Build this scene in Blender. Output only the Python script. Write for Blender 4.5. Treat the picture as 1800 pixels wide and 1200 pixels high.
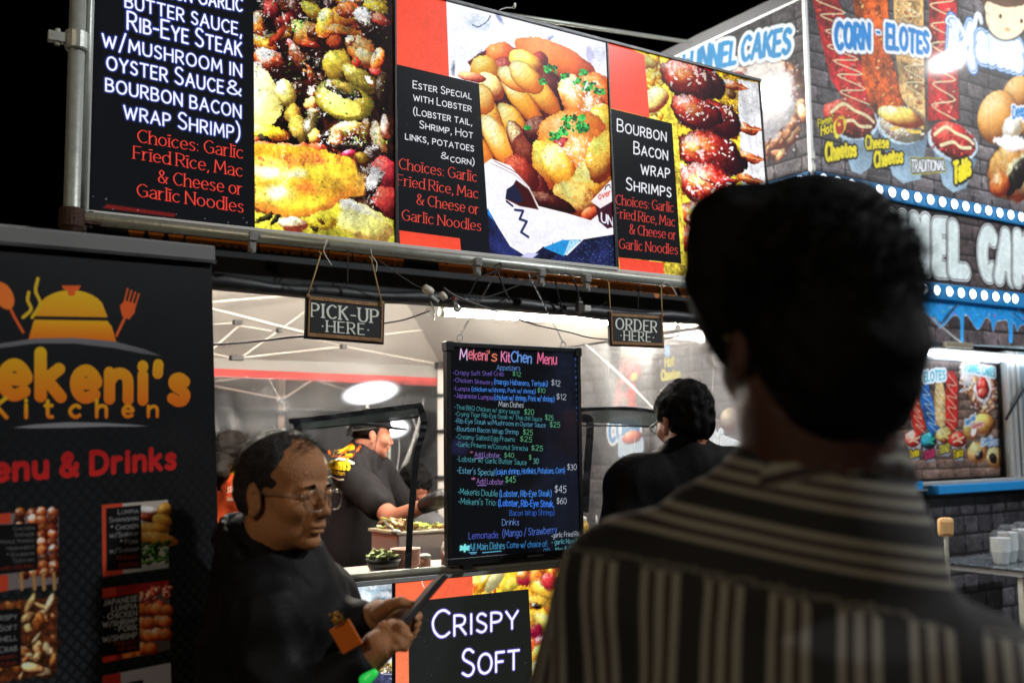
import bpy, bmesh, math, random
import numpy as np
from mathutils import Vector, Matrix
for _o in list(bpy.data.objects): bpy.data.objects.remove(_o)
SC = bpy.context.scene
COL = SC.collection
R_ = math.radians
# ------------------------------------------------------------------ camera
CZ = 1.62; F_ = 1800.0; PITCH = R_(5.6); ROLL = R_(0.7)
cam_data = bpy.data.cameras.new('camera'); cam = bpy.data.objects.new('camera', cam_data); COL.objects.link(cam)
cam_data.lens = 36.0; cam_data.sensor_width = 36.0; cam_data.clip_start = 0.05; cam_data.clip_end = 500
_r0 = np.array([1., 0, 0]); FW = np.array([0, math.cos(PITCH), math.sin(PITCH)]); _u0 = np.cross(_r0, FW)
RT = _r0*math.cos(ROLL)-_u0*math.sin(ROLL); UP = _u0*math.cos(ROLL)+_r0*math.sin(ROLL)
CAMP = np.array([0, 0, CZ])
M = Matrix(((RT[0], UP[0], -FW[0], 0), (RT[1], UP[1], -FW[1], 0), (RT[2], UP[2], -FW[2], CZ), (0, 0, 0, 1)))
cam.matrix_world = M
cam_data.dof.use_dof = True; cam_data.dof.focus_distance = 3.1; cam_data.dof.aperture_fstop = 2.9
SC.camera = cam
# ------------------------------------------------------------------ night sky
world = bpy.data.worlds.new('World'); SC.world = world; world.use_nodes = True
_nt = world.node_tree; _nt.nodes.clear()
_sky = _nt.nodes.new('ShaderNodeTexSky'); _sky.sky_type = 'NISHITA'; _sky.sun_disc = False
_sky.sun_elevation = R_(-9); _sky.sun_rotation = R_(60)
_bg = _nt.nodes.new('ShaderNodeBackground'); _bg.inputs[1].default_value = 0.02
_wo = _nt.nodes.new('ShaderNodeOutputWorld')
_nt.links.new(_sky.outputs[0], _bg.inputs[0]); _nt.links.new(_bg.outputs[0], _wo.inputs[0])
SC.view_settings.view_transform = 'Standard'; SC.view_settings.look = 'None'
SC.view_settings.exposure = 0; SC.view_settings.gamma = 1; SC.view_settings.use_curve_mapping = False
SC.cycles.max_bounces = 8; SC.cycles.transparent_max_bounces = 16; SC.cycles.diffuse_bounces = 3
SC.cycles.sample_clamp_indirect = 4.0
# ------------------------------------------------------------------ frames of reference
# the stall front runs along D_, M_ points away from the viewer into the stall; s, q, z are metres along them
AZ = R_(56.6)
D_ = np.array([math.sin(AZ), math.cos(AZ), 0.0]); M_ = np.array([-math.cos(AZ), math.sin(AZ), 0.0]); Z_ = np.array([0, 0, 1.0])
def W(s, q, z): return D_*s+M_*q+Z_*z
def ray(x, y): return FW+RT*((x-900)/F_)-UP*((y-600)/F_)
def at(x, y, dep): return CAMP+ray(x, y)*dep                       # a surveyed direction at a depth
def onq(x, y, q):                                                  # where it meets the plane q
    v = ray(x, y); return CAMP+v*(q/(v@M_))
def ons(x, y, s):
    v = ray(x, y); return CAMP+v*(s/(v@D_))
def sz(x, y, q):
    p = onq(x, y, q); return float(p@D_), float(p[2])
def project(P):
    v = np.asarray(P)-CAMP; dd = v@FW
    return 900+F_*(v@RT)/dd, 600-F_*(v@UP)/dd
# ------------------------------------------------------------------ scene helpers
def tag(o, label=None, cat=None, group=None, kind=None):
    for k, v in (('label', label), ('category', cat), ('group', group), ('kind', kind)):
        if v: o[k] = v
    return o
def thing(name, loc, label, cat, group=None):
    o = bpy.data.objects.new(name, None); COL.objects.link(o); o.location = Vector(tuple(loc)); o.empty_display_size = .1
    return tag(o, label, cat, group)
def worldloc(o):
    v = np.zeros(3)
    while o is not None: v = v+np.array(o.location[:]); o = o.parent
    return v
class MB:
    def __init__(s): s.v = []; s.f = []; s.mi = []
    def add(s, V, F, mi=0):
        n = len(s.v); s.v.extend([tuple(map(float, p)) for p in V]); s.f.extend([tuple(i+n for i in f) for f in F]); s.mi.extend([mi]*len(F)); return s
    def hexa(s, P, mi=0):   # 8 points, bottom ring 0-3, top ring 4-7
        return s.add(P, [(3, 2, 1, 0), (4, 5, 6, 7), (0, 1, 5, 4), (1, 2, 6, 5), (2, 3, 7, 6), (3, 0, 4, 7)], mi)
    def box(s, s0, s1, q0, q1, z0, z1, mi=0):                     # in stall coordinates
        return s.hexa([W(s0, q0, z0), W(s1, q0, z0), W(s1, q1, z0), W(s0, q1, z0), W(s0, q0, z1), W(s1, q0, z1), W(s1, q1, z1), W(s0, q1, z1)], mi)
    def obox(s, c, ax, ay, az, mi=0):                             # centre and three half vectors
        c, ax, ay, az = map(np.asarray, (c, ax, ay, az))
        return s.hexa([c-ax-ay-az, c+ax-ay-az, c+ax+ay-az, c-ax+ay-az, c-ax-ay+az, c+ax-ay+az, c+ax+ay+az, c-ax+ay+az], mi)
    def bar(s, a, b, w, h, up=(0, 0, 1), mi=0):
        a = np.asarray(a, float); b = np.asarray(b, float); t = b-a; L = np.linalg.norm(t); t = t/L
        u = np.cross(t, up); u = u/np.linalg.norm(u); v = np.cross(u, t)
        return s.obox((a+b)/2, t*L/2, u*w/2, v*h/2, mi)
    def tube(s, pts, r, n=10, caps=True, mi=0):
        P = [np.asarray(p, float) for p in pts]; k = len(P); rr = r if hasattr(r, '__len__') else [r]*k
        prev = None; V = []; Fc = []
        for i in range(k):
            t = P[min(i+1, k-1)]-P[max(i-1, 0)]; t = t/(np.linalg.norm(t)+1e-12)
            if prev is None:
                a = np.array([0, 0, 1.]) if abs(t[2]) < .9 else np.array([1., 0, 0]); u = np.cross(t, a)
            else: u = prev-t*(prev@t)
            u = u/(np.linalg.norm(u)+1e-12); prev = u; v = np.cross(t, u)
            for j in range(n):
                a = 2*math.pi*j/n; V.append(P[i]+(u*math.cos(a)+v*math.sin(a))*rr[i])
        for i in range(k-1):
            for j in range(n):
                a = i*n+j; b = i*n+(j+1) % n; Fc.append((a, b, b+n, a+n))
        if caps: Fc.append(tuple(range(n))[::-1]); Fc.append(tuple((k-1)*n+j for j in range(n)))
        return s.add(V, Fc, mi)
    def lathe(s, c, prof, n=20, ax=(0, 0, 1), mi=0):               # prof: (radius, height) pairs
        ax = np.asarray(ax, float); ax /= np.linalg.norm(ax); a0 = np.array([1., 0, 0]) if abs(ax[0]) < .9 else np.array([0, 1., 0])
        u = np.cross(ax, a0); u /= np.linalg.norm(u); v = np.cross(ax, u); V = []; Fc = []; c = np.asarray(c, float)
        for (r, h) in prof:
            for j in range(n):
                a = 2*math.pi*j/n; V.append(c+ax*h+(u*math.cos(a)+v*math.sin(a))*r)
        for i in range(len(prof)-1):
            for j in range(n):
                a = i*n+j; b = i*n+(j+1) % n; Fc.append((a, b, b+n, a+n))
        Fc.append(tuple(range(n))[::-1]); Fc.append(tuple((len(prof)-1)*n+j for j in range(n)))
        return s.add(V, Fc, mi)
    def build(s, name, mat, parent=None, smooth=False, bevel=0, origin=None):
        me = bpy.data.meshes.new(name); V = np.array(s.v)
        if parent is not None: org = worldloc(parent); loc = np.zeros(3)
        else:
            org = np.array([V[:, 0].mean(), V[:, 1].mean(), V[:, 2].min()]) if origin is None else np.asarray(origin, float); loc = org
        me.from_pydata([tuple(p) for p in (V-org)], [], s.f)
        for m in (mat if isinstance(mat, (list, tuple)) else [mat]): me.materials.append(m)
        if any(s.mi): me.polygons.foreach_set('material_index', s.mi)
        if smooth: me.polygons.foreach_set('use_smooth', [len(f) <= 4 for f in s.f])
        me.update(); o = bpy.data.objects.new(name, me); COL.objects.link(o); o.location = Vector(tuple(loc))
        if parent is not None: o.parent = parent
        if bevel:
            b = o.modifiers.new('bevel', 'BEVEL'); b.width = bevel; b.segments = 2; b.limit_method = 'ANGLE'
        return o
def copy_tree(o, delta=(0, 0, 0), parent=None):
    c = o.copy(); COL.objects.link(c)
    if parent is not None: c.parent = parent
    c.location = Vector(c.location)+Vector(tuple(delta))
    for ch in list(o.children): 
        k = copy_tree(ch, (0, 0, 0), c)
    return c
# ------------------------------------------------------------------ materials
_mc = {}
def lin(c):
    c = np.asarray(c, float)/255.0
    return np.where(c <= .04045, c/12.92, ((c+.055)/1.055)**2.4)
def mat(name, rgb, rough=.6, metal=0, var=.15, scale=8.0, bump=0.0, bscale=60.0, emis=None, es=0, spec=.5, trans=0, alpha=1, sheen=0, sss=0):
    if name in _mc: return _mc[name]
    m = bpy.data.materials.new(name); m.use_nodes = True; nt = m.node_tree; b = nt.nodes['Principled BSDF']
    co = nt.nodes.new('ShaderNodeTexCoord'); no = nt.nodes.new('ShaderNodeTexNoise'); no.inputs['Scale'].default_value = scale; no.inputs['Detail'].default_value = 6
    nt.links.new(co.outputs['Object'], no.inputs['Vector'])
    mx = nt.nodes.new('ShaderNodeMix'); mx.data_type = 'RGBA'
    c = lin(rgb) if max(rgb) > 1 else np.array(rgb)
    mx.inputs[6].default_value = (*(c*(1-var)), 1); mx.inputs[7].default_value = (*np.minimum(c*(1+var), 1), 1)
    nt.links.new(no.outputs[0], mx.inputs[0]); nt.links.new(mx.outputs[2], b.inputs['Base Color'])
    b.inputs['Roughness'].default_value = rough; b.inputs['Metallic'].default_value = metal; b.inputs['Specular IOR Level'].default_value = spec
    mr = nt.nodes.new('ShaderNodeMapRange'); mr.inputs[3].default_value = max(rough-.12, .02); mr.inputs[4].default_value = min(rough+.12, 1)
    nt.links.new(no.outputs[0], mr.inputs[0]); nt.links.new(mr.outputs[0], b.inputs['Roughness'])
    if bump:
        n2 = nt.nodes.new('ShaderNodeTexNoise'); n2.inputs['Scale'].default_value = bscale; n2.inputs['Detail'].default_value = 5
        nt.links.new(co.outputs['Object'], n2.inputs['Vector'])
        bp = nt.nodes.new('ShaderNodeBump'); bp.inputs['Strength'].default_value = bump; bp.inputs['Distance'].default_value = .01
        nt.links.new(n2.outputs[0], bp.inputs['Height']); nt.links.new(bp.outputs[0], b.inputs['Normal'])
    if emis is not None:
        b.inputs['Emission Color'].default_value = (*lin(emis), 1); b.inputs['Emission Strength'].default_value = es
    if trans: b.inputs['Transmission Weight'].default_value = trans
    if alpha < 1: b.inputs['Alpha'].default_value = alpha
    if sheen: b.inputs['Sheen Weight'].default_value = sheen
    if sss: b.inputs['Subsurface Weight'].default_value = sss; b.inputs['Subsurface Radius'].default_value = (.01, .004, .002)
    _mc[name] = m; return m
ALU = mat('brushed_aluminium', (176, 178, 176), .42, .45, .08, 30)
GALV = mat('galvanised_steel', (178, 182, 172), .42, .45, .18, 45, .08, 120)
RUST = mat('rusty_steel', (70, 48, 38), .7, .5, .4, 60, .5, 150)
BLKPL = mat('black_plastic', (16, 16, 17), .4, 0, .3, 40)
BLKTAPE = mat('black_tape', (15, 16, 18), .5, 0, .25, 25, .25, 40, spec=.3)
WHITEPL = mat('white_plastic', (205, 205, 200), .4, 0, .08, 20)
WIRE = mat('black_cable', (18, 17, 16), .5, 0, .3, 30)
WHTIE = mat('white_zip_tie', (215, 215, 210), .35, 0, .05)
# ------------------------------------------------------------------ single-line lettering, drawn with a round or a flat nib
_G = {
'A': '8|0,0 4,10 8,0|1.4,3.4 6.6,3.4', 'B': '6.4|0,0 0,10|~0,10 3,10 5.2,9.2 5.6,7.6 4.6,5.8 2.5,5.3 0,5.3|~2.5,5.3 5,4.9 6.4,2.8 5.4,.7 3,0 0,0',
'C': '7|~7,8.7 5,9.9 2.6,9.4 .6,7.2 .1,5 .8,2.4 2.8,.3 5,.1 7,1.3', 'D': '7.3|0,0 0,10|~0,10 3,10 6,8.6 7.3,5 6,1.4 3,0 0,0',
'E': '5.4|5.4,10 0,10 0,0 5.4,0|0,5.2 4.5,5.2', 'F': '5.2|5.2,10 0,10 0,0|0,5 4.3,5', 'G': '7.5|~7.2,8.7 5,9.9 2.6,9.4 .6,7.2 .1,5 .8,2.4 2.8,.3 5,.1 7.4,1.2|7.4,1.2 7.4,4.8 4.8,4.8',
'H': '7|0,0 0,10|7,0 7,10|0,5.2 7,5.2', 'I': '0.6|.3,0 .3,10', 'J': '4|~3.6,10 3.6,3 3,.6 1.4,0 0,.8', 'K': '6.4|0,0 0,10|6,10 0,4.6|1.8,6 6.5,0', 'L': '5|0,10 0,0 5,0',
'M': '9|0,0 .8,10 4.5,2.5 8.2,10 9,0', 'N': '7.2|0,0 0,10 7.2,0 7.2,10', 'O': '8.4|~4.2,10 1.2,8.6 0,5 1.2,1.4 4.2,0 7.2,1.4 8.4,5 7.2,8.6 4.2,10',
'P': '6|0,0 0,10|~0,10 3,10 5.4,9.2 6,7.4 5.2,5.5 3,4.7 0,4.7', 'Q': '8.4|~4.2,10 1.2,8.6 0,5 1.2,1.4 4.2,0 7.2,1.4 8.4,5 7.2,8.6 4.2,10|5,2.6 8.4,-1.4',
'R': '6.4|0,0 0,10|~0,10 3,10 5.4,9.2 6,7.4 5.2,5.5 3,4.7 0,4.7|2.8,4.7 6.4,0', 'S': '5.6|~5.2,8.8 3.6,9.9 1.6,9.7 .4,8 .8,6.4 2.8,5.2 4.8,4 5.5,2.4 4.6,.6 2.6,0 .2,1.2',
'T': '7|0,10 7,10|3.5,10 3.5,0', 'U': '7|~0,10 0,6 0,3.4 1,.8 3.5,0 6,.8 7,3.4 7,6 7,10', 'V': '7.6|0,10 3.8,0 7.6,10', 'W': '11|0,10 2.8,0 5.5,8.5 8.2,0 11,10', 'X': '7|0,0 7,10|0,10 7,0', 'Y': '7|0,10 3.5,4.8 7,10|3.5,4.8 3.5,0', 'Z': '6.4|0,10 6.4,10 0,0 6.4,0',
'a': '5|~.4,5.8 2.4,6.8 4.4,6 4.8,4 4.8,0|~4.8,3.9 2.4,3.7 .4,2.6 .3,1 1.8,0 3.6,.5 4.8,1.8', 'b': '5.6|0,10 0,0|~0,4.6 1.4,6.4 3.4,6.7 5.2,5.4 5.6,3.3 5,1.2 3.4,0 1.4,.2 0,1.6', 'c': '4.8|~4.8,5.8 3.2,6.7 1.4,6 .1,4.2 .1,2.4 1.4,.5 3.2,0 4.8,1',
'd': '5.6|5.6,10 5.6,0|~5.6,5 4,6.7 2,6.6 .4,5.4 0,3.3 .6,1.2 2,0 4,.3 5.6,1.8', 'e': '5.2|~.2,3.6 5.2,3.6 4.9,5.4 3.4,6.7 1.8,6.5 .4,5 .1,3 .8,1 2.6,0 5,.9', 'f': '3.6|~3.8,9.8 2.4,10 1.3,9 1.2,6.5 1.2,0|0,6.5 3.2,6.5',
'g': '5.4|~5.4,5.6 3.8,6.7 1.8,6.5 .3,5 0,3.4 .6,1.6 2,.5 4,.7 5.4,2.2|~5.4,6.6 5.4,0 4.8,-2.2 3,-3 .6,-2.4', 'h': '5.2|0,10 0,0|~0,4.4 1.6,6.3 3.4,6.7 4.8,5.8 5.1,4 5.1,0', 'i': '.6|.3,6.7 .3,0|.3,8.9 .3,9.2', 'j': '1.6|~1.4,6.7 1.4,-1.4 .8,-2.8 -.6,-3|1.4,8.9 1.4,9.2',
'k': '5|0,10 0,0|4.6,6.6 0,2.9|1.4,4 5,0', 'l': '.6|.3,10 .3,0', 'm': '8.4|0,6.7 0,0|~0,4.6 1.2,6.2 2.8,6.7 4,5.8 4.2,4.4 4.2,0|~4.2,4.6 5.4,6.2 7,6.7 8.2,5.8 8.4,4.4 8.4,0', 'n': '5.2|0,6.7 0,0|~0,4.4 1.6,6.3 3.4,6.7 4.8,5.8 5.1,4 5.1,0',
'o': '5.8|~2.9,6.7 .8,5.6 0,3.35 .8,1.1 2.9,0 5,1.1 5.8,3.35 5,5.6 2.9,6.7', 'p': '5.6|0,6.7 0,-3|~0,4.6 1.4,6.4 3.4,6.7 5.2,5.4 5.6,3.3 5,1.2 3.4,0 1.4,.2 0,1.6', 'q': '5.6|5.6,6.7 5.6,-3|~5.6,5 4,6.7 2,6.6 .4,5.4 0,3.3 .6,1.2 2,0 4,.3 5.6,1.8', 'r': '3.4|0,6.7 0,0|~0,4 1,5.8 2.2,6.6 3.4,6.5',
's': '4.2|~4,5.8 2.6,6.7 .9,6.3 .5,5 1.6,3.9 3,3.2 4.1,2 3.4,.4 1.8,0 .1,.8', 't': '3.4|~1.2,9 1.2,2 1.8,.3 3.4,.2|0,6.5 3.2,6.5', 'u': '5.2|~0,6.7 0,3 .6,.8 2.2,0 4,.5 5.2,2.4|5.2,6.7 5.2,0', 'v': '5.4|0,6.7 2.7,0 5.4,6.7', 'w': '8|0,6.7 2.1,0 4,6 5.9,0 8,6.7', 'x': '5|0,0 5,6.7|0,6.7 5,0', 'y': '5.4|0,6.7 2.9,.2|5.4,6.7 2.2,-2.2 .4,-3', 'z': '4.6|0,6.7 4.6,6.7 0,0 4.6,0',
'0': '6|~3,10 .7,8.4 0,5 .7,1.6 3,0 5.3,1.6 6,5 5.3,8.4 3,10', '1': '2.4|0,8 2,10 2,0', '2': '5.4|~.2,8.2 1.4,9.8 3.6,9.9 5.1,8.3 4.6,6 2.4,3 0,0|0,0 5.4,0', '3': '5.4|~.2,9 2,10 4.4,9.4 4.9,7.4 3.9,5.8 2,5.3|~2,5.3 4.4,4.8 5.4,2.8 4.4,.7 2,0 0,.9',
'4': '5.8|4.4,0 4.4,10 0,3 5.8,3', '5': '5.2|5,10 .8,10 .5,5.8|~.5,5.8 2.6,6.3 4.6,5.4 5.2,3.3 4.3,.9 2.2,0 0,.8', '6': '5.6|~5,9.6 2.6,8.6 .6,5.6 .2,2.8 1.4,.5 3.2,0 5,1 5.6,3 4.6,5 2.8,5.6 .8,4.4', '7': '5|0,10 5,10 1.6,0', '8': '5.6|~2.8,5.3 .8,6.6 .7,8.6 2.8,10 4.9,8.6 4.8,6.6 2.8,5.3 .4,3.8 .1,1.6 2.8,0 5.5,1.6 5.2,3.8 2.8,5.3', '9': '5.6|~5,5.6 3,4.4 1,5 .2,7 1,9.2 3,10 4.9,8.9 5.4,6.6 4.6,2.6 1.6,0',
'$': '5.4|~5,8.2 3.6,9.2 1.6,9 .5,7.6 1,6.2 2.8,5.2 4.7,4.2 5.3,2.8 4.4,1.2 2.6,.7 .2,1.6|2.8,10.8 2.8,-.8', '&': '7.4|~7,0 1.6,6.6 1.3,8.6 2.8,10 4.5,8.6 3.6,6.4 .9,4 .3,1.8 2,.1 4.4,.4 6.6,3 7,4.8', '(': '2.4|~2.4,11 .6,8.2 .1,4.6 .6,1 2.4,-1.8', ')': '2.4|~0,11 1.8,8.2 2.3,4.6 1.8,1 0,-1.8',
',': '.9|.8,.5 .2,-1.6', '.': '.6|.3,0 .3,.3', ':': '.6|.3,.4 .3,.7|.3,5.2 .3,5.5', "'": '.6|.4,10 .2,7.6', '-': '3.2|0,3.8 3.2,3.8', '/': '3.8|0,-1.2 3.8,10.8', '*': '4|2,9.8 2,5.4|.1,8.7 3.9,6.5|3.9,8.7 .1,6.5', '\u2022': '1|.5,4.4 .5,4.9', '!': '.6|.3,10 .3,3|.3,0 .3,.2', '@': '8|~5.6,6 3.6,6.4 2.4,4.6 3,2.8 5,3 5.6,6 5.8,3 7.4,3.2 8,5.4 6.4,9 3,9.2 .4,6.6 .4,2.6 3,0 6,.4'}
def _cr(P, n=5):
    P = np.array(P); m = len(P)
    if m < 3: return P
    closed = np.allclose(P[0], P[-1]); out = []
    for i in range(m-1):
        p0 = P[i-1] if i > 0 else (P[-2] if closed else 2*P[0]-P[1]); p1 = P[i]; p2 = P[i+1]; p3 = P[i+2] if i+2 < m else (P[1] if closed else 2*P[-1]-P[-2])
        for t in np.arange(n)/n: out.append(.5*((2*p1)+(p2-p0)*t+(2*p0-5*p1+4*p2-p3)*t*t+(3*p1-p0-3*p2+p3)*t**3))
    out.append(P[-1]); return np.array(out)
GL = {}
for _k, _v in _G.items():
    _p = _v.split('|'); _st = []
    for _s in _p[1:]:
        _sm = _s[0] == '~'; _pts = [tuple(map(float, a.split(','))) for a in _s.lstrip('~').split()]
        _st.append(_cr(_pts) if _sm else np.array(_pts))
    GL[_k] = (float(_p[0]), _st)
def strokes(txt, gap=2.2, sc=False, serif=False, jit=0, rnd=None, space=3.6, wide=1.0):
    x = 0; out = []
    for ch in txt:
        if ch == ' ': x += space; continue
        k = 1.0; c = ch
        if sc and ch.islower(): c = ch.upper(); k = .76
        if c not in GL: continue
        w, st = GL[c]; dy = (rnd.uniform(-jit, jit) if rnd else 0); kk = 1+(rnd.uniform(-jit, jit)*.09 if rnd else 0)
        for s in st:
            q = s*k*kk; q = q.copy(); q[:, 0] *= wide; q = q+np.array([x, dy]); out.append(q)
            if serif:
                for a, b in ((q[0], q[1]), (q[-1], q[-2])):
                    t = b-a
                    if abs(t[0]) < .25*abs(t[1]) and c not in ".,:'()/\u2022": out.append(np.array([[a[0]-1.0, a[1]], [a[0]+1.0, a[1]]]))
        x += w*k*kk*wide+gap
    return x-gap, out
# ------------------------------------------------------------------ flat prints and screens, painted in the sheet's own coordinates
_rs = np.random.RandomState(7)
def fnoise(n=512, beta=1.7, seed=0, ax=1.0):
    r = np.random.RandomState(seed); fx = np.fft.fftfreq(n)[:, None]; fy = np.fft.fftfreq(n)[None, :]*ax
    f = np.sqrt(fx*fx+fy*fy); f[0, 0] = 1; a = (r.normal(size=(n, n))+1j*r.normal(size=(n, n)))/f**beta; a[0, 0] = 0
    z = np.real(np.fft.ifft2(a)); return (z-z.mean())/z.std()
NZ = [np.tile(fnoise(1024, b_, i_+1).astype(np.float32), (3, 3)) for i_, b_ in enumerate((1.5, 1.1, .8, 2.0))]
class Sheet:
    """A print on a rectangle of the world: origin is its lower left corner, eu and ev unit vectors, w and h metres."""
    def __init__(s, org, eu, ev, w, h, res=700, base=(0, 0, 0)):
        s.o = np.asarray(org, float); s.eu = np.asarray(eu, float); s.ev = np.asarray(ev, float); s.w = w; s.h = h
        s.k = res/max(w, h); s.nx = int(w*s.k); s.ny = int(h*s.k)
        s.c = np.zeros((s.ny, s.nx, 3), np.float32)+np.array(base, np.float32)
        s.n = np.cross(s.eu, s.ev); s.view(0, 0, 1); s.ni = 0
        s.em = None
    def view(s, ox, oy, k): s.ox, s.oy, s.vk = ox, oy, k; return s
    def tx(s, x, y):          # sketch coordinates to texels
        v = ray(s.ox+x/s.vk, s.oy+y/s.vk); t = ((s.o-CAMP)@s.n)/(v@s.n); p = CAMP+v*t-s.o
        return np.array([(p@s.eu)*s.k, (p@s.ev)*s.k])
    def loc(s, x, y): q = s.tx(x, y); return q/s.k
    def _win(s, x0, x1, y0, y1):
        x0 = int(max(0, math.floor(x0))); x1 = int(min(s.nx, math.ceil(x1)+1)); y0 = int(max(0, math.floor(y0))); y1 = int(min(s.ny, math.ceil(y1)+1))
        return (x0, x1, y0, y1) if x1 > x0 and y1 > y0 else None
    def mixin(s, w, m, col):
        x0, x1, y0, y1 = w; m = np.clip(m, 0, 1)[..., None]; s.c[y0:y1, x0:x1] = s.c[y0:y1, x0:x1]*(1-m)+np.asarray(col, np.float32)*m
    def poly(s, pts, col, tex=0, raw=False, grad=None, soft=1.0, a=1.0):
        P = np.array(pts, float) if raw else np.array([s.tx(*p) for p in pts]); w = s._win(P[:, 0].min()-2, P[:, 0].max()+2, P[:, 1].min()-2, P[:, 1].max()+2)
        if not w: return s
        x0, x1, y0, y1 = w; Y, X = np.mgrid[y0:y1, x0:x1].astype(np.float32); ins = np.zeros(X.shape, bool); dist = np.full(X.shape, 1e9, np.float32); n = len(P)
        for i in range(n):
            a_, b = P[i], P[(i+1) % n]; ex, ey = b-a_; wx = X-a_[0]; wy = Y-a_[1]; L = ex*ex+ey*ey+1e-9
            t = np.clip((wx*ex+wy*ey)/L, 0, 1); dist = np.minimum(dist, (wx-ex*t)**2+(wy-ey*t)**2)
            c = ((a_[1] > Y) != (b[1] > Y)) & (X < (b[0]-a_[0])*(Y-a_[1])/((b[1]-a_[1]) if abs(b[1]-a_[1]) > 1e-9 else 1e-9)+a_[0]); ins ^= c
        d = np.sqrt(dist)*np.where(ins, 1, -1); m = np.clip(d/soft+.5, 0, 1)*a
        c = np.zeros(X.shape+(3,), np.float32)+np.array(col, np.float32)
        if grad is not None:
            t = np.clip((Y-y0)/(y1-y0), 0, 1)[..., None]; c = np.array(grad, np.float32)*(1-t)+c*t
        if tex: c = c*(1+tex*s._nz(w, 1))[..., None]
        s.mixin(w, m, c); return s
    def _nz(s, w, i=0, off=None):
        x0, x1, y0, y1 = w
        if off is None: s.ni += 137; off = s.ni
        a = (y0+off*3) % 1024; b = (x0+off*7) % 1024; return NZ[i][a:a+y1-y0, b:b+x1-x0]
    def blob(s, x, y, rx, ry, ang, col, hi=None, lo=None, gloss=.6, tex=.15, edge=.0, rough=.12, soft=2.0, flat=.0, a=1.0, bend=0):
        """a rounded, shaded form in a printed photograph"""
        c0 = s.tx(x, y); ux = s.tx(x+8*math.cos(R_(ang)), y+8*math.sin(R_(ang)))-c0; vx = s.tx(x-8*math.sin(R_(ang)), y+8*math.cos(R_(ang)))-c0
        ux = ux/8*rx; vx = vx/8*ry; e = np.abs(ux)+np.abs(vx)+np.abs(ux)*abs(bend); w = s._win(c0[0]-e[0]*1.15, c0[0]+e[0]*1.15, c0[1]-e[1]*1.15, c0[1]+e[1]*1.15)
        if not w: return s
        x0, x1, y0, y1 = w; Y, X = np.mgrid[y0:y1, x0:x1].astype(np.float32); iv = np.linalg.inv(np.array([[ux[0], vx[0]], [ux[1], vx[1]]]))
        A = iv[0, 0]*(X-c0[0])+iv[0, 1]*(Y-c0[1]); B = iv[1, 0]*(X-c0[0])+iv[1, 1]*(Y-c0[1]); B = B-bend*A*A
        n1 = s._nz(w, 0); n2 = s._nz(w, 1); A = A+rough*n1*.35; B = B+rough*n2*.25
        r2 = A*A+B*B; sz_ = min(np.linalg.norm(ux), np.linalg.norm(vx)); m = np.clip((1-np.sqrt(r2))*sz_/soft+.5, 0, 1)*a
        nz = np.sqrt(np.clip(1-r2, 0, 1)); nx = A*math.cos(R_(ang))-B*math.sin(R_(ang)); ny = A*math.sin(R_(ang))+B*math.cos(R_(ang))
        L = np.clip(-.42*nx-.6*ny+.68*nz+.25*n2*rough*2, 0, 1.3); col = np.array(col, np.float32); lo = col*np.array([.5, .2, .14], np.float32) if lo is None else np.array(lo, np.float32); hi = np.minimum(col*1.25+np.array([50, 48, 20], np.float32), 255) if hi is None else np.array(hi, np.float32)
        L = L*(1-flat)+.75*flat; t = np.clip(L, 0, 1)[..., None]; c = np.where(t < .6, lo+(col-lo)*(t/.6), col+(hi-col)*((t-.6)/.4)); c = c*(1+tex*n1*.6+tex*s._nz(w, 2)*.4)[..., None]
        if edge: c = c*(1-edge*np.clip((np.sqrt(r2)-.8)*5, 0, 1))[..., None]
        if gloss:
            g = np.clip(L-.86+.13*s._nz(w, 2)+.05*n1, 0, 1)*6*gloss; g = np.clip(g, 0, 1)[..., None]; c = c*(1-g)+255*g
        s.mixin(w, m, c); return s
    def line(s, pts, wd, col, raw=False, soft=1.0, a=1.0, nib=1.0, smooth=True):
        P = np.array(pts, float) if raw else np.array([s.tx(*p) for p in pts])
        if smooth and len(P) > 2: P = _cr(P)
        return s.strokes([P], wd if raw else wd/s.vk*s.pxk(pts[0]), [(0, col, a)], nib)
    def pxk(s, p):            # texels per sketch pixel at a point
        a = s.tx(p[0], p[1]); b = s.tx(p[0], p[1]+10*s.vk); return float(np.linalg.norm(b-a))/10
    def strokes(s, S, wd, layers, nib=1.0, clip=None):
        """S: polylines in texels; wd: stroke width; layers: (extra half width, colour, alpha[, softness]) from the outermost in"""
        allp = np.vstack(S); ex = max([l[0] for l in layers]+[0])+wd+3; w = s._win(allp[:, 0].min()-ex, allp[:, 0].max()+ex, allp[:, 1].min()-ex, allp[:, 1].max()+ex)
        if not w: return s
        x0, x1, y0, y1 = w; D = np.full((y1-y0, x1-x0), 1e9, np.float32)
        for P in S:
            for i in range(len(P)-1):
                a, b = P[i], P[i+1]; v = s._win(min(a[0], b[0])-ex, max(a[0], b[0])+ex, min(a[1], b[1])-ex, max(a[1], b[1])+ex)
                if not v: continue
                vx0, vx1, vy0, vy1 = max(v[0], x0), min(v[1], x1), max(v[2], y0), min(v[3], y1)
                if vx1 <= vx0 or vy1 <= vy0: continue
                X = np.arange(vx0, vx1, dtype=np.float32)[None, :]-a[0]; Y = (np.arange(vy0, vy1, dtype=np.float32)[:, None]-a[1])*nib
                bx = b[0]-a[0]; by = (b[1]-a[1])*nib; L = bx*bx+by*by+1e-9; t = np.clip((X*bx+Y*by)/L, 0, 1); d = np.sqrt((X-bx*t)**2+(Y-by*t)**2)
                sub = D[vy0-y0:vy1-y0, vx0-x0:vx1-x0]; np.minimum(sub, d, out=sub)
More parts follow.
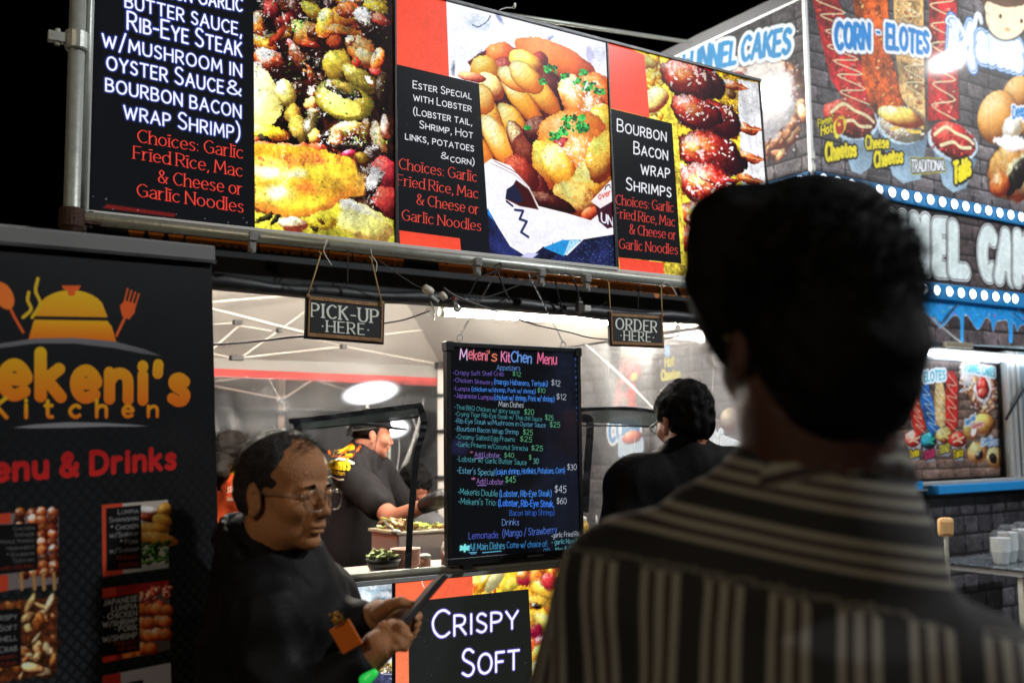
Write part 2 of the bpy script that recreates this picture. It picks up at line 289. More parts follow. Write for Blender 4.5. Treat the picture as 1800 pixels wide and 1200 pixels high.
        for l in layers:
            sf = l[3] if len(l) > 3 else 1.0; m = np.clip((wd/2+l[0]-D)/sf+.5, 0, 1)*l[2]; c = np.array(l[1], np.float32)
            if c.ndim == 2:
                t = np.linspace(0, 1, y1-y0)[:, None, None]; c = c[0]*(1-t)+c[1]*t+np.zeros((y1-y0, x1-x0, 3), np.float32)
            s.mixin(w, m, c)
        return s
    def text(s, txt, pl, pr_, cap, wd, layers=None, col=(255, 255, 255), nib=1.0, gap=2.2, sc=False, serif=False, jit=0, seed=0, slant=0, arc=0, glow=None, wide=1.0, space=3.6):
        """pl, pr_: ends of the baseline; cap: capital height at the left end (a pair: at both ends); wd: stroke width in tenths of the cap height"""
        rnd = random.Random(seed) if jit else None; wtot, S = strokes(txt, gap, sc, serif, jit, rnd, space, wide); a = s.tx(*pl); b = s.tx(*pr_)
        c0, c1 = cap if hasattr(cap, '__len__') else (cap, cap); ua = s.tx(pl[0], pl[1]-c0)-a; ub = s.tx(pr_[0], pr_[1]-c1)-b
        out = []
        for st in S:
            t = (st[:, 0]+slant*st[:, 1])/wtot; y = (st[:, 1]+arc*4*t*(1-t))/10; up = ua[None, :]*(1-t[:, None])+ub[None, :]*t[:, None]
            out.append(a[None, :]+(b-a)[None, :]*t[:, None]+up*y[:, None])
        wdt = wd/10*float(np.linalg.norm((ua+ub)/2)); un = float(np.linalg.norm((ua+ub)/2))/10
        L = [] 
        if glow: L.append((glow[0]*un, glow[1], glow[2], glow[0]*un*2))
        for l in (layers or [(0, col, 1.0)]): L.append((l[0]*un, l[1], l[2]) if len(l) == 3 else (l[0]*un, l[1], l[2], l[3]*un))
        return s.strokes(out, wdt, L, nib)
    def specks(s, n, box, cols, size=(1, 3), seed=1, a=.9, asp=1.5):
        r = random.Random(seed)
        for _ in range(n):
            x = r.uniform(box[0], box[2]); y = r.uniform(box[1], box[3]); z = r.uniform(*size); s.blob(x, y, z*r.uniform(1, asp), z, r.uniform(0, 180), r.choice(cols), gloss=0, flat=1, tex=0, rough=.4, a=a, soft=1.0)
        return s
    def warp(s, amp=8, fine=2.0, pts=None):
        """break up the outlines of what has been painted, as real food has"""
        w = (0, s.nx, 0, s.ny); Y, X = np.mgrid[0:s.ny, 0:s.nx]; dx = amp*s._nz(w, 0)*.6+fine*s._nz(w, 1); dy = amp*s._nz(w, 0)*.6+fine*s._nz(w, 1)
        old = s.c.copy(); new = s.c[np.clip((Y+dy).astype(int), 0, s.ny-1), np.clip((X+dx).astype(int), 0, s.nx-1)]; s.c[:] = new
        return s
    def sauce(s, amp=.3, hi=150):
        """uneven browning and wet highlights of photographed food"""
        w = (0, s.nx, 0, s.ny); a = s._nz(w, 1); b = s._nz(w, 0); c = s._nz(w, 2); s.c *= np.clip(1+amp*(.6*a+.5*b), .25, 1.6)[..., None]; s.c += (hi*np.clip(.6*a+.6*c-1.5, 0, 1)*np.clip(s.c.max(2)/160, 0, 1))[..., None]*np.array([1, .95, .85], np.float32); return s
    def grain(s, amt=.04, i=2):
        s.c *= (1+amt*s._nz((0, s.nx, 0, s.ny), i))[..., None]; return s
    def image(s, name):
        im = bpy.data.images.new(name, s.nx, s.ny); A = np.ones((s.ny, s.nx, 4), np.float32); A[..., :3] = np.clip(s.c/255, 0, 1); im.pixels.foreach_set(A.ravel()); im.pack(); return im
    def material(s, name, emit=0, rough=.35, spec=.5, dust=.0, coat=0, bump=0, trans=None):
        m = bpy.data.materials.new(name); m.use_nodes = True; nt = m.node_tree; b = nt.nodes['Principled BSDF']; t = nt.nodes.new('ShaderNodeTexImage'); t.image = s.image(name); t.extension = 'EXTEND'
        b.inputs['Roughness'].default_value = rough; b.inputs['Specular IOR Level'].default_value = spec
        if coat: b.inputs['Coat Weight'].default_value = coat; b.inputs['Coat Roughness'].default_value = .08
        if emit:
            nt.links.new(t.outputs[0], b.inputs['Emission Color']); b.inputs['Emission Strength'].default_value = emit; b.inputs['Base Color'].default_value = (.01, .01, .012, 1); b.inputs['Specular IOR Level'].default_value = .2
            if dust:   # backlight not perfectly even across the face
                co = nt.nodes.new('ShaderNodeTexCoord'); no = nt.nodes.new('ShaderNodeTexNoise'); no.inputs['Scale'].default_value = 2.2; nt.links.new(co.outputs['Object'], no.inputs['Vector'])
                mr = nt.nodes.new('ShaderNodeMapRange'); mr.inputs[3].default_value = emit*(1-dust); mr.inputs[4].default_value = emit*(1+dust); nt.links.new(no.outputs[0], mr.inputs[0]); nt.links.new(mr.outputs[0], b.inputs['Emission Strength'])
        else: nt.links.new(t.outputs[0], b.inputs['Base Color'])
        if bump:
            co = nt.nodes.new('ShaderNodeTexCoord'); no = nt.nodes.new('ShaderNodeTexNoise'); no.inputs['Scale'].default_value = 3.0; nt.links.new(co.outputs['Object'], no.inputs['Vector'])
            bp = nt.nodes.new('ShaderNodeBump'); bp.inputs['Strength'].default_value = bump; bp.inputs['Distance'].default_value = .02; nt.links.new(no.outputs[0], bp.inputs['Height']); nt.links.new(bp.outputs[0], b.inputs['Normal'])
        return m
    def build(s, name, m, parent=None, off=0.0, thick=.004):
        """the sheet as a thin slab: printed face in front, plain back and edges"""
        nrm = s.n/np.linalg.norm(s.n); P = [s.o, s.o+s.eu*s.w, s.o+s.eu*s.w+s.ev*s.h, s.o+s.ev*s.h]
        if ((CAMP-s.o)@nrm) < 0: nrm = -nrm
        F = [p+nrm*off for p in P]; B = [p+nrm*(off-thick) for p in P]; me = bpy.data.meshes.new(name); org = worldloc(parent) if parent is not None else (F[0]+F[1])/2
        V = [tuple(p-org) for p in F+B]; me.from_pydata(V, [], [(0, 1, 2, 3), (7, 6, 5, 4), (0, 4, 5, 1), (1, 5, 6, 2), (2, 6, 7, 3), (3, 7, 4, 0)])
        me.materials.append(m); me.materials.append(BLKPL); me.polygons.foreach_set('material_index', [0, 1, 1, 1, 1, 1]); uv = me.uv_layers.new(name='UVMap'); c = [(0, 0), (1, 0), (1, 1), (0, 1)]
        for i in range(4): uv.data[i].uv = c[i]
        me.update(); o = bpy.data.objects.new(name, me); COL.objects.link(o)
        if parent is not None: o.parent = parent
        else: o.location = Vector(tuple(org))
        return o
# ------------------------------------------------------------------ ground
gm = mat('asphalt', (.045, .045, .047), .85, 0, .35, 6, .5, 180)
g = MB(); g.add([(-120, -120, 0), (120, -120, 0), (120, 120, 0), (-120, 120, 0)], [(0, 1, 2, 3)]); gr = g.build('ground', gm); tag(gr, kind='structure')

def bricks(sh, bw, bh, cols, mortar, mw=.007, seed=0, warp=.004, box=None, contrast=1.0):
    """printed stone-brick pattern of the vinyl wrap, in metres on the sheet"""
    Y, X = np.mgrid[0:sh.ny, 0:sh.nx].astype(np.float32)/sh.k; w = (0, sh.nx, 0, sh.ny)
    n1 = sh._nz(w, 1); n2 = sh._nz(w, 0); X = X+warp*n1; Y = Y+warp*.6*n2
    row = np.floor(Y/bh).astype(int); r = np.random.RandomState(seed); off = r.uniform(0, 1, 400)[row % 400]; sc = r.uniform(.8, 1.25, 400)[row % 400]
    cx = X/(bw*sc)+off*3+(row % 2)*.5; ci = np.floor(cx).astype(int); fx = (cx-ci)*bw*sc; fy = Y-row*bh; e = np.minimum(np.minimum(fx, bw*sc-fx), np.minimum(fy, bh-fy))
    h = r.uniform(0, 1, 4096)[(row*57+ci*131) % 4096][..., None]; c0, c1 = np.array(cols[0], np.float32), np.array(cols[1], np.float32); c = c0*(1-h)+c1*h
    c = c*(1+.16*sh._nz(w, 2)+.14*sh._nz(w, 0))[..., None]; lit = np.clip(1-(e-mw)/.02, 0, 1)*np.where(fy > bh*.5, .25, -.3); c = c*(1+lit*contrast)[..., None]
    m = np.clip((mw-e)/.003+.5, 0, 1)[..., None]; c = c*(1-m)+np.array(mortar, np.float32)*m
    if box is None: sh.c[:] = c
    else: sh.mixin(w, ((X*0+1)), c)
    return sh

RED = (238, 74, 50)
# ------------------------------------------------------------------ the three lit menu boxes above the counter
def light_box(s0, s1, z0, z1, q0, q1, label, paint, res, name, glow=1.08, group=None, dust=.1):
    o = W(s0, q0, z0); tl = W(s0, q1, z1); ev = tl-o; h = np.linalg.norm(ev); ev = ev/h
    t = thing('menu_light_box', (o+W(s1, q0, z0))/2, label, 'light box sign', group)
    sh = Sheet(o, D_, ev, s1-s0, h, res); paint(sh); sh.grain(.03)
    sh.build('lit_panel', sh.material(name, emit=glow, rough=.22, dust=dust), t)
    nn = np.cross(D_, ev); nn = nn if nn@(CAMP-o) > 0 else -nn
    f = .011; wv = D_*(s1-s0); hv = ev*h; c = o+wv/2+hv/2
    for nm, cc, ax, ay in (('frame_rail', o+wv/2-ev*(f/2+.001), wv/2+D_*f, ev*f/2), ('frame_rail', o+wv/2+hv+ev*(f/2+.001), wv/2+D_*f, ev*f/2)):
        b = MB().obox(cc-nn*.02, ax, ay, nn*.028); b.build(nm, BLKPL if cc[2] > z1-.01 else WHITEPL, t, bevel=.001)
    for sgn, bs in ((-1, o), (1, o+wv)):
        b = MB().obox(bs+hv/2+D_*sgn*.0045-nn*.02, D_*.0035, hv/2, nn*.026); b.build('frame_post', WHITEPL if (s0 < .6 and sgn < 0) else BLKPL, t, bevel=.001)
    b = MB().obox(c-nn*.035, wv/2-D_*.002, hv/2-ev*.002, nn*.024); b.build('box_back', mat('box_back_metal', (60, 60, 62), .5, .6), t)
    return t
def choices(sh, rows, cap, col=(245, 70, 56), cond=.86):
    for i, (tx, l, r) in enumerate(rows): sh.text(tx, l, r, cap, .95, [(0, col, 1)], nib=2.1, serif=True, gap=2.0, glow=(.35, (150, 20, 14), .45), space=3.2)
HERB = [(70, 120, 40), (40, 90, 20), (150, 170, 70), (30, 50, 10)]
def glints(sh, n, box, seed, col=(255, 250, 240), size=(1, 3.2), a=.85):
    sh.specks(n, box, [col, (255, 230, 200), (255, 255, 255)], size, seed, a, 3.0)
def paint1(sh):
    sh.view(0, 0, 1); sh.c[:] = (9, 11, 14)
    sh.poly([(444, -90), (700, -90), (700, 440), (448, 400)], (32, 10, 6), tex=.6)
    sh.view(440, 0, 5.454); B = sh.blob
    # top: glazed meat, peppers and onion
    r = random.Random(3)
    for i in range(46):
        x, y = r.uniform(-10, 640), r.uniform(-330, 330); B(x, y, r.uniform(50, 120), r.uniform(22, 50), r.uniform(-70, 80), r.choice([(196, 62, 22), (232, 120, 34), (150, 26, 26), (120, 30, 16), (244, 160, 50)]), lo=(40, 6, 6), gloss=1.0, tex=.3, rough=.4, edge=.4)
    for i in range(26):
        x, y = r.uniform(600, 1330), r.uniform(-330, 120); B(x, y, r.uniform(60, 140), r.uniform(26, 60), r.uniform(-60, 60), r.choice([(230, 110, 40), (246, 180, 50), (200, 60, 40), (60, 20, 10)]), lo=(40, 8, 6), gloss=.8, tex=.3, rough=.4, edge=.3)
    sh.warp(34, 6).sauce(.35)
    B(180, 60, 110, 90, 20, (186, 40, 46), lo=(50, 4, 8), gloss=.8, tex=.25, edge=.4); B(60, 210, 110, 60, 60, (226, 130, 40), gloss=.9, rough=.4); B(300, 160, 150, 50, -20, (150, 34, 30), gloss=1, rough=.4)
    B(130, 380, 150, 70, 20, (246, 168, 50), lo=(130, 30, 8), gloss=.8, rough=.4); B(250, 300, 120, 40, -55, (214, 70, 40), gloss=1, rough=.35); B(210, 560, 150, 110, 30, (180, 66, 30), lo=(44, 8, 6), gloss=.9, rough=.4, tex=.3); B(120, 660, 120, 60, 50, (96, 40, 22), gloss=1, rough=.5)
    B(560, 80, 190, 60, 28, (244, 214, 60), lo=(150, 80, 20), gloss=.5, rough=.3); B(400, 50, 140, 60, 60, (60, 12, 14), gloss=.4); B(740, 40, 80, 60, 40, (36, 6, 20), gloss=.5)
    B(530, 320, 130, 140, -30, (226, 120, 34), lo=(70, 16, 6), gloss=.4, tex=.25, edge=.5); B(590, 270, 60, 80, 10, (90, 36, 14), gloss=.3); B(560, 400, 110, 40, 30, (238, 84, 36), gloss=.3)
    B(420, 440, 130, 34, 52, (176, 26, 46), gloss=.8); B(480, 560, 190, 60, 62, (132, 62, 34), lo=(34, 8, 6), gloss=1, rough=.4, tex=.3); B(560, 700, 110, 50, 70, (190, 96, 40), gloss=1, rough=.4)
    B(880, 170, 190, 130, -10, (244, 150, 40), lo=(170, 50, 20), gloss=.5, rough=.3, tex=.2); B(930, 90, 110, 80, 10, (240, 110, 44), gloss=.4); B(700, 210, 90, 150, 0, (246, 190, 56), lo=(190, 80, 30), gloss=.3); B(900, 300, 220, 50, 12, (240, 130, 40), gloss=.5, rough=.3)
    B(800, 400, 90, 70, 30, (196, 64, 28), lo=(70, 14, 8), gloss=.2); B(1150, 250, 180, 90, 40, (38, 12, 8), gloss=.7, rough=.5); B(1200, 60, 140, 60, 20, (240, 214, 60), lo=(140, 110, 20), gloss=.5, rough=.4); B(1240, 190, 110, 50, 25, (222, 70, 50), gloss=.3)
    B(1060, 480, 170, 120, 48, (240, 150, 60), hi=(255, 246, 190), lo=(170, 60, 20), gloss=.5, rough=.25); B(1110, 560, 120, 90, 40, (248, 214, 130), hi=(255, 255, 220), gloss=.4, rough=.2); B(1220, 590, 60, 130, 10, (240, 130, 40), gloss=.4); B(1020, 610, 50, 40, 0, (228, 60, 44), gloss=.2); B(1210, 690, 70, 34, 20, (222, 56, 60), gloss=.2)
    B(960, 400, 50, 60, 0, (255, 244, 200), gloss=.3)
    for i in range(16): B(r.uniform(380, 720), r.uniform(520, 900), r.uniform(30, 70), r.uniform(14, 26), r.uniform(30, 90), r.choice([(40, 14, 8), (90, 40, 20), (24, 8, 6), (110, 60, 30)]), gloss=1, rough=.5)
    # egg, mushrooms
    B(20, 930, 295, 340, -12, (255, 253, 200), hi=(255, 255, 255), lo=(236, 222, 120), gloss=0, tex=.01, rough=.03); B(350, 890, 90, 130, 8, (240, 226, 110), hi=(255, 255, 210), lo=(120, 90, 30), gloss=.3); B(395, 1100, 85, 110, 4, (214, 170, 60), lo=(110, 60, 16), gloss=.2)
    B(570, 900, 40, 46, 20, (255, 246, 210), gloss=0); B(570, 1010, 60, 70, 0, (240, 214, 120), gloss=.3); B(600, 1130, 50, 90, -10, (220, 190, 120), gloss=.5)
    B(830, 630, 135, 150, 0, (214, 180, 60), lo=(110, 80, 20), gloss=.35, tex=.12); B(1040, 740, 200, 95, 32, (184, 156, 60), lo=(80, 60, 16), gloss=.4, rough=.25); B(1150, 780, 60, 26, 55, (250, 240, 200), gloss=.5); B(880, 740, 26, 46, -10, (60, 40, 14), gloss=0); B(1270, 900, 80, 200, 0, (26, 8, 8), gloss=.5)
    B(895, 975, 292, 196, 14, (228, 206, 66), hi=(252, 244, 150), lo=(130, 110, 30), gloss=.1, tex=.08, rough=.04, edge=.45); B(885, 1020, 200, 110, 12, (240, 224, 96), gloss=0, flat=.6, tex=.05)
    B(890, 880, 190, 72, 12, (28, 20, 16), gloss=.6, rough=.25, tex=.4); B(900, 840, 130, 48, 8, (150, 120, 50), lo=(70, 56, 20), gloss=.2, rough=.2)
    sh.view(440, 210, 5.219)
    B(160, 130, 180, 70, 10, (244, 220, 50), gloss=.2, rough=.3); B(120, 190, 80, 34, 25, (20, 14, 14), gloss=0); B(60, 190, 30, 30, 0, (190, 90, 50), gloss=.2)
    B(430, 100, 90, 140, -20, (190, 156, 60), lo=(90, 66, 20), gloss=.3); B(560, 90, 70, 160, 8, (90, 74, 36), lo=(20, 14, 6), gloss=1, rough=.3); B(600, 180, 70, 80, 0, (206, 170, 70), gloss=.3)
    B(900, 100, 170, 70, -12, (214, 190, 90), hi=(255, 250, 180), gloss=.3, rough=.2); B(800, 210, 60, 110, 5, (196, 120, 70), gloss=.4, rough=.3); B(1180, 180, 60, 190, -12, (255, 226, 170), lo=(140, 70, 30), gloss=.5, rough=.4); B(1250, 60, 40, 120, -8, (255, 236, 210), gloss=.4); B(1060, 120, 60, 120, 10, (110, 70, 30), gloss=.7, rough=.4)
    B(960, 290, 320, 40, 10, (24, 8, 10), gloss=.4, rough=.4); B(1130, 520, 120, 260, 12, (34, 10, 12), gloss=.8, rough=.4)
    for i, x in enumerate((130, 290, 450, 620)): B(x, 250+i*9, 100, 36, 5, (236, 96, 60), lo=(150, 30, 20), gloss=.2)
    # the golden fillet
    sh.poly([(30, 240), (250, 236), (480, 262), (700, 310), (860, 362), (965, 420), (985, 560), (1060, 620), (1030, 730), (830, 800), (640, 870), (400, 925), (220, 915), (30, 830)], (246, 182, 44), tex=.10, soft=6)
    for (x, y, a, b, an, c) in ((200, 480, 210, 110, 8, (255, 238, 100)), (560, 470, 240, 90, 6, (252, 222, 60)), (220, 700, 190, 100, 4, (255, 240, 110)), (480, 800, 240, 60, -6, (246, 206, 50)), (840, 500, 150, 110, 10, (250, 196, 50)), (740, 640, 240, 80, -8, (244, 160, 50)), (860, 740, 160, 46, -20, (234, 112, 44)), (560, 870, 260, 34, -14, (230, 96, 40)), (140, 850, 150, 40, 14, (234, 104, 46)), (500, 640, 80, 50, 20, (214, 90, 44)), (380, 380, 130, 50, 10, (232, 132, 50)), (590, 380, 80, 40, 20, (222, 112, 50)), (1010, 630, 60, 100, 10, (240, 150, 60))): B(x, y, a, b, an, c, gloss=0, flat=.85, tex=.10, rough=.35, soft=26, a=.8)
    for (x, y, a, b) in ((170, 500, 110, 44), (230, 690, 90, 60), (400, 500, 90, 30), (90, 480, 60, 40)): B(x, y, a, b, 5, (255, 255, 214), flat=1, gloss=0, rough=.4, soft=22, a=.9)
    sh.specks(90, (50, 320, 1000, 440), [(190, 70, 40), (150, 50, 30), (220, 110, 50)], (6, 16), 5, .55); sh.specks(60, (60, 560, 1000, 860), [(214, 90, 40), (180, 110, 30), (120, 80, 20)], (3, 11), 6, .5); sh.specks(60, (50, 300, 1000, 860), HERB, (2.5, 6), 7, .7, 2.5)
    B(920, 350, 70, 34, 10, (226, 50, 100), gloss=.3); B(1030, 390, 70, 60, 20, (160, 120, 30), gloss=.4, rough=.4)
    B(1230, 500, 110, 160, 0, (200, 50, 60), lo=(90, 10, 20), gloss=.3, tex=.2); B(1250, 760, 130, 150, 0, (206, 56, 54), lo=(80, 10, 14), gloss=.1, tex=.15); B(1130, 620, 70, 130, 20, (30, 10, 14), gloss=.9, rough=.5); B(1090, 820, 130, 60, 30, (60, 20, 12), gloss=.6, rough=.4)
    sh.poly([(30, 860), (220, 915), (420, 925), (660, 870), (840, 800), (960, 800), (1130, 880), (1310, 930), (1330, 1200), (30, 1010)], (250, 236, 70), tex=.12, soft=5)
    B(1050, 900, 260, 90, 18, (255, 250, 190), hi=(255, 255, 255), lo=(244, 236, 110), gloss=0, tex=.04); B(1050, 1010, 280, 110, 14, (255, 248, 130), gloss=0, tex=.05, flat=.4); B(370, 980, 140, 60, 8, (255, 252, 200), gloss=0); B(640, 960, 150, 70, 10, (236, 206, 50), lo=(140, 100, 20), gloss=0, rough=.5); B(560, 1010, 40, 26, 20, (70, 46, 14), gloss=0); B(620, 950, 40, 14, 30, (110, 70, 20), gloss=0); B(120, 930, 90, 30, -30, (30, 26, 10), gloss=0); B(215, 950, 66, 26, -52, (20, 18, 14), gloss=0)
    sh.view(440, 0, 5.454); glints(sh, 170, (10, -100, 620, 800), 11, size=(2, 8)); glints(sh, 110, (680, -100, 1330, 330), 12, size=(2, 7)); glints(sh, 60, (600, 500, 760, 1150), 13, size=(2, 7)); glints(sh, 40, (720, 840, 1080, 980), 14, size=(2, 6)); sh.specks(150, (20, 0, 1300, 1200), HERB, (3, 9), 15, .8, 2.0); sh.specks(60, (640, 760, 1160, 1150), HERB, (3, 8), 16, .8); sh.specks(40, (380, 170, 480, 260), [(60, 150, 60), (200, 220, 120)], (4, 11), 17)
    sh.view(440, 210, 5.219); glints(sh, 90, (650, 100, 1060, 260), 18, size=(3, 8)); glints(sh, 70, (1040, 440, 1200, 840), 19, size=(2, 7)); sh.specks(50, (680, 120, 1280, 260), HERB, (4, 10), 20)
    sh.warp(10, 2.6).sauce(.22, 200)
    # text column
    sh.view(0, 0, 1)
    sh.poly([(120, -120), (444, -120), (448, 420), (120, 420)], (8, 10, 13)); sh.poly([(188, 359), (310, 376), (305, 382), (180, 366)], (170, 30, 24), a=.6, soft=6)
    K = dict(sc=True, gap=2.3, glow=(.65, (66, 92, 235), .7), col=(246, 248, 255)); wd = 1.12
    sh.text('Cajun Garlic', (262, -9), (425, 21), 29, wd, **K)
    for t, l, r_, c in (('butter sauce,', (220, 13), (424, 64), 28), ('Rib-Eye Steak', (224, 52), (424, 100), 31), ('w/mushroom in', (180, 82), (424, 136), 28), ('oyster Sauce', (188, 122), (392, 165), 29), ('bourbon bacon', (186, 160), (423, 208), 28), ('wrap Shrimp)', (218, 208), (421, 246), 28)): sh.text(t, l, r_, c, wd, **K)
    sh.text('&', (399, 164), (424, 169), 23, wd+.2, **K)
    choices(sh, (('Choices: Garlic', (242, 250), (426, 279)), ('Fried Rice, Mac', (235, 279), (425, 311)), ('& Cheese or', (278, 321), (425, 343)), ('Garlic Noodles', (241, 345), (427, 374))), 22)
    sh.specks(16, (160, 340, 440, 392), [(120, 130, 150)], (.6, 1.6), 31, .6)
def paint2(sh):
    sh.view(680, 0, 2.4); B = sh.blob; sh.c[:] = (246, 247, 255)
    P = sh.poly
    for (x, y, a, b, an, c) in ((380, 95, 60, 36, 20, (190, 206, 232)), (330, 60, 40, 12, 40, (214, 222, 240)), (690, 165, 26, 8, -30, (120, 130, 170)), (880, 260, 30, 90, 10, (206, 210, 250)), (850, 230, 16, 40, -10, (160, 160, 220)), (300, 130, 30, 12, 10, (222, 228, 244)), (275, 290, 8, 26, 0, (90, 100, 130)), (480, 80, 8, 22, -30, (80, 90, 140)), (400, 240, 12, 26, 10, (170, 170, 230))): B(x, y, a, b, an, c, gloss=0, flat=1, rough=.6, soft=12, a=.9)
    sh.line([(360, 110), (390, 118), (420, 96), (440, 70)], 5, (60, 76, 120), a=.8); sh.line([(640, 205), (675, 180), (700, 158)], 3, (50, 50, 90))
    P([(340, 270), (430, 200), (560, 210), (640, 200), (760, 240), (900, 330), (960, 560), (960, 800), (840, 930), (620, 880), (400, 700), (390, 330)], (70, 10, 12), tex=.4, soft=5)
    S = dict(gloss=.25, tex=.08, rough=.10)
    B(480, 235, 66, 55, 10, (236, 104, 44), lo=(170, 50, 24), **S); B(500, 290, 60, 46, 40, (150, 30, 40), gloss=.2); B(720, 260, 190, 66, 24, (230, 110, 36), lo=(150, 50, 20), hi=(244, 140, 60), gloss=.05, tex=.12); B(870, 420, 110, 110, 50, (232, 110, 40), lo=(120, 24, 20), gloss=.3, tex=.2, rough=.2)
    B(640, 260, 40, 40, 30, (130, 20, 30), gloss=0); B(700, 380, 120, 60, 40, (70, 8, 20), gloss=.1); B(590, 270, 80, 46, 30, (250, 190, 70), **S)
    B(410, 295, 60, 60, 10, (246, 176, 46), lo=(190, 100, 24), hi=(255, 240, 130), **S); B(440, 370, 70, 46, 50, (255, 214, 130), gloss=.3); B(360, 330, 60, 20, 10, (238, 130, 100), gloss=0)
    def prawn(x, y, L, w, an, c=(250, 178, 50)):
        B(x, y, L, w, an, c, hi=(255, 250, 170), lo=(206, 100, 30), gloss=.35, tex=.06, rough=.08, edge=.25)
        for k in range(5):
            t = -.7+k*.32; cx = x+math.cos(R_(an))*L*t; cy = y+math.sin(R_(an))*L*t; ww = w*math.sqrt(max(0, 1-t*t))*.85
            sh.line([(cx-math.sin(R_(an))*-ww, cy-math.cos(R_(an))*ww), (cx+math.cos(R_(an))*6, cy+math.sin(R_(an))*6), (cx+math.sin(R_(an))*-ww, cy+math.cos(R_(an))*ww)], 2.6, (216, 110, 34), a=.35)
    prawn(570, 430, 130, 42, 52); prawn(650, 400, 110, 46, 50, (255, 200, 80)); prawn(530, 340, 80, 40, 40, (250, 190, 90)); prawn(590, 330, 90, 50, 46, (253, 206, 90)); prawn(500, 500, 60, 30, 60, (190, 60, 40))
    prawn(530, 520, 100, 46, 56); prawn(430, 500, 130, 50, 70, (250, 184, 70)); prawn(480, 610, 140, 52, 56, (250, 170, 60)); prawn(560, 610, 110, 40, 66, (120, 30, 24)); prawn(400, 420, 70, 50, 70, (250, 206, 110)); prawn(400, 640, 90, 34, 60, (238, 140, 50))
    B(600, 660, 110, 60, 60, (86, 14, 16), gloss=.1); B(640, 560, 70, 60, 30, (56, 8, 16), gloss=.2)
    B(800, 420, 60, 110, -30, (240, 150, 70), gloss=.7, rough=.25); B(860, 470, 50, 70, 20, (244, 130, 70), gloss=.8, rough=.4); B(900, 560, 60, 120, 0, (246, 190, 60), gloss=.3)
    B(800, 620, 170, 150, 40, (240, 132, 46), lo=(150, 36, 26), hi=(255, 190, 90), gloss=.2, tex=.15, rough=.16); B(740, 620, 60, 40, 10, (130, 20, 40), gloss=.3); B(680, 690, 70, 110, -20, (246, 176, 60), lo=(180, 70, 26), gloss=.2, rough=.2); B(820, 660, 90, 90, 30, (238, 130, 60), gloss=.4, rough=.2); B(740, 720, 60, 130, -30, (248, 180, 50), hi=(255, 250, 150), gloss=.2, rough=.2); B(860, 760, 90, 110, 30, (250, 176, 50), hi=(255, 246, 120), gloss=.2, rough=.25); B(800, 830, 110, 70, 30, (255, 206, 100), gloss=.4, rough=.3); B(900, 660, 60, 110, 10, (250, 190, 70), gloss=.2, rough=.25); B(640, 790, 40, 90, -30, (80, 10, 14), gloss=.2); B(560, 740, 60, 100, -30, (170, 50, 40), gloss=.3, rough=.3); B(700, 850, 110, 30, 24, (60, 8, 10), gloss=.2); B(860, 900, 40, 30, -30, (226, 90, 50), gloss=.3)
    for i, (cx, cy, rr) in enumerate(((690, 295, 26), (750, 325, 18), (655, 350, 16), (830, 310, 18), (850, 370, 26), (800, 350, 16), (780, 520, 52), (820, 540, 26), (705, 575, 24), (740, 560, 16), (590, 540, 10), (890, 390, 18))): sh.specks(int(rr*1.6), (cx-rr, cy-rr*.6, cx+rr, cy+rr*.6), [(30, 150, 60), (20, 110, 50), (60, 200, 90), (10, 60, 30)], (2.5, 6.5), 40+i, 1, 2)
    glints(sh, 60, (780, 330, 900, 480), 61, size=(2, 5)); glints(sh, 26, (720, 590, 860, 700), 62, size=(2, 5)); sh.specks(90, (420, 480, 700, 700), [(160, 70, 20), (90, 30, 10)], (1, 2.4), 63, .6); sh.specks(70, (640, 600, 940, 880), [(190, 60, 30), (120, 30, 10)], (1, 3), 64, .6)
    sh.warp(5, 1.4)
    # the paper cone and the dark cloth
    P([(400, 700), (440, 670), (520, 700), (600, 790), (640, 870), (760, 900), (860, 930), (980, 830), (990, 1170), (300, 1130), (400, 900)], (248, 246, 255), soft=3)
    P([(500, 840), (545, 760), (600, 800), (640, 885), (560, 870)], (60, 10, 10), soft=5); P([(505, 800), (540, 776), (575, 840), (560, 860), (500, 836)], (26, 28, 60)); sh.line([(440, 690), (540, 740), (600, 800), (634, 870)], 5, (206, 190, 190)); sh.line([(452, 680), (560, 740), (612, 800)], 3, (120, 60, 50))
    P([(425, 880), (470, 960), (520, 1040), (600, 1090), (660, 1040), (760, 1078), (830, 1010), (985, 985), (990, 1170), (300, 1130), (396, 960)], (18, 22, 52), tex=.35); P([(425, 875), (440, 910), (452, 935), (425, 905)], (20, 130, 220)); P([(660, 1045), (740, 1013), (820, 1012), (745, 1080)], (36, 150, 222)); P([(770, 1016), (820, 1012), (745, 1080)], (170, 220, 246)); P([(560, 1086), (590, 1066), (640, 1070), (610, 1094)], (206, 206, 246), soft=6)
    sh.line([(540, 886), (575, 890), (560, 925), (590, 935), (566, 980), (596, 1000)], 11, (44, 50, 96), smooth=False); sh.line([(505, 850), (530, 870)], 9, (30, 34, 76)); P([(880, 870), (950, 790), (985, 800), (985, 950), (930, 965), (895, 935)], (60, 20, 34), soft=4); P([(860, 850), (945, 760), (985, 750), (985, 830), (900, 880)], (246, 236, 236), soft=3); sh.text('over', (893, 842), (943, 824), 26, 1.6, col=(220, 60, 50)); sh.text('UNO', (905, 935), (984, 965), 36, 1.9, col=(240, 240, 255)); sh.line([(920, 800), (925, 788), (938, 780), (942, 792)], 5, (30, 30, 60)); sh.specks(260, (690, 1010, 980, 1140), [(40, 70, 150), (60, 90, 170), (30, 44, 110)], (1, 2.4), 65, .7); sh.specks(40, (800, 980, 970, 1120), [(200, 200, 230)], (.6, 1.2), 66, .7)
    sh.line([(380, 1035), (398, 1080)], 8, (70, 80, 120), a=.5, soft=6); sh.line([(490, 1060), (500, 1100)], 8, (70, 80, 120), a=.4, soft=6)
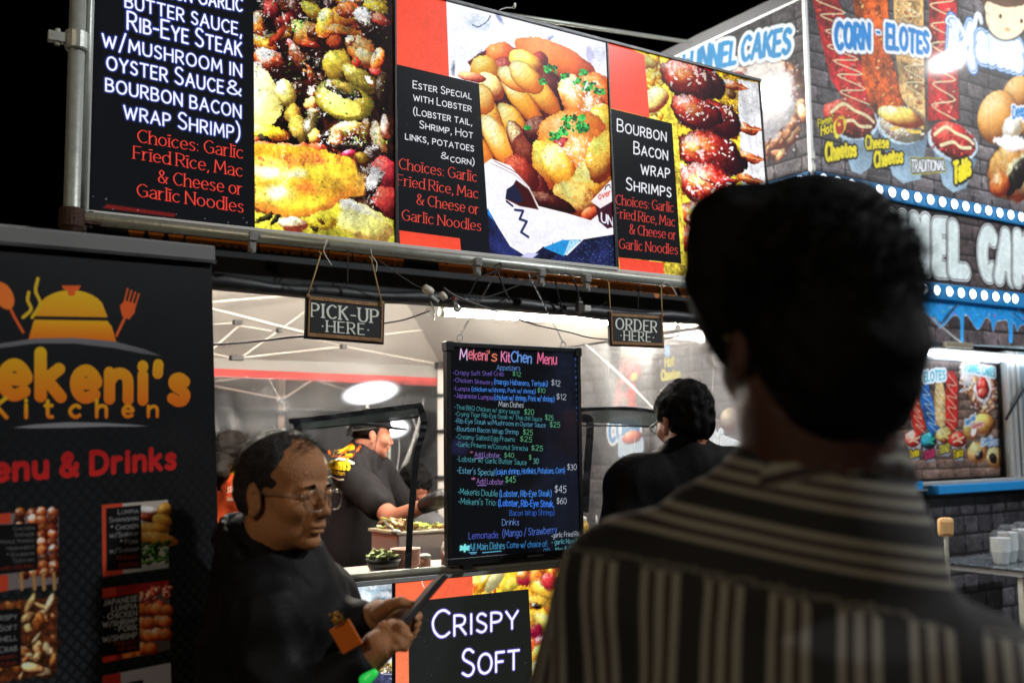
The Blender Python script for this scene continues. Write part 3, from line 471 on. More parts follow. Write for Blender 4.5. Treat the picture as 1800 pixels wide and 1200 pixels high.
    # red blocks and the black text box
    P([(-10, -100), (246, -100), (262, 326), (20, 270)], RED, grad=(250, 86, 60)); P([(20, 268), (388, 354), (424, 905), (440, 1170), (40, 1140)], (14, 16, 19)); P([(425, 905), (436, 1100), (380, 1090), (320, 1010), (320, 960)], (14, 16, 24)); P([(52, 972), (308, 1006), (314, 1074), (55, 1042)], RED, grad=(250, 80, 55))
    K = dict(sc=True, gap=2.2, glow=(.5, (110, 110, 150), .4), col=(236, 236, 240))
    for t, l, r_ in (('Ester Special', (110, 372), (356, 420)), ('with Lobster', (112, 424), (356, 473)), ('(Lobster tail,', (112, 484), (358, 530)), ('Shrimp, Hot', (138, 540), (362, 585)), ('links, potatoes', (78, 588), (366, 640))): sh.text(t, l, r_, 30, 1.25, **K)
    sh.text('&', (228, 669), (260, 672), 26, 1.3, **K); sh.text('corn)', (268, 683), (368, 698), 28, 1.25, **K)
    choices(sh, (('Choices: Garlic', (52, 712), (378, 768)), ('Fried Rice, Mac', (46, 780), (383, 838)), ('& Cheese or', (126, 862), (386, 905)), ('Garlic Noodles', (64, 928), (396, 975))), 44, (236, 78, 64))
    sh.specks(60, (30, 280, 420, 1130), [(90, 90, 94)], (.5, 1.6), 67, .35, 6)
def paint3(sh):
    sh.view(1180, 0, 2.856); B = sh.blob; P = sh.poly; sh.c[:] = (250, 214, 60); w = (0, sh.nx, 0, sh.ny)
    for i in range(60):
        r = random.Random(100+i); B(r.uniform(-110, 60), r.uniform(300, 1500), r.uniform(22, 60), r.uniform(16, 40), r.uniform(0, 90), r.choice([(250, 214, 60), (255, 240, 130), (226, 170, 40), (244, 190, 40)]), lo=(150, 96, 16), gloss=.3)
    sh.warp(16, 4)
    P([(200, 330), (450, 400), (520, 1500), (160, 1500)], (244, 190, 40), tex=.4); P([(330, 395), (450, 420), (520, 1500), (380, 1500)], (250, 250, 252)); sh.line([(345, 430), (380, 600), (400, 800), (410, 1100)], 22, (222, 222, 232), soft=8, a=.8); sh.line([(400, 450), (430, 700), (450, 1100)], 10, (226, 224, 236), soft=6, a=.7)
    for i in range(26):
        r = random.Random(300+i); B(r.uniform(230, 330), r.uniform(430, 1400), r.uniform(20, 50), r.uniform(14, 30), r.uniform(0, 90), r.choice([(250, 206, 60), (200, 130, 20), (120, 60, 10), (240, 120, 30)]), gloss=.5)
    r = random.Random(5)
    for k, (x, y, rx, ry, an, tail) in enumerate(((110, 395, 170, 92, 22, (310, 430)), (180, 585, 190, 92, 26, (385, 645)), (190, 770, 175, 110, 26, (400, 790)), (200, 950, 170, 110, 28, (395, 905)), (180, 1100, 160, 80, 20, (390, 1080)), (200, 1240, 170, 90, 20, (390, 1230)))):
        tx_, ty = tail
        B(tx_-10, ty, 62, 24, an-4, (196, 84, 30), lo=(90, 20, 10), hi=(255, 170, 90), gloss=.7, rough=.2); P([(tx_+30, ty-14), (tx_+78, ty+14), (tx_+20, ty+24)], (190, 70, 34)); sh.line([(tx_-40, ty-10), (tx_+10, ty), (tx_+60, ty+12)], 4, (255, 190, 120))
        B(x, y, rx, ry, an, (150, 24, 20), hi=(230, 74, 46), lo=(46, 2, 12), gloss=.5, tex=.3, rough=.22, edge=.5)
        B(x-40, y-12, rx*.5, ry*.6, an, (226, 110, 44), lo=(170, 40, 26), gloss=.5, rough=.4, a=.75, soft=18); B(x-70, y-26, rx*.26, ry*.26, an, (252, 176, 76), gloss=.4, rough=.4, a=.8, soft=14)
        for j in range(6): B(x+r.uniform(-.7, .7)*rx, y+r.uniform(-.4, .6)*ry, r.uniform(18, 50), r.uniform(8, 18), an+r.uniform(-40, 40), r.choice([(120, 8, 20), (80, 6, 10), (180, 30, 40)]), gloss=.9, rough=.5, a=.8)
        glints(sh, 34, (x-rx*.75, y-ry*.6, x+rx*.7, y+ry*.3), 500+k, size=(2, 6)); B(x+20, y+ry*.98, rx*.8, 16, an, (34, 4, 8), gloss=.3, a=.9, soft=8)
    sh.view(680, 0, 2.4)
    P([(1090, 200), (1220, 230), (1260, 1200), (1165, 1180)], (252, 222, 70), tex=.25)
    for i in range(120):
        r = random.Random(700+i); y = r.uniform(215, 1190); x = r.uniform(1085, 1150+ (y-200)*.09); B(x, y, r.uniform(12, 30), r.uniform(10, 22), r.uniform(0, 90), r.choice([(250, 206, 50), (255, 240, 120), (240, 170, 30), (250, 226, 90)]), lo=(170, 100, 10), gloss=.35, rough=.25)
    B(1130, 420, 50, 60, 60, (255, 240, 140), gloss=.3)
    sh.view(1180, 0, 2.856)
    for k, (x, y, rx, ry, an) in enumerate(((80, 395, 150, 86, 22), (130, 560, 130, 80, 26))): B(x, y, rx, ry, an, (160, 30, 22), hi=(236, 84, 50), lo=(50, 2, 12), gloss=.5, tex=.3, rough=.25, edge=.5); B(x-20, y-16, rx*.45, ry*.5, an, (230, 116, 50), gloss=.6, rough=.4, a=.8, soft=16); glints(sh, 30, (x-90, y-60, x+90, y+40), 600+k, size=(2, 6))
    sh.warp(6, 1.6).sauce(.14, 120); sh.view(680, 0, 2.4)
    P([(905, 150), (1086, 234), (1108, 498), (935, 455)], RED, grad=(246, 86, 66)); P([(932, 456), (1202, 522), (1242, 1112), (975, 1086)], (12, 14, 16)); P([(978, 1086), (1166, 1108), (1170, 1174), (984, 1152)], RED, grad=(246, 80, 60))
    K = dict(sc=True, gap=2.3, glow=(.5, (110, 110, 150), .4), col=(240, 240, 244))
    for t, l, r_ in (('Bourbon', (972, 553), (1178, 598)), ('Bacon', (1042, 648), (1184, 676)), ('wrap', (1072, 734), (1192, 752)), ('Shrimps', (1010, 800), (1198, 832))): sh.text(t, l, r_, 50, 1.15, **K)
    choices(sh, (('Choices: Garlic', (966, 862), (1208, 896)), ('Fried Rice, Mac', (964, 918), (1214, 956)), ('& Cheese or', (1024, 986), (1218, 1012)), ('Garlic Noodles', (980, 1048), (1226, 1074))), 41, (226, 70, 60))
Q0, Q1 = 2.70, 2.648
GB = 'lit menu boxes above the stall window'
light_box(.508, 1.365, 2.214, 3.06, Q0, 2.705, 'lit menu box listing garlic butter sauce and rib-eye steak beside mushrooms and golden fillet', paint1, 1024, 'menu_print_steak', group=GB)
light_box(1.379, 2.205, 2.212, 3.013, Q0, 2.722, 'lit menu box with lobster and shrimp heaped in white paper', paint2, 1024, 'menu_print_lobster', group=GB)
light_box(2.222, 2.985, 2.205, 3.022, Q0, 2.738, 'lit menu box showing bacon wrapped shrimps on skewers', paint3, 900, 'menu_print_shrimp', group=GB)
# ------------------------------------------------------------------ pipe frame that carries the menu boxes
def zq(x, y, q): p = onq(x, y, q); return p
pf = thing('pipe_frame', W(.462, 2.67, 0), 'galvanised pipe frame with clamps carrying the three lit menu boxes', 'pipe frame')
px_ = onq(131, 205, 2.67); s_p = float(px_@D_)
MB().tube([W(s_p, 2.67, 0), W(s_p, 2.67, 3.3)], .0195, 16).build('upright_pipe', GALV, pf, True)
MB().tube([W(s_p+.032, 2.70, 2.12), W(s_p+.034, 2.705, 3.2)], .010, 10).build('thin_pipe', GALV, pf, True)
za = sz(160, 384, 2.672)[1]; zb = sz(1100, 490, 2.672)[1]
MB().tube([W(s_p, 2.672, za), W(3.15, 2.672, zb)], .0165, 14).build('cross_pipe', GALV, pf, True)
MB().tube([W(s_p+.02, 2.715, za+.016), W(3.15, 2.715, zb+.016)], .009, 8).build('thin_pipe', GALV, pf, True)
def coupler(c, r=.028, h=.05, bolt=-1, m=GALV):
    b = MB().lathe(c, [(r*.9, -h/2), (r, -h/2+.004), (r, h/2-.004), (r*.9, h/2)], 18); b.obox(np.asarray(c)+D_*bolt*.045, D_*.022, M_*.012, Z_*.012); b.tube([np.asarray(c)+D_*bolt*.045-Z_*.02, np.asarray(c)+D_*bolt*.045+Z_*.022], .007, 8)
    return b.build('coupler', m, pf, bevel=.001)
zc = sz(131, 72, 2.67)[1]; coupler(W(s_p, 2.67, zc)); coupler(W(s_p, 2.67, za-.005), .03, .05, 1, RUST)
MB().lathe(W(s_p, 2.67, za-.10), [(.021, 0), (.0215, .065), (.027, .07), (.027, .10), (.022, .105)], 16).build('reducer', RUST, pf, True)
MB().lathe(W(s_p, 2.67, za-.155), [(.023, 0), (.024, .05)], 16).build('coupler', GALV, pf, True)
CLAMP = mat('clear_clamp', (190, 190, 186), .2, .3, .2, 60, trans=.3)
for x, y in ((443, 424), (838, 468), (950, 487), (1030, 497)):
    c = onq(x, y-4, 2.66); b = MB().obox(c+Z_*.006, D_*.011, M_*.016, Z_*.012); b.obox(c-Z_*.022, D_*.0085, M_*.010, Z_*.016); b.lathe(c-Z_*.03-M_*.012, [(.004, 0), (.006, .002), (.006, .006)], 10, -M_); b.build('pipe_clamp', CLAMP, pf, bevel=.0015)
# ------------------------------------------------------------------ canopy tent with its clear front
TW = 3.16; TB = 5.6
tent = thing('canopy_tent', W(1.6, 4.1, 0), 'pale canopy tent over the stall kitchen with black printed valance', 'canopy tent')
FAB = mat('tent_fabric', (196, 188, 178), .85, 0, .07, 3, .25, 7)
POWD = mat('tent_pole_white', (214, 206, 196), .45, 0, .06)
PINKP = mat('tent_pole_warm', (214, 178, 158), .5, 0, .06)
def cloth(name, P, m, parent, nu=24, nv=16, amp=.02, seed=0, sag=0):
    """a sheet of fabric between four corners with folds and sag"""
    P = [np.asarray(p, float) for p in P]; nrm = np.cross(P[1]-P[0], P[3]-P[0]); nrm /= np.linalg.norm(nrm); nz_ = fnoise(64, 1.6, 900+seed); V = []; F = []
    for j in range(nv+1):
        for i in range(nu+1):
            u, v = i/nu, j/nv; p = P[0]*(1-u)*(1-v)+P[1]*u*(1-v)+P[2]*u*v+P[3]*(1-u)*v; e = min(1, 6*min(u, 1-u, v, 1-v)+.15)
            V.append(p+nrm*amp*e*nz_[int(v*50) % 64, int(u*50) % 64]-Z_*sag*16*u*(1-u)*v*(1-v))
    for j in range(nv):
        for i in range(nu): a = j*(nu+1)+i; F.append((a, a+1, a+nu+2, a+nu+1))
    return MB().add(V, F).build(name, m, parent, True)
EZ = 2.10; PK = 3.0
cloth('roof_panel', [W(.5, TB, EZ), W(TW, TB, EZ), W(1.68, 4.15, PK), W(1.48, 4.15, PK)], FAB, tent, seed=1, amp=.014)
cloth('roof_panel', [W(TW, TB, EZ), W(TW, 2.78, EZ+.02), W(1.68, 4.05, PK), W(1.68, 4.15, PK)], FAB, tent, seed=2, amp=.014)
cloth('roof_panel', [W(.5, 2.78, EZ+.02), W(.5, TB, EZ), W(1.48, 4.15, PK), W(1.48, 4.05, PK)], FAB, tent, seed=3, amp=.014)
cloth('roof_panel', [W(TW, 2.78, EZ+.1), W(.5, 2.78, EZ+.1), W(1.48, 4.05, PK), W(1.68, 4.05, PK)], FAB, tent, seed=4, amp=.014)
MB().box(.5, TW, TB+.005, TB+.01, EZ-.10, EZ+.005).build('rear_valance', mat('valance_grey', (176, 172, 166), .8, 0, .08, 4), tent)
z1 = sz(375, 646, TB-.01)[1]; z2 = sz(375, 659, TB-.01)[1]; z3 = sz(765, 664, TB-.01)[1]; z4 = sz(765, 678, TB-.01)[1]
MB().hexa([W(.5, TB-.012, z2+.01), W(TW, TB-.012, z4), W(TW, TB-.004, z4), W(.5, TB-.004, z2+.01), W(.5, TB-.012, z1+.012), W(TW, TB-.012, z3), W(TW, TB-.004, z3), W(.5, TB-.004, z1+.012)]).build('red_trim', mat('red_webbing', (214, 70, 66), .7, 0, .1, 20), tent)
for (s_, q_) in ((TW-.02, TB-.03), (.53, TB-.03), (TW-.02, 2.80), (.53, 2.80)):
    MB().bar(W(s_, q_, 0), W(s_, q_, EZ), .045, .045, (1, 0, 0)).build('leg', POWD, tent, bevel=.004)
BRK = mat('tent_bracket', (26, 24, 24), .5, 0, .2)
def bar2(x0, y0, x1, y1, q, w, m=POWD, v=(370, 480, 4.284)):
    a = onq(v[0]+x0/v[2], v[1]+y0/v[2], q); b = onq(v[0]+x1/v[2], v[1]+y1/v[2], q); MB().bar(a, b, w*.55, w, (M_[0], M_[1], 0)).build('truss_bar', m, tent, bevel=.002)
for i, (x0, y0, x1, y1, w) in enumerate(((-60, 224, 690, 160, 27), (-60, 250, 720, 452, 31), (-40, 390, 160, 375, 20), (210, 396, 460, 436, 18), (-20, 600, 208, 400, 25), (222, 640, 720, 285, 21), (-40, 592, 160, 640, 20), (250, 634, 1000, 552, 22), (690, 470, 1000, 552, 16))): bar2(x0, y0, x1, y1, 5.0+.03*i, w/4.284/1800*5.4)
for i, (x0, y0, x1, y1, w) in enumerate(((870, 668, 1420, 772, 17), (1110, 592, 1560, 538, 22), (1000, 500, 1240, 378, 20), (1170, 430, 1360, 474, 16), (1320, 590, 1440, 600, 15))): bar2(x0, y0, x1, y1, 5.28+.03*i, w/3.53/1800*5.6, v=(360, 420, 3.53))
for x, y, w, h in ((205, 370, 60, 36), (515, 430, 32, 30), (197, 638, 95, 36), (1000, 552, 40, 36)):
    c = onq(370+x/4.284, 480+y/4.284, 4.96); MB().obox(c, D_*w/4.284/1800*2.7, M_*.02, Z_*h/4.284/1800*2.7).build('bracket', BRK, tent, bevel=.004)
# brackets and cable ties on the far right leg
for y in (642, 694, 757, 838): c = onq(775, y, TB-.07); MB().obox(c, D_*.03, M_*.028, Z_*(.02 if y == 642 else .008)).build('bracket', BRK, tent, bevel=.003)
c = onq(781, 646, TB-.11); MB().lathe(c, [(.014, 0), (.014, .01)], 12, -M_).build('button', mat('red_button', (200, 40, 40), .4), tent)
# second canopy seen through the back
t2 = thing('rear_canopy', W(1.9, 6.6, 0), 'warm lit canopy frame behind the kitchen tent with dark back sheet', 'canopy tent')
tent_, tent = tent, t2
V5 = (370, 480, 4.284)
for i, (x0, y0, x1, y1, w) in enumerate(((-60, 830, 310, 775, 18), (-60, 832, 520, 945, 24), (430, 785, 520, 950, 20), (545, 948, 775, 800, 22), (775, 800, 1100, 905, 18))): bar2(x0, y0, x1, y1, 5.95+.03*i, w/4.284/1800*6.3, PINKP)
a = onq(370+538/4.284, 660, 6.15); MB().bar([a[0], a[1], 0], [a[0], a[1], 2.05], .036, .036, (1, 0, 0)).build('leg', PINKP, tent, bevel=.003)
for y in (960, 1050): c = onq(370+538/4.284, 480+y/4.284, 6.1); MB().obox(c, D_*.026, M_*.026, Z_*.014).build('bracket', BRK, tent, bevel=.003)
cloth('roof_panel', [W(.9, 8.2, 1.86), W(3.6, 8.2, 1.86), W(3.6, 6.4, 2.5), W(.7, 6.4, 2.5)], mat('rear_fabric', (170, 128, 112), .85, 0, .1, 3), t2, seed=6)
cloth('back_sheet', [W(.6, 8.0, 0), W(4.2, 8.0, 0), W(4.2, 8.0, 1.92), W(.6, 8.0, 1.92)], mat('back_sheet_grey', (74, 70, 68), .7, 0, .15, 3, .3, 5), t2, seed=7, amp=.03)
tent = tent_
# wet-looking clear plastic
def clear(name, tintv=.9, haze=.10, rough=.12, milky=(.8, .8, .8)):
    m = bpy.data.materials.new(name); m.use_nodes = True; nt = m.node_tree; nt.nodes.clear(); N = nt.nodes.new; L = nt.links.new
    out = N('ShaderNodeOutputMaterial'); tr = N('ShaderNodeBsdfTransparent'); tr.inputs[0].default_value = (tintv, tintv, tintv, 1); gl = N('ShaderNodeBsdfGlossy'); gl.inputs['Roughness'].default_value = rough
    df = N('ShaderNodeBsdfTranslucent'); df.inputs[0].default_value = (*milky, 1); lw = N('ShaderNodeLayerWeight'); lw.inputs[0].default_value = .5; fr = N('ShaderNodeMapRange'); pw = N('ShaderNodeMath'); pw.operation = 'POWER'; pw.inputs[1].default_value = 4.0; L(lw.outputs[1], pw.inputs[0]); L(pw.outputs[0], fr.inputs[0]); fr.inputs[3].default_value = .035; fr.inputs[4].default_value = .75; co = N('ShaderNodeTexCoord'); no = N('ShaderNodeTexNoise'); no.inputs['Scale'].default_value = 2.6; no.inputs['Detail'].default_value = 7; no.inputs['Distortion'].default_value = 1.5
    mp = N('ShaderNodeMapping'); mp.inputs['Scale'].default_value = (1, 1, .35); L(co.outputs['Object'], mp.inputs[0]); L(mp.outputs[0], no.inputs['Vector']); bp = N('ShaderNodeBump'); bp.inputs['Strength'].default_value = .5; bp.inputs['Distance'].default_value = .03; L(no.outputs[0], bp.inputs['Height']); L(bp.outputs[0], gl.inputs['Normal'])
    m1 = N('ShaderNodeMixShader'); mr = N('ShaderNodeMapRange'); mr.inputs[1].default_value = .35; mr.inputs[2].default_value = .75; mr.inputs[3].default_value = haze*.3; mr.inputs[4].default_value = haze*2; L(no.outputs[0], mr.inputs[0]); L(mr.outputs[0], m1.inputs[0]); L(tr.outputs[0], m1.inputs[1]); L(df.outputs[0], m1.inputs[2])
    m2 = N('ShaderNodeMixShader'); L(fr.outputs[0], m2.inputs[0]); L(m1.outputs[0], m2.inputs[1]); L(gl.outputs[0], m2.inputs[2]); L(m2.outputs[0], out.inputs[0]); return m
PLASTIC = clear('clear_vinyl', .93, .05); PLASTIC2 = clear('clear_vinyl_side', .92, .16, .16); PLASTICB = clear('clear_vinyl_rear', .92, .20, .2)
cloth('clear_side_wall', [W(TW, 2.80, 0), W(TW, TB, 0), W(TW, TB, EZ), W(TW, 2.80, EZ)], PLASTIC2, tent, 40, 30, .012, 8)
cloth('clear_rear_wall', [W(.52, TB-.03, 0), W(TW, TB-.03, 0), W(TW, TB-.03, 2.0), W(.52, TB-.03, 2.0)], PLASTICB, tent, 40, 30, .012, 9)
def fold(x0, y0, x1, y1, r=.004, on='side'):
    f = (lambda x, y: ons(x, y, TW-.01)) if on == 'side' else (lambda x, y: onq(x, y, TB-.06))
    P = [f(x0+(x1-x0)*t+6*math.sin(3*t), y0+(y1-y0)*t) for t in np.linspace(0, 1, 8)]; MB().tube(P, [r*(.4+.6*math.sin(math.pi*min(max(t, .05), .95))) for t in np.linspace(0, 1, 8)], 6).build('plastic_fold', mat('vinyl_fold', (225, 222, 216), .25, 0, .1, 20, alpha=.28), tent, True)
for a in ((1002, 582, 1152, 722, .006), (1085, 560, 1130, 640, .004), (1048, 905, 1040, 1010, .008), (1080, 560, 1010, 600, .005), (1248, 530, 1250, 700, .003), (1120, 730, 1078, 990, .003)): fold(*a)
for a in ((745, 700, 702, 830, .010), (700, 760, 690, 850, .005), (720, 720, 735, 800, .006), (728, 760, 700, 840, .005), (600, 745, 640, 770, .004)): fold(*a, on='back')
# clear front sheet above the serving hatch, with its taped hem and straps
fp = [W(.55, 2.735, 1.72), W(TW-.02, 2.735, 1.72), W(TW-.02, 2.735, 2.07), W(.55, 2.735, 2.07)]
fl = sz(512, 735, 2.735); fr_ = sz(742, 714, 2.735)
cloth('clear_front_sheet', [W(.7, 2.735, fl[1]+.02), W(TW-.03, 2.735, fr_[1]-.01), W(TW-.03, 2.735, 2.07), W(.7, 2.735, 2.07)], PLASTIC, tent, 50, 12, .004, 10)
def ribbon(name, pts, wd, m, q=2.72, parent=None, seed=0, thick=.0015, vert=False):
    r = random.Random(seed); V = []; F = []; n = len(pts)
    for i, (x, y) in enumerate(pts):
        a = np.array(pts[max(i-1, 0)], float); b = np.array(pts[min(i+1, n-1)], float); t = (b-a)/np.linalg.norm(b-a); nn = np.array([-t[1], t[0]])*(wd[i] if hasattr(wd, '__len__') else wd)/2*(1+r.uniform(-.05, .05))
        for sg in (-1, 1):
            p = onq(x+nn[0]*sg, y+nn[1]*sg, q+r.uniform(-.0015, .0015)); V.append(p); V.append(p+M_*thick)
    for i in range(n-1): k = i*4; F += [(k, k+4, k+6, k+2), (k+1, k+3, k+7, k+5), (k, k+1, k+5, k+4), (k+2, k+6, k+7, k+3)]
    return MB().add(V, F).build(name, m, parent)
def lerp(pts, n):
    P = _cr(pts, n); return [tuple(p) for p in P]
CLTAPE = clear('bunched_vinyl', .42, .12, .3, (.10, .14, .14))
ribbon('taped_hem', lerp([(508, 740), (580, 733), (660, 722), (742, 712)], 6), 9, BLKTAPE, 2.722, tent, 1); ribbon('rolled_vinyl', lerp([(516, 748), (590, 740), (680, 731), (738, 723)], 8), 17, CLTAPE, 2.727, tent, 2); ribbon('taped_hem', lerp([(512, 757), (590, 749), (680, 740), (736, 732)], 6), 3, BLKTAPE, 2.717, tent, 3)
ribbon('strap', lerp([(738, 712), (745, 740), (742, 765), (733, 795), (728, 850), (722, 910), (719, 960), (717, 1004)], 4), 11, BLKTAPE, 2.712, tent, 4); ribbon('strap', lerp([(518, 738), (524, 752), (521, 790), (517, 850)], 4), 13, BLKTAPE, 2.712, tent, 5)
ribbon('taped_hem', lerp([(1018, 720), (1060, 718), (1110, 718), (1156, 724)], 6), 6, BLKTAPE, 2.722, tent, 6); ribbon('rolled_vinyl', lerp([(1020, 730), (1070, 731), (1120, 735), (1156, 736)], 8), 26, CLTAPE, 2.727, tent, 7); ribbon('taped_hem', lerp([(1020, 748), (1080, 748), (1150, 750)], 6), 3, BLKTAPE, 2.717, tent, 8)
ribbon('strap', lerp([(1024, 734), (1036, 738), (1037, 762), (1032, 830), (1028, 900)], 5), 13, BLKTAPE, 2.712, tent, 9)
# black valance with the orange lettering
def paintv(sh):
    sh.c[:] = (22, 23, 24); w = (0, sh.nx, 0, sh.ny); sh.c *= (1+.10*sh._nz(w, 0))[..., None]
    sh.view(0, 0, 1); O = (214, 118, 34)
    sh.text('www.mekeniskitchen.com', (226, 411), (704, 464), 46, 2.7, col=O, gap=3.0); sh.text('Email: info@mekeniskitchen.com,', (776, 471), (1155, 512), 44, 2.7, col=O, gap=2.4); sh.text('for Caterings, Events', (1165, 513), (1330, 531), 44, 2.7, col=O, gap=2.4)
z_v = sz(700, 530, 2.745)[1]
vs = Sheet(W(.46, 2.745, z_v), D_, Z_, 2.69, .26, 1800); paintv(vs); vs.build('valance', vs.material('valance_print', rough=.55, bump=.5), tent)
hp = []; r0_ = random.Random(4)
for i in range(41): t = i/40; hp.append(W(.46+2.69*t, 2.737+.004*math.sin(t*31), z_v+.012+.004*math.sin(t*17)+.002*math.sin(t*53)))
MB().tube(hp, [.021+.003*math.sin(i*1.3) for i in range(41)], 12).build('valance_hem', mat('valance_black_hem', (26, 27, 28), .5, 0, .2, 12, .2, 16), tent, True)
# ------------------------------------------------------------------ serving counter
ct = thing('serving_counter', W(1.6, 2.9, 0), 'serving counter with double metal rail along its front edge', 'counter')
zr = sz(700, 1008, 2.70)[1]
MB().tube([W(.9, 2.70, zr), W(3.1, 2.70, zr)], .013, 14).build('rail', GALV, ct, True)
MB().tube([W(.9, 2.715, zr-.026), W(3.1, 2.715, zr-.026)], .009, 10).build('rail', GALV, ct, True)
MB().box(.9, 3.1, 2.735, 3.22, zr-.05, zr-.035).build('counter_top', mat('counter_white', (196, 186, 180), .5, 0, .08, 8), ct, bevel=.002)
MB().box(.9, 3.1, 2.76, 2.775, .1, zr-.052).build('counter_front', mat('counter_dark', (26, 26, 28), .6), ct)
for s_ in (.93, 3.07): MB().box(s_-.02, s_+.02, 3.16, 3.2, 0, zr-.052).build('leg', GALV, ct)
zl = sz(830, 1012, 2.69)[1]
def paint_low1(sh):
    sh.view(560, 1000, 6); B = sh.blob; sh.c[:] = (244, 246, 255)
    for (x, y, a, b, an, c) in ((560, 240, 180, 100, 10, (150, 186, 218)), (640, 330, 150, 40, 5, (120, 160, 196)), (600, 420, 120, 100, 10, (80, 104, 130)), (520, 360, 70, 80, -20, (150, 180, 206)), (420, 500, 140, 80, 0, (130, 134, 190)), (700, 230, 90, 50, 30, (170, 206, 234)), (640, 420, 60, 70, 30, (40, 50, 66)), (740, 560, 130, 100, 10, (84, 90, 110))): B(x, y, a, b, an, c, gloss=.3, rough=.5, tex=.3, soft=20, a=.85, flat=.4)
    B(560, 195, 42, 42, 0, (240, 248, 255), gloss=0, flat=1); B(560, 190, 26, 26, 0, (176, 206, 230), gloss=0, flat=1); B(700, 310, 130, 24, -4, (246, 250, 255), gloss=0, flat=1, soft=12); sh.poly([(280, 460), (400, 450), (440, 560), (280, 580)], (150, 150, 206), soft=16, a=.8)
    sh.warp(8, 2); sh.specks(90, (480, 330, 700, 520), [(30, 50, 70), (220, 236, 250), (60, 90, 120)], (4, 12), 3, .8, 3); sh.poly([(560, 1060), (850, 1060), (850, 1400), (520, 1400)], (50, 54, 80), tex=.3); sh.poly([(640, 1000), (850, 980), (850, 1110), (720, 1080), (600, 1090)], (214, 180, 90), tex=.5, soft=8); sh.line([(660, 1105), (730, 1112), (790, 1108)], 9, (200, 200, 214)); sh.line([(750, 1150), (780, 1172)], 8, (180, 180, 196)); sh.specks(80, (650, 1010, 800, 1095), [(240, 230, 190), (160, 110, 40), (255, 250, 230)], (3, 9), 4, .9)
def paint_low2(sh):
    sh.view(560, 960, 4.286); B = sh.blob; P = sh.poly; sh.c[:] = (244, 150, 30)
    P([(500, 220), (2200, 50), (2200, 1500), (500, 1700)], (244, 170, 40), tex=.4)
    r = random.Random(9)
    for i in range(70):
        x = r.uniform(1100, 2500); y = r.uniform(120, 1900); B(x, y, r.uniform(50, 130), r.uniform(34, 80), r.uniform(0, 180), r.choice([(250, 190, 50), (240, 120, 34), (255, 226, 110), (226, 80, 30), (250, 160, 40), (255, 210, 70)]), lo=(190, 40, 30), gloss=.25, rough=.4, tex=.15, soft=8, a=.9)
    sh.warp(34, 6).sauce(.3)
    for (x, y, a, b, an, c) in ((1330, 240, 150, 60, -62, (255, 244, 170)), (1240, 300, 120, 30, -60, (240, 170, 40)), (1450, 290, 90, 50, -40, (255, 226, 80)), (1560, 250, 80, 60, 0, (190, 30, 60)), (1540, 215, 50, 40, 0, (240, 140, 60)), (1650, 240, 70, 60, 20, (250, 130, 50)), (1700, 330, 110, 60, 20, (250, 190, 60)), (1740, 260, 60, 60, 0, (220, 50, 60)), (1650, 410, 90, 50, 10, (255, 200, 70)), (1640, 455, 36, 24, 20, (20, 6, 10)), (1600, 560, 30, 60, 0, (255, 170, 60)), (1700, 560, 90, 60, 30, (255, 230, 110)), (1630, 660, 50, 70, 20, (140, 12, 50)), (1680, 720, 60, 40, -30, (160, 20, 50)), (1600, 760, 40, 60, 0, (230, 90, 50)), (1680, 830, 110, 90, -30, (250, 170, 60)), (1640, 960, 60, 80, 0, (255, 190, 70))): B(x, y, a, b, an, c, lo=tuple(int(v*.6) for v in c), gloss=.3, rough=.35, tex=.1, soft=10)
    sh.warp(8, 2)
    P([(560, 240), (1158, 180), (1162, 380), (560, 420)], (246, 100, 66)); P([(560, 240), (830, 230), (840, 400), (676, 420), (690, 1400), (560, 1400)], (248, 108, 68), grad=(250, 140, 96))
    P([(676, 420), (830, 402), (1580, 322), (1606, 800), (1640, 2600), (690, 2600)], (28, 31, 28))
    K = dict(sc=True, gap=2.2, col=(250, 250, 255), glow=(.35, (110, 90, 230), .9)); sh.text('Crispy', (858, 690), (1500, 612), (205, 165), 1.05, **K); sh.text('Soft', (1082, 980), (1508, 918), (200, 180), 1.05, **K); sh.text('Shell', (1000, 1260), (1518, 1180), (200, 180), 1.05, **K); sh.text('Crab', (1080, 1540), (1528, 1450), (200, 180), 1.05, **K)
    sh.line([(785, 250), (778, 272), (795, 310)], 9, (255, 214, 206))
    sh.specks(60, (700, 420, 1580, 1000), [(120, 120, 120)], (.8, 2.4), 9, .4, 4)
GB2 = 'lit menu boxes under the counter rail'
def low_box(s0, s1, label, paint, res, name):
    t = thing('menu_light_box', W((s0+s1)/2, 2.70, zl-.8), label, 'light box sign', GB2); sh = Sheet(W(s0, 2.69, zl-.80), D_, Z_, s1-s0, .80, res); paint(sh); sh.grain(.03); sh.build('lit_panel', sh.material(name, emit=1.05, rough=.25, dust=.08), t)
    MB().box(s0-.006, s1+.006, 2.692, 2.745, zl+.001, zl+.014).build('frame_rail', ALU, t, bevel=.001); MB().box(s0-.006, s1+.006, 2.692, 2.745, zl-.814, zl-.801).build('frame_rail', ALU, t, bevel=.001)
    for a in (s0-.0065, s1+.0015): MB().box(a, a+.005, 2.688, 2.745, zl-.80, zl).build('frame_post', BLKPL, t)
    MB().box(s0, s1, 2.70, 2.74, zl-.79, zl-.01).build('box_back', mat('box_back_metal', (60, 60, 62), .5, .6), t)
s_m = sz(692, 1100, 2.69)[0]
low_box(s_m-.84, s_m-.006, 'lit menu box under the rail with pale blue picture behind the phone', paint_low1, 620, 'menu_print_blue')
low_box(s_m+.006, s_m+.84, 'lit menu box reading crispy soft in white on black', paint_low2, 900, 'menu_print_crab')
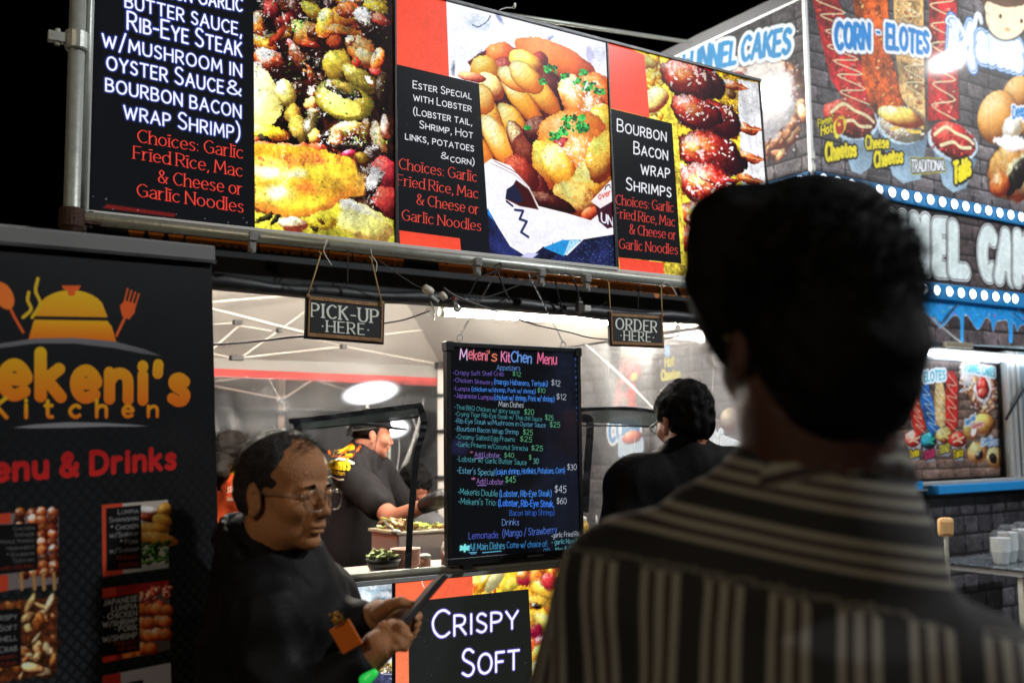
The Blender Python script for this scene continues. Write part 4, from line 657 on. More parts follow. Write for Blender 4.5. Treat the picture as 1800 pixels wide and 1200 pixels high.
t_ = MB(); ribbon('tape_piece', [(587, 1018), (600, 1013), (596, 1032)], 15, mat('pale_blue_tape', (150, 190, 205), .4), 2.68); tag(bpy.data.objects['tape_piece'], 'scrap of pale blue tape stuck on the counter rail', 'tape')
tag(MB().tube([onq(593, 1030, 2.683), onq(599, 1075, 2.683), onq(604, 1200, 2.683)], .0065, 8).build('cable', WIRE), 'black cable taped down across the pale blue menu box', 'cable')
# ------------------------------------------------------------------ wooden signs on twine
WOODG = mat('worn_gold_wood', (150, 112, 70), .6, .1, .35, 40, .4, 80); TWINE = mat('jute_twine', (176, 150, 96), .9, 0, .25, 60)
def hang_sign(quad, q, lines, label, tw, name):
    p = [onq(x, y, q) for x, y in quad]; s0 = (p[0]+p[3])@D_/2; s1 = (p[1]+p[2])@D_/2; zt = (p[0][2]+p[1][2])/2; zb_ = (p[2][2]+p[3][2])/2; dz = (p[1][2]-p[0][2]+p[2][2]-p[3][2])/2
    eu = W(s1, q, zt+dz/2)-W(s0, q, zt-dz/2); w = np.linalg.norm(eu); eu /= w; ev = np.cross(-M_, -eu); ev = np.cross(eu, -M_)*1.0; ev = ev if ev[2] > 0 else -ev; h = zt-zb_
    o = W(s0, q, zb_-dz/2); t = thing('hanging_sign', o+eu*w/2, label, 'hanging sign', 'hand lettered hanging signs')
    c = o+eu*w/2+ev*h/2; MB().obox(c+M_*.006, eu*w/2, ev*h/2, M_*.005).build('board', mat('sign_board_black', (24, 22, 20), .6), t, bevel=.001)
    f = h*.085
    for (cc, a, b) in ((o+eu*w/2+ev*f*1.1, w/2-f*.6, f*.5), (o+eu*w/2+ev*(h-f*1.1), w/2-f*.6, f*.5)): MB().obox(cc-M_*.001, eu*a, ev*b, M_*.002).build('frame_strip', WOODG, t, bevel=.0005)
    for (cc, a, b) in ((o+eu*f*.85+ev*h/2, f*.25, h/2-f*1.7), (o+eu*(w-f*.85)+ev*h/2, f*.25, h/2-f*1.7)): MB().obox(cc-M_*.001, eu*a, ev*b, M_*.002).build('frame_strip', WOODG, t, bevel=.0005)
    sh = Sheet(o+eu*f*1.3+ev*f*1.8-M_*.002, eu, ev, w-f*2.6, h-f*3.6, 420, (20, 23, 24)); sh.grain(.15, 0); sh.view(0, 0, 1)
    for ln in lines: sh.text(ln[0], ln[1], ln[2], ln[3], ln[4], col=(235, 240, 228), nib=2.0, serif=True, gap=3.4)
    sh.build('lettered_face', sh.material(name, rough=.6), t)
    for (bx, by, tx_, ty) in tw:
        a = onq(bx, by, q-.006); b = onq(tx_, ty, 2.655); MB().tube([a, a*.5+b*.5-Z_*.002, b, b+M_*.02+Z_*.012], .0022, 6).build('twine', TWINE, t, True); MB().lathe(a-M_*.001, [(.004, 0), (.006, .002), (.004, .004)], 10, -M_).build('eyelet', WOODG, t)
    return t
hang_sign(((537, 515), (676, 530), (674, 605), (536, 595)), 2.63, (('PICK-UP', (547, 556), (664, 568), (23, 23), 1.9), ('\u2022HERE\u2022', (566, 582), (648, 589), (19, 19), 1.8)), 'black sign reading pick-up here hanging on jute twine under the steak menu', ((541, 520, 564, 446), (671, 532, 653, 455)), 'sign_print_pickup')
hang_sign(((1072, 547), (1167, 553), (1167, 611), (1072, 608)), 2.63, (('ORDER', (1083, 578), (1154, 584), (19, 19), 1.9), ('\u2022HERE\u2022', (1091, 597), (1149, 601), (16, 16), 1.8)), 'black sign reading order here hanging on jute twine at the shrimp menu', ((1073, 548, 1070, 496), (1164, 554, 1162, 505)), 'sign_print_order')
# ------------------------------------------------------------------ glowing hand-written menu board
def paint_menu(sh):
    sh.view(760, 580, 2.727); sh.c[:] = (4, 6, 10); B = sh.blob; T = sh.text
    B(640, 500, 120, 520, 4, (12, 20, 54), gloss=0, flat=1, soft=120, rough=.3, a=.45, tex=.3); B(560, 880, 190, 160, 0, (8, 12, 30), gloss=0, flat=1, soft=110, a=.5); B(130, 560, 50, 40, 0, (20, 20, 70), gloss=0, flat=1, soft=30, a=.6)
    for i in range(34): y = 140+i*29; B(688+i*1.15, y, 7, 7, 0, (60, 110, 220), gloss=0, flat=1, soft=8, a=.75 if i > 7 else .5)
    pu = (150, 120, 240); bl = (70, 140, 240); cy = (110, 200, 235); wh = (225, 235, 250); gn = (120, 220, 160); pk = (236, 120, 140); tl = (90, 190, 200)
    n = [0]
    def H(t, l, r, c, col, wd=.68): n[0] += 1; T(t, l, r, c, wd, layers=[(1.0, tuple(v*.35 for v in col), .5, 2.0), (0, col, 1)], gap=2.0, jit=.5, seed=n[0], slant=.04)
    for t, l, r, c in (('M', (132, 138), (166, 141), (236, 190, 230)), ('ekeni', (174, 138), (262, 146), pk), ("'s", (268, 146), (308, 148), (240, 130, 100)), ('Kit', (330, 148), (372, 152), (236, 130, 180)), ('Chen', (378, 152), (474, 157), (110, 160, 240)), ('Menu', (504, 160), (594, 163), (236, 110, 150))): H(t, l, r, 48, c, 1.3)
    H('Appetizers', (308, 190), (420, 194), 24, (120, 170, 250)); H('-Crispy Soft Shell Crab', (98, 213), (342, 220), 20, pu); H('$12', (384, 218), (424, 222), 20, gn)
    H('-Chicken Skewers', (100, 248), (288, 262), 20, pu); H('(mango Habanero, Teriyaki)', (296, 258), (552, 270), 24, bl, 1.2); H('$12', (570, 264), (612, 268), 26, wh); H('-Lumpia', (102, 288), (178, 292), 20, pu); H('(chicken w/shrimp, Pork w/ shrimp)', (188, 292), (494, 304), 20, bl, 1.3); H('$10', (504, 300), (540, 302), 22, gn)
    H('-Japanese Lumpia', (104, 322), (290, 334), 22, pu); H('(chicken w/ shrimp, Pork w/ shrimp)', (296, 334), (584, 342), 24, bl, 1.2); H('$12', (594, 330), (640, 334), 26, wh); H('Main Dishes', (318, 366), (436, 370), 24, wh)
    for t, l, r, c, p, pl, pr__ in (('-Thai BBQ Chicken w/ spicy sauce', (106, 378), (416, 402), 20, '$20', (440, 402), (486, 405)), ('-Crying Tiger Rib-Eye Steak w/ Thai chili Sauce', (108, 410), (524, 436), 20, '$25', (540, 430), (578, 434)), ('-Rib-Eye Steak w/Mushroom in Oyster Sauce', (108, 444), (542, 466), 21, '$25', (562, 464), (610, 467)), ('-Bourbon Bacon Wrap Shrimp', (110, 482), (412, 500), 22, '$25', (434, 500), (480, 503)), ('-Creamy Salted Egg Prawns', (112, 520), (394, 534), 22, '$25', (420, 532), (476, 537)), ('-Garlic Prawns w/Coconut Sriracha', (114, 556), (456, 578), 22, '$25', (474, 574), (528, 578))): H(t, l, r, c, cy if t[1] in 'RB' else tl); H(p, pl, pr__, 24, gn)
    H('*', (180, 600), (194, 600), 22, pk); H('Add Lobster:', (202, 608), (326, 612), 24, (170, 140, 230)); H('$40', (344, 610), (390, 612), 22, gn); H('-Lobster w/ Garlic Butter Sauce', (118, 628), (450, 646), 24, tl); H('$', (462, 620), (474, 620), 22, gn); H('30', (484, 640), (508, 640), 24, (130, 220, 220))
    H("-Ester's Special", (118, 684), (296, 696), 28, cy); H('(cajun shrimp, Hotlinks, Potatoes, Corn)', (304, 690), (634, 684), 26, bl, 1.2); H('$30', (646, 668), (690, 670), 26, wh); H('*', (186, 732), (204, 732), 28, (230, 130, 200)); H('Add Lobster:', (212, 736), (344, 740), 26, (180, 130, 220)); H('$45', (350, 728), (398, 730), 28, gn)
    H('-Mekenis Double', (122, 786), (312, 796), 28, tl); H('(Lobster, Rib-Eye Steak)', (322, 796), (570, 796), 28, bl, 1.3); H('$45', (586, 778), (640, 778), 32, wh); H("-Mekeni's Trio:", (124, 832), (306, 840), 28, tl); H('(Lobster, Rib-Eye Steak,', (316, 842), (582, 846), 30, (60, 130, 246), 1.5); H('$60', (596, 830), (642, 832), 28, wh)
    H('Bacon Wrap Shrimp)', (370, 888), (584, 886), 26, (60, 120, 236)); H('Drinks', (334, 934), (414, 934), 28, (130, 170, 250)); H('Lemonade:', (174, 1002), (318, 994), 32, (90, 110, 230)); H('(Mango / Strawberry', (336, 992), (596, 972), 34, (90, 130, 240))
    H('*', (132, 1092), (172, 1092), 62, (130, 240, 240), 2.2); H('All Main Dishes', (176, 1056), (346, 1046), 32, (90, 190, 240)); H('Come w/ choice of:', (356, 1044), (552, 1036), 28, (70, 160, 240)); H('-garlic Fried Rice', (570, 994), (716, 984), 22, wh); H('- garlic Noodles', (572, 1026), (712, 1018), 22, (120, 220, 230)); H('OR', (532, 1074), (562, 1072), 26, (90, 160, 240)); H('- Mac & Cheese', (576, 1066), (716, 1054), 24, (120, 220, 230))
    sh.line([(176, 1066), (212, 1064)], 4, (110, 200, 240)); sh.line([(240, 1066), (330, 1058)], 4, (110, 200, 240)); sh.line([(184, 1072), (208, 1070)], 3, (110, 200, 240)); sh.line([(204, 614), (240, 614)], 3, (170, 140, 230)); sh.line([(216, 744), (258, 744)], 3, (170, 140, 230))
qm = 2.675; p0 = sz(787, 1004, qm); p1_ = sz(785, 600, qm); p2_ = sz(1016, 613, qm); zb0 = zr+.012
mb_t = thing('menu_board', W((p1_[0]+p2_[0])/2, qm, zb0), 'tall black glowing board with hand written menu standing on the rail', 'menu board')
s0, s1 = p1_[0]-.002, p2_[0]+.006; z1m = (p1_[1]+p2_[1])/2
sh = Sheet(W(s0+.014, qm, zb0+.022), D_, Z_, s1-s0-.028, z1m-zb0-.036, 1250); paint_menu(sh); sh.build('writing_panel', sh.material('menu_board_print', emit=.86, rough=.12), mb_t)
for a, b, c_, d_ in ((s0, s1, z1m-.014, z1m), (s0, s1, zb0, zb0+.022)): MB().box(a, b, qm-.006, qm+.02, c_, d_).build('frame_rail', BLKPL, mb_t, bevel=.0015)
for a in (s0, s1-.014): MB().box(a, a+.0138, qm-.0055, qm+.019, zb0+.0222, z1m-.0142).build('frame_post', BLKPL, mb_t, bevel=.001)
for a in (s0-.003, s1-.023): MB().box(a, a+.026, qm-.009, qm+.022, z1m-.027, z1m+.002).build('corner_guard', BLKPL, mb_t, bevel=.0015)
MB().box((s0+s1)/2-.03+.06, (s0+s1)/2+.03+.06, qm-.0075, qm-.0061, zb0+.007, zb0+.013).build('name_strip', mat('grey_mark', (90, 90, 92), .5), mb_t)
MB().box(s0+.015, s1-.015, qm+.005, qm+.018, zb0+.023, z1m-.015).build('back_plate', BLKPL, mb_t)
for a in (s0+.05, s1-.08): MB().box(a, a+.03, qm-.012, qm+.02, zb0-.012, zb0-.0005).build('foot', BLKPL, mb_t)
CH = mat('chain_steel', (150, 150, 150), .3, .9)
for (x0, y0, x1, y1) in ((808, 590, 873, 478), (990, 602, 928, 478)):
    a = onq(x0, y0, 2.665); b = onq(x1, y1, 2.652); n = 26; m_ = MB(); r_ = np.linalg.norm(b-a)/n; t = (b-a)/np.linalg.norm(b-a); u = np.cross(t, M_); u /= np.linalg.norm(u)
    for i in range(n):
        cc = a+(b-a)*(i+.5)/n; uu = u if i % 2 else M_; P = [cc+t*r_*.62*math.cos(k*math.pi/4)+uu*r_*.3*math.sin(k*math.pi/4) for k in range(9)]; m_.tube(P, .0009, 4, False)
    ch = m_.build('chain', CH, mb_t)
    c = onq(x0, y0+4, 2.665); MB().tube([c+(D_*math.cos(k*math.pi/8)+Z_*math.sin(k*math.pi/8))*.010 for k in range(17)], .0014, 6, False).build('ring', CH, mb_t, True)
# glued-on reflection-like shell sticker: a small peach cone on the board
s_ = Sheet(onq(895, 884, qm-.001)-0*Z_, D_, Z_, .02, .02, 40)
# ------------------------------------------------------------------ lamps inside the kitchen
TUBE = mat('tube_glow', (255, 250, 240), .5, emis=(255, 246, 232), es=390, var=0)
def tube_lamp(a, b, label, r=.014, m=None, cat='tube lamp', group=None):
    a = np.asarray(a); b = np.asarray(b); t = thing('tube_lamp', (a+b)/2, label, cat, group); d = (b-a)/np.linalg.norm(b-a)
    MB().tube([a+d*.02, b-d*.02], r, 12).build('glowing_tube', m or TUBE, t, True)
    MB().obox((a+b)/2+Z_*(r+.008), (b-a)/2, M_*.009, Z_*.006).build('housing', WHITEPL, t, bevel=.002)
    for c, s in ((a, 1), (b, -1)): MB().lathe(c, [(r+.003, 0), (r+.003, .022)], 12, d*s).build('end_cap', WHITEPL, t)
    return t
tube_lamp(onq(772, 549, 3.7), onq(1072, 566, 3.7), 'bright white tube lamp across the kitchen above the menu board', .013)
tube_lamp(onq(1150, 556, 4.1), onq(1192, 575, 3.3), 'bright white tube lamp end beside the order sign', .012)
tube_lamp(W(.85, 3.75, 2.42), W(1.9, 3.75, 2.42), 'bright white tube lamp over the left half of the kitchen', .013)  # added out of sight to brighten the left of the kitchen
# soft glare on the rear plastic, made as glowing discs that fade out
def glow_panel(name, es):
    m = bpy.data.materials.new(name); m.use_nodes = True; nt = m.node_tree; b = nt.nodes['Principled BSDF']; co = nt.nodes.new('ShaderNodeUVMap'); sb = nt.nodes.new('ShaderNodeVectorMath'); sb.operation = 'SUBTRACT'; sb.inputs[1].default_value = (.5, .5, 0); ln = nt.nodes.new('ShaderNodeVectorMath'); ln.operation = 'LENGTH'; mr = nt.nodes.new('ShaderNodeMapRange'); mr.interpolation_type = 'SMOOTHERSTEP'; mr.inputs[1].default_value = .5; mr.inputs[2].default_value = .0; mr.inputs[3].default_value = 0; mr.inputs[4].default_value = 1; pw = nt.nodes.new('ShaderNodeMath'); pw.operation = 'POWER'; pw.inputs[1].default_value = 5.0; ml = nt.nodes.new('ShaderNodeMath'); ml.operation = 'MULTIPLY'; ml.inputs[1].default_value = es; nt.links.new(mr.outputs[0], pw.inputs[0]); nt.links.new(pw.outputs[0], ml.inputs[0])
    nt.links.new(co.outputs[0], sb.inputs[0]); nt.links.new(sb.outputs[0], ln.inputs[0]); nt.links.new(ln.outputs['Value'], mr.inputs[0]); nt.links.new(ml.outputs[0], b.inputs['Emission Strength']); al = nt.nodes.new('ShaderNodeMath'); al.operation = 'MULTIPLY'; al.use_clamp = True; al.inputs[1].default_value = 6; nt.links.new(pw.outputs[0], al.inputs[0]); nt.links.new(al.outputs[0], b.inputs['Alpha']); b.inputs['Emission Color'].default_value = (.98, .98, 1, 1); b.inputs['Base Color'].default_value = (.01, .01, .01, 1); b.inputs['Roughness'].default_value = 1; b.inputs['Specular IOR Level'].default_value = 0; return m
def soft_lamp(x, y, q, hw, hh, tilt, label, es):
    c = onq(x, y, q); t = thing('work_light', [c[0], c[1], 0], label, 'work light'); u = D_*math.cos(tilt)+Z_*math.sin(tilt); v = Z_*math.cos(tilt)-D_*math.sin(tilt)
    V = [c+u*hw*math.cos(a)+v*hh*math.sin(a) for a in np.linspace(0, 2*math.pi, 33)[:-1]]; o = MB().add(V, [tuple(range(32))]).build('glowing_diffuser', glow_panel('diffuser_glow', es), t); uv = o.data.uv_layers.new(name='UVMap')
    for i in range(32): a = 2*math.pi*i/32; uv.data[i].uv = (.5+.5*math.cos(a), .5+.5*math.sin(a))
    MB().tube([c+M_*.05-u*hw*.4, c+M_*.05+u*hw*.4], .03, 12).build('housing', BLKPL, t, True); MB().tube([c+M_*.05, [c[0]+M_[0]*.05, c[1]+M_[1]*.05, 0]], .012, 8).build('stand', GALV, t)  # housing and stand are added behind the glare disc
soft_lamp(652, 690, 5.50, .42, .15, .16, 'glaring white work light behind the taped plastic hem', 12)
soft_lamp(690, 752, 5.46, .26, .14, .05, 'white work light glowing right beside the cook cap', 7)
# flood lamps: two placed by the truck's reflections, warm and cool ones added as fill
def flood(pos, aim, power, col, label, size=.35, on_pole=True):
    pos = np.asarray(pos, float); t = thing('flood_lamp', [pos[0], pos[1], 0], label, 'flood lamp', 'flood lamps of the fairground')
    d = np.asarray(aim, float)-pos; d /= np.linalg.norm(d); q = Vector(tuple(d)).to_track_quat('-Z', 'Y'); ld = bpy.data.lights.new('flood_light', 'AREA'); ld.shape = 'RECTANGLE'; ld.size = size; ld.size_y = size*.6; ld.energy = power; ld.color = col; lo = bpy.data.objects.new('flood_light', ld); COL.objects.link(lo); lo.rotation_mode = 'QUATERNION'; lo.rotation_quaternion = q; lo.location = Vector(tuple(pos+d*.05-np.array([pos[0], pos[1], 0]))); lo.parent = t
    u = np.cross(d, [0, 0, 1]); u /= np.linalg.norm(u); v = np.cross(u, d)
    MB().obox(pos-d*.02, u*size*.55, v*size*.35, d*.05).build('lamp_head', BLKPL, t, bevel=.01); MB().tube([[pos[0], pos[1], 0], pos-d*.08], .03, 10).build('pole', GALV, t)
flood(W(9.39, 1.46, 5.46), W(5.4, 3.75, 3.0), 90, (1, .98, .95), 'flood lamp on a pole to the right of the truck front', .2)
flood(W(1.5, 6.71, 4.95), W(4.49, 4.2, 3.4), 200, (1, .98, .95), 'flood lamp on a pole behind the canopy tent', .2)
flood([-2.0, -3.2, 3.8], [.1, 2.3, 1.8], 64, (1, .82, .60), 'warm flood lamp on a pole behind the queue', .5)  # added to lift the signs, banner and queue
flood([7.5, 1.5, 7.6], W(4.6, 3.7, 1.8), 620, (.93, .96, 1), 'cool flood lamp on a pole opposite the truck hatch', .5)  # added to lift the truck front and the banner
# ------------------------------------------------------------------ funnel cake truck
TS = 4.49; TQ = 3.75
BC = ((104, 98, 101), (72, 70, 74)); BM = (34, 33, 35)
truck = thing('food_truck', W(6.2, 4.9, 0), 'food truck wrapped in grey brick print with corn and funnel cake pictures', 'food truck')
BLUE = mat('truck_blue', (34, 128, 190), .35, 0, .08, 6); BODY = mat('truck_body_dark', (40, 40, 42), .6)
MB().box(TS+.06, 8.6, 3.95, 6.15, .45, 4.0).build('body', BODY, truck)
for a in (5.2, 7.6): MB().lathe(W(a, 3.9, .33), [(.18, 0), (.33, .01), (.33, .2), (.18, .21)], 24, M_).build('wheel', BLKPL, truck)
def cake(sh, x, y, rx, ry, seed, n=46, top=(246, 244, 246)):
    r = random.Random(seed)
    sh.blob(x, y, rx, ry, 0, (150, 96, 62), rough=.3, gloss=.2, tex=.3)
    for i in range(n):
        a = r.uniform(0, 6.28); k = r.uniform(.62, 1.0); sh.blob(x+rx*k*math.cos(a), y+ry*k*math.sin(a), r.uniform(.16, .34)*rx, r.uniform(.10, .18)*rx, math.degrees(a)+r.uniform(50, 130), r.choice([(196, 140, 96), (172, 112, 76), (214, 164, 120), (150, 94, 66)]), gloss=.3, rough=.3, tex=.25, edge=.3)
    if top: sh.blob(x, y, rx*.66, ry*.66, 0, top, lo=(170, 170, 180), gloss=.2, rough=.55, tex=.12, soft=9)
    sh.specks(70, (x-rx*.9, y-ry*.9, x+rx*.9, y+ry*.9), [(240, 238, 240), (224, 214, 208)], (2, 6), seed+1, .7)
def zig(sh, x0, y0, x1, y1, w, n, col, wd, seed):
    r = random.Random(seed); P = [];
    for i in range(n+1): t = i/n; P.append((x0+(x1-x0)*t+(w if i % 2 else -w)*r.uniform(.8, 1.05), y0+(y1-y0)*t+r.uniform(-4, 4)+(14 if i % 2 else -14)))
    sh.line(P, wd, tuple(v*.6 for v in col), a=.5, soft=3); sh.line(P, wd*.8, col)
def outl(c, o1, o2=None, w1=1.6, w2=2.4):
    L = [(w2, o2, 1)] if o2 is not None else []
    return L+[(w1, o1, 1), (0, c, 1)]
def paint_up(sh):
    bricks(sh, .20, .10, BC, BM, .005, 3); sh.view(1180, 0, 2.856); B = sh.blob; P = sh.poly; r = random.Random(12)
    for pts, c in (([(700, -200), (830, -200), (838, 0), (945, 290), (1000, 520), (865, 500), (800, 400), (750, 200), (708, 0)], (176, 30, 34)), ([(915, -220), (1085, -220), (1088, 60), (1105, 280), (1168, 530), (1010, 560), (960, 400), (950, 200), (912, 20)], (226, 96, 22)), ([(1110, -220), (1262, -220), (1268, 330), (1276, 600), (1225, 600), (1150, 480), (1120, 200)], (206, 164, 104)), ([(1300, -220), (1425, -220), (1440, 300), (1444, 600), (1285, 608), (1290, 300)], (182, 26, 32))):
        sh.poly([(x+6, y+8) for x, y in pts], (26, 24, 26), soft=10, a=.7); P(pts, c, tex=.28, soft=3)
        xs = [p[0] for p in pts]
    for i in range(230):
        y = r.uniform(-200, 580); t = (y+200)/800; k = r.choice((0, 0, 1, 2, 3)); cx = (770+(930-770)*max(0, (y/520)) if k == 0 else 1000+90*max(0, y/520) if k == 1 else 1190+40*max(0, y/600) if k == 2 else 1365)
        w = (62, 76, 60, 66)[k]; c = (((214, 50, 40), (140, 14, 24), (226, 84, 60)), ((240, 120, 40), (206, 80, 18), (250, 150, 70)), ((236, 200, 130), (160, 90, 50), (244, 226, 170)), ((214, 50, 40), (140, 14, 24), (226, 84, 60)))[k]; B(cx+r.uniform(-w, w)*.85, y, r.uniform(6, 18), r.uniform(5, 12), r.uniform(0, 180), r.choice(c), gloss=.25, rough=.5, a=.75)
    for k, (x0, y0, x1, y1, w, n, wd) in enumerate(((770, -60, 930, 510, 70, 15, 7), (1190, -60, 1225, 560, 52, 15, 5), (1364, -60, 1366, 590, 66, 13, 7))): zig(sh, x0, y0, x1, y1, w, n, (238, 226, 178), wd, k)
    def cup(body, top, tc, cheese):
        P(body, (96, 118, 140), grad=(170, 200, 220), tex=.06, soft=2.5); x, y, rx, ry, an = top; B(x, y+10, rx+8, ry+6, an, (190, 214, 230), gloss=0, flat=.8); B(x, y, rx, ry, an, tc, lo=tuple(v*.5 for v in tc), gloss=.3, tex=.35, rough=.2)
        for i in range(40): B(x+r.uniform(-.8, .8)*rx, y+r.uniform(-.6, .9)*ry, r.uniform(5, 13), r.uniform(4, 9), r.uniform(0, 180), tuple(min(255, v*r.uniform(.7, 1.4)) for v in tc), gloss=.3, a=.8)
        sh.line([(x-rx*.75, y-ry*.3), (x-rx*.3, y-ry*.75), (x+rx*.1, y-ry*.4), (x+rx*.55, y-ry*.1), (x+rx*.8, y+ry*.25)], 20, (150, 120, 60), a=.4, soft=6); sh.line([(x-rx*.75, y-ry*.34), (x-rx*.3, y-ry*.8), (x+rx*.1, y-ry*.44), (x+rx*.55, y-ry*.14), (x+rx*.8, y+ry*.2)], 17, cheese); sh.line([(x-rx*.5, y+ry*.3), (x, y+ry*.1), (x+rx*.3, y+ry*.42), (x+rx*.7, y+ry*.45)], 17, cheese)
    cup([(852, 690), (1046, 650), (1000, 840), (950, 876), (905, 860)], (905, 596, 138, 92, 18), (172, 40, 38), (240, 226, 176)); cup([(1040, 650), (1290, 670), (1250, 900), (1165, 922), (1110, 880)], (1165, 625, 122, 86, 12), (236, 226, 196), (246, 206, 90)); cup([(1298, 700), (1535, 800), (1478, 945), (1415, 968), (1365, 930)], (1415, 706, 126, 84, 26), (182, 34, 38), (242, 230, 184))
    B(1160, 590, 116, 50, 14, (246, 212, 96), gloss=.4, rough=.25)
    BL, WH = (26, 132, 206), (240, 244, 250)
    for t, l, r_, c, s in (('CORN', (826, 238), (994, 244), (120, 112), 1), ('-', (1032, 190), (1046, 192), 60, 2), ('ELOTES', (1082, 238), (1290, 268), (114, 96), 3)): sh.text(t, l, r_, c, 2.4, layers=[(2.0, (60, 50, 60), .5, 1.0), (1.5, WH, 1), (0, BL, 1)], gap=2.9, jit=.5, seed=s)
    sh.text('M', (1400, 300), (1512, 330), 205, 1.5, layers=[(1.5, (30, 110, 176), 1), (1.05, WH, 1), (.75, (30, 110, 176), 1), (.4, (222, 236, 248), 1)], jit=.3, seed=4); sh.line([(1400, 130), (1380, 110), (1398, 84), (1430, 100), (1440, 200)], 24, (30, 110, 176)); sh.line([(1400, 130), (1380, 110), (1398, 84), (1430, 100), (1440, 200)], 15, (222, 236, 248)); sh.line([(1440, 110), (1425, 220), (1375, 280), (1400, 300)], 26, (222, 236, 248))
    sh.line([(1440, 110), (1500, 220), (1530, 90), (1548, 80), (1555, 110)], 30, (222, 236, 248)); sh.text('asons', (1545, 285), (1752, 345), (150, 170), 2.3, layers=[(1.9, (30, 110, 176), 1), (1.45, WH, 1), (1.15, (30, 110, 176), 1), (.7, (222, 236, 248), 1)], gap=3.0)
    Y = (240, 222, 40); K_ = (18, 18, 18)
    def yel(t, l, r_, c, w=2.2): sh.text(t, l, r_, c, w, layers=[(1.6, K_, 1), (.2, Y, 1)], gap=2.9, jit=.4, seed=8)
    yel("Flamin'", (736, 638), (812, 612), 34, 1.5); yel('Hot', (752, 680), (806, 662), 44, 1.8); yel('Cheetos', (776, 806), (926, 780), (86, 60)); yel('Cheese', (976, 748), (1090, 742), (66, 50), 1.8); yel('Cheetos', (1020, 838), (1160, 812), (72, 60)); yel('Takis', (1420, 918), (1500, 874), (96, 84))
    B(845, 640, 30, 52, 6, (232, 200, 50), gloss=0, flat=1, rough=.9); B(842, 634, 22, 38, 6, (206, 44, 34), gloss=0, flat=1, rough=.3); B(842, 626, 8, 10, 0, (240, 190, 60), gloss=0, flat=1); B(1475, 812, 10, 14, 0, (220, 200, 60), gloss=0, flat=1)
    sh.text('TRADITIONAL', (1206, 866), (1372, 852), (62, 44), 1.5, layers=[(2.0, (200, 196, 60), 1), (1.2, (40, 44, 56), 1), (.1, (236, 240, 246), 1)], gap=2.2)
    # cakes to the right
    for (x, y, a, b, an) in ((1745, 470, 78, 90, 20), (1640, 590, 100, 135, 10), (1790, 620, 60, 60, 20)): B(x+5, y+7, a+6, b+6, an, (24, 22, 24), gloss=0, flat=1, a=.6, soft=10); B(x, y, a, b, an, (226, 160, 78), hi=(250, 206, 130), lo=(130, 70, 26), gloss=.15, tex=.08, rough=.05)
    B(1712, 640, 46, 66, 20, (242, 240, 232), lo=(180, 160, 130), gloss=.1, rough=.3); B(1700, 860, 116, 150, 10, (24, 22, 24), gloss=0, flat=1, a=.6, soft=10); B(1700, 850, 106, 150, 14, (196, 120, 60), lo=(110, 54, 24), gloss=.2, tex=.25, rough=.2); B(1775, 880, 100, 130, 30, (232, 208, 150), gloss=.2, rough=.3, tex=.2); B(1745, 870, 40, 110, 30, (20, 16, 18), gloss=.3, rough=.5, tex=.4); B(1720, 730, 90, 40, 10, (238, 232, 226), lo=(190, 170, 160), gloss=0, rough=.6, tex=.2); B(1650, 930, 50, 60, 0, (210, 110, 50), gloss=.4, rough=.4)
    sh.text('Deep Fried', (1715, 596), (1850, 560), 56, 2.0, layers=[(1.8, WH, 1), (0, BL, 1)], gap=2.8, jit=.4, seed=5)
    B(1690, 60, 120, 150, 8, (26, 22, 26), gloss=0, flat=1, a=.7, soft=8, rough=.0); B(1690, 10, 128, 60, 0, (66, 40, 30), gloss=0, flat=1, rough=0); B(1690, 70, 108, 130, 10, (240, 206, 168), gloss=0, flat=1, rough=0, tex=.0); B(1690, -30, 126, 70, 6, (66, 40, 30), gloss=0, flat=1, rough=.1, tex=.1); B(1590, 40, 16, 30, 0, (240, 206, 168), gloss=0, flat=1, rough=0); B(1652, 84, 8, 12, 0, (50, 30, 26), gloss=0, flat=1, rough=0); B(1758, 108, 8, 12, 0, (50, 30, 26), gloss=0, flat=1, rough=0); B(1688, 150, 15, 10, 20, (226, 130, 90), gloss=0, flat=1, rough=0)
    for x in (1048, 1592): sh.line([(x, -200), (x+4, 1000)], 2.5, (30, 30, 32), a=.6, smooth=False)
    sh.line([(705, 830), (1800, 1030)], 3, (150, 152, 156), a=.7, smooth=False)
def paint_mid(sh):
    bricks(sh, .20, .10, ((84, 74, 74), (62, 56, 58)), BM, .005, 5); sh.view(1500, 300, 3.53); D = (24, 30, 40); WH = (246, 250, 250); F = (224, 238, 238)
    for t, l, r_, c in (('F', (-40, 560), (20, 566), (300, 300)), ('U', (95, 572), (165, 580), (296, 296)), ('N', (235, 586), (306, 592), (290, 290)), ('N', (378, 596), (450, 602), (284, 282))): sh.text(t, l, r_, c, 1.9, layers=[(1.75, D, 1), (1.4, WH, 1), (1.1, D, 1), (.9, F, 1)])
    LL = [(1.6, (20, 22, 26), .6, .8), (1.4, D, 1), (1.15, WH, 1), (.9, D, 1), (.7, F, 1)]
    for t, l, r_, c in (('E', (520, 612), (582, 616), (270, 270)), ('L', (620, 622), (694, 628), (268, 262)), ('C', (800, 640), (866, 650), (262, 258)), ('A', (905, 660), (985, 672), (262, 258)), ('K', (1020, 674), (1090, 684), (262, 260)), ('E', (1140, 694), (1200, 700), (255, 250)), ('S', (1245, 705), (1310, 712), (255, 250))): sh.text(t, l, r_, c, 2.3, layers=LL)
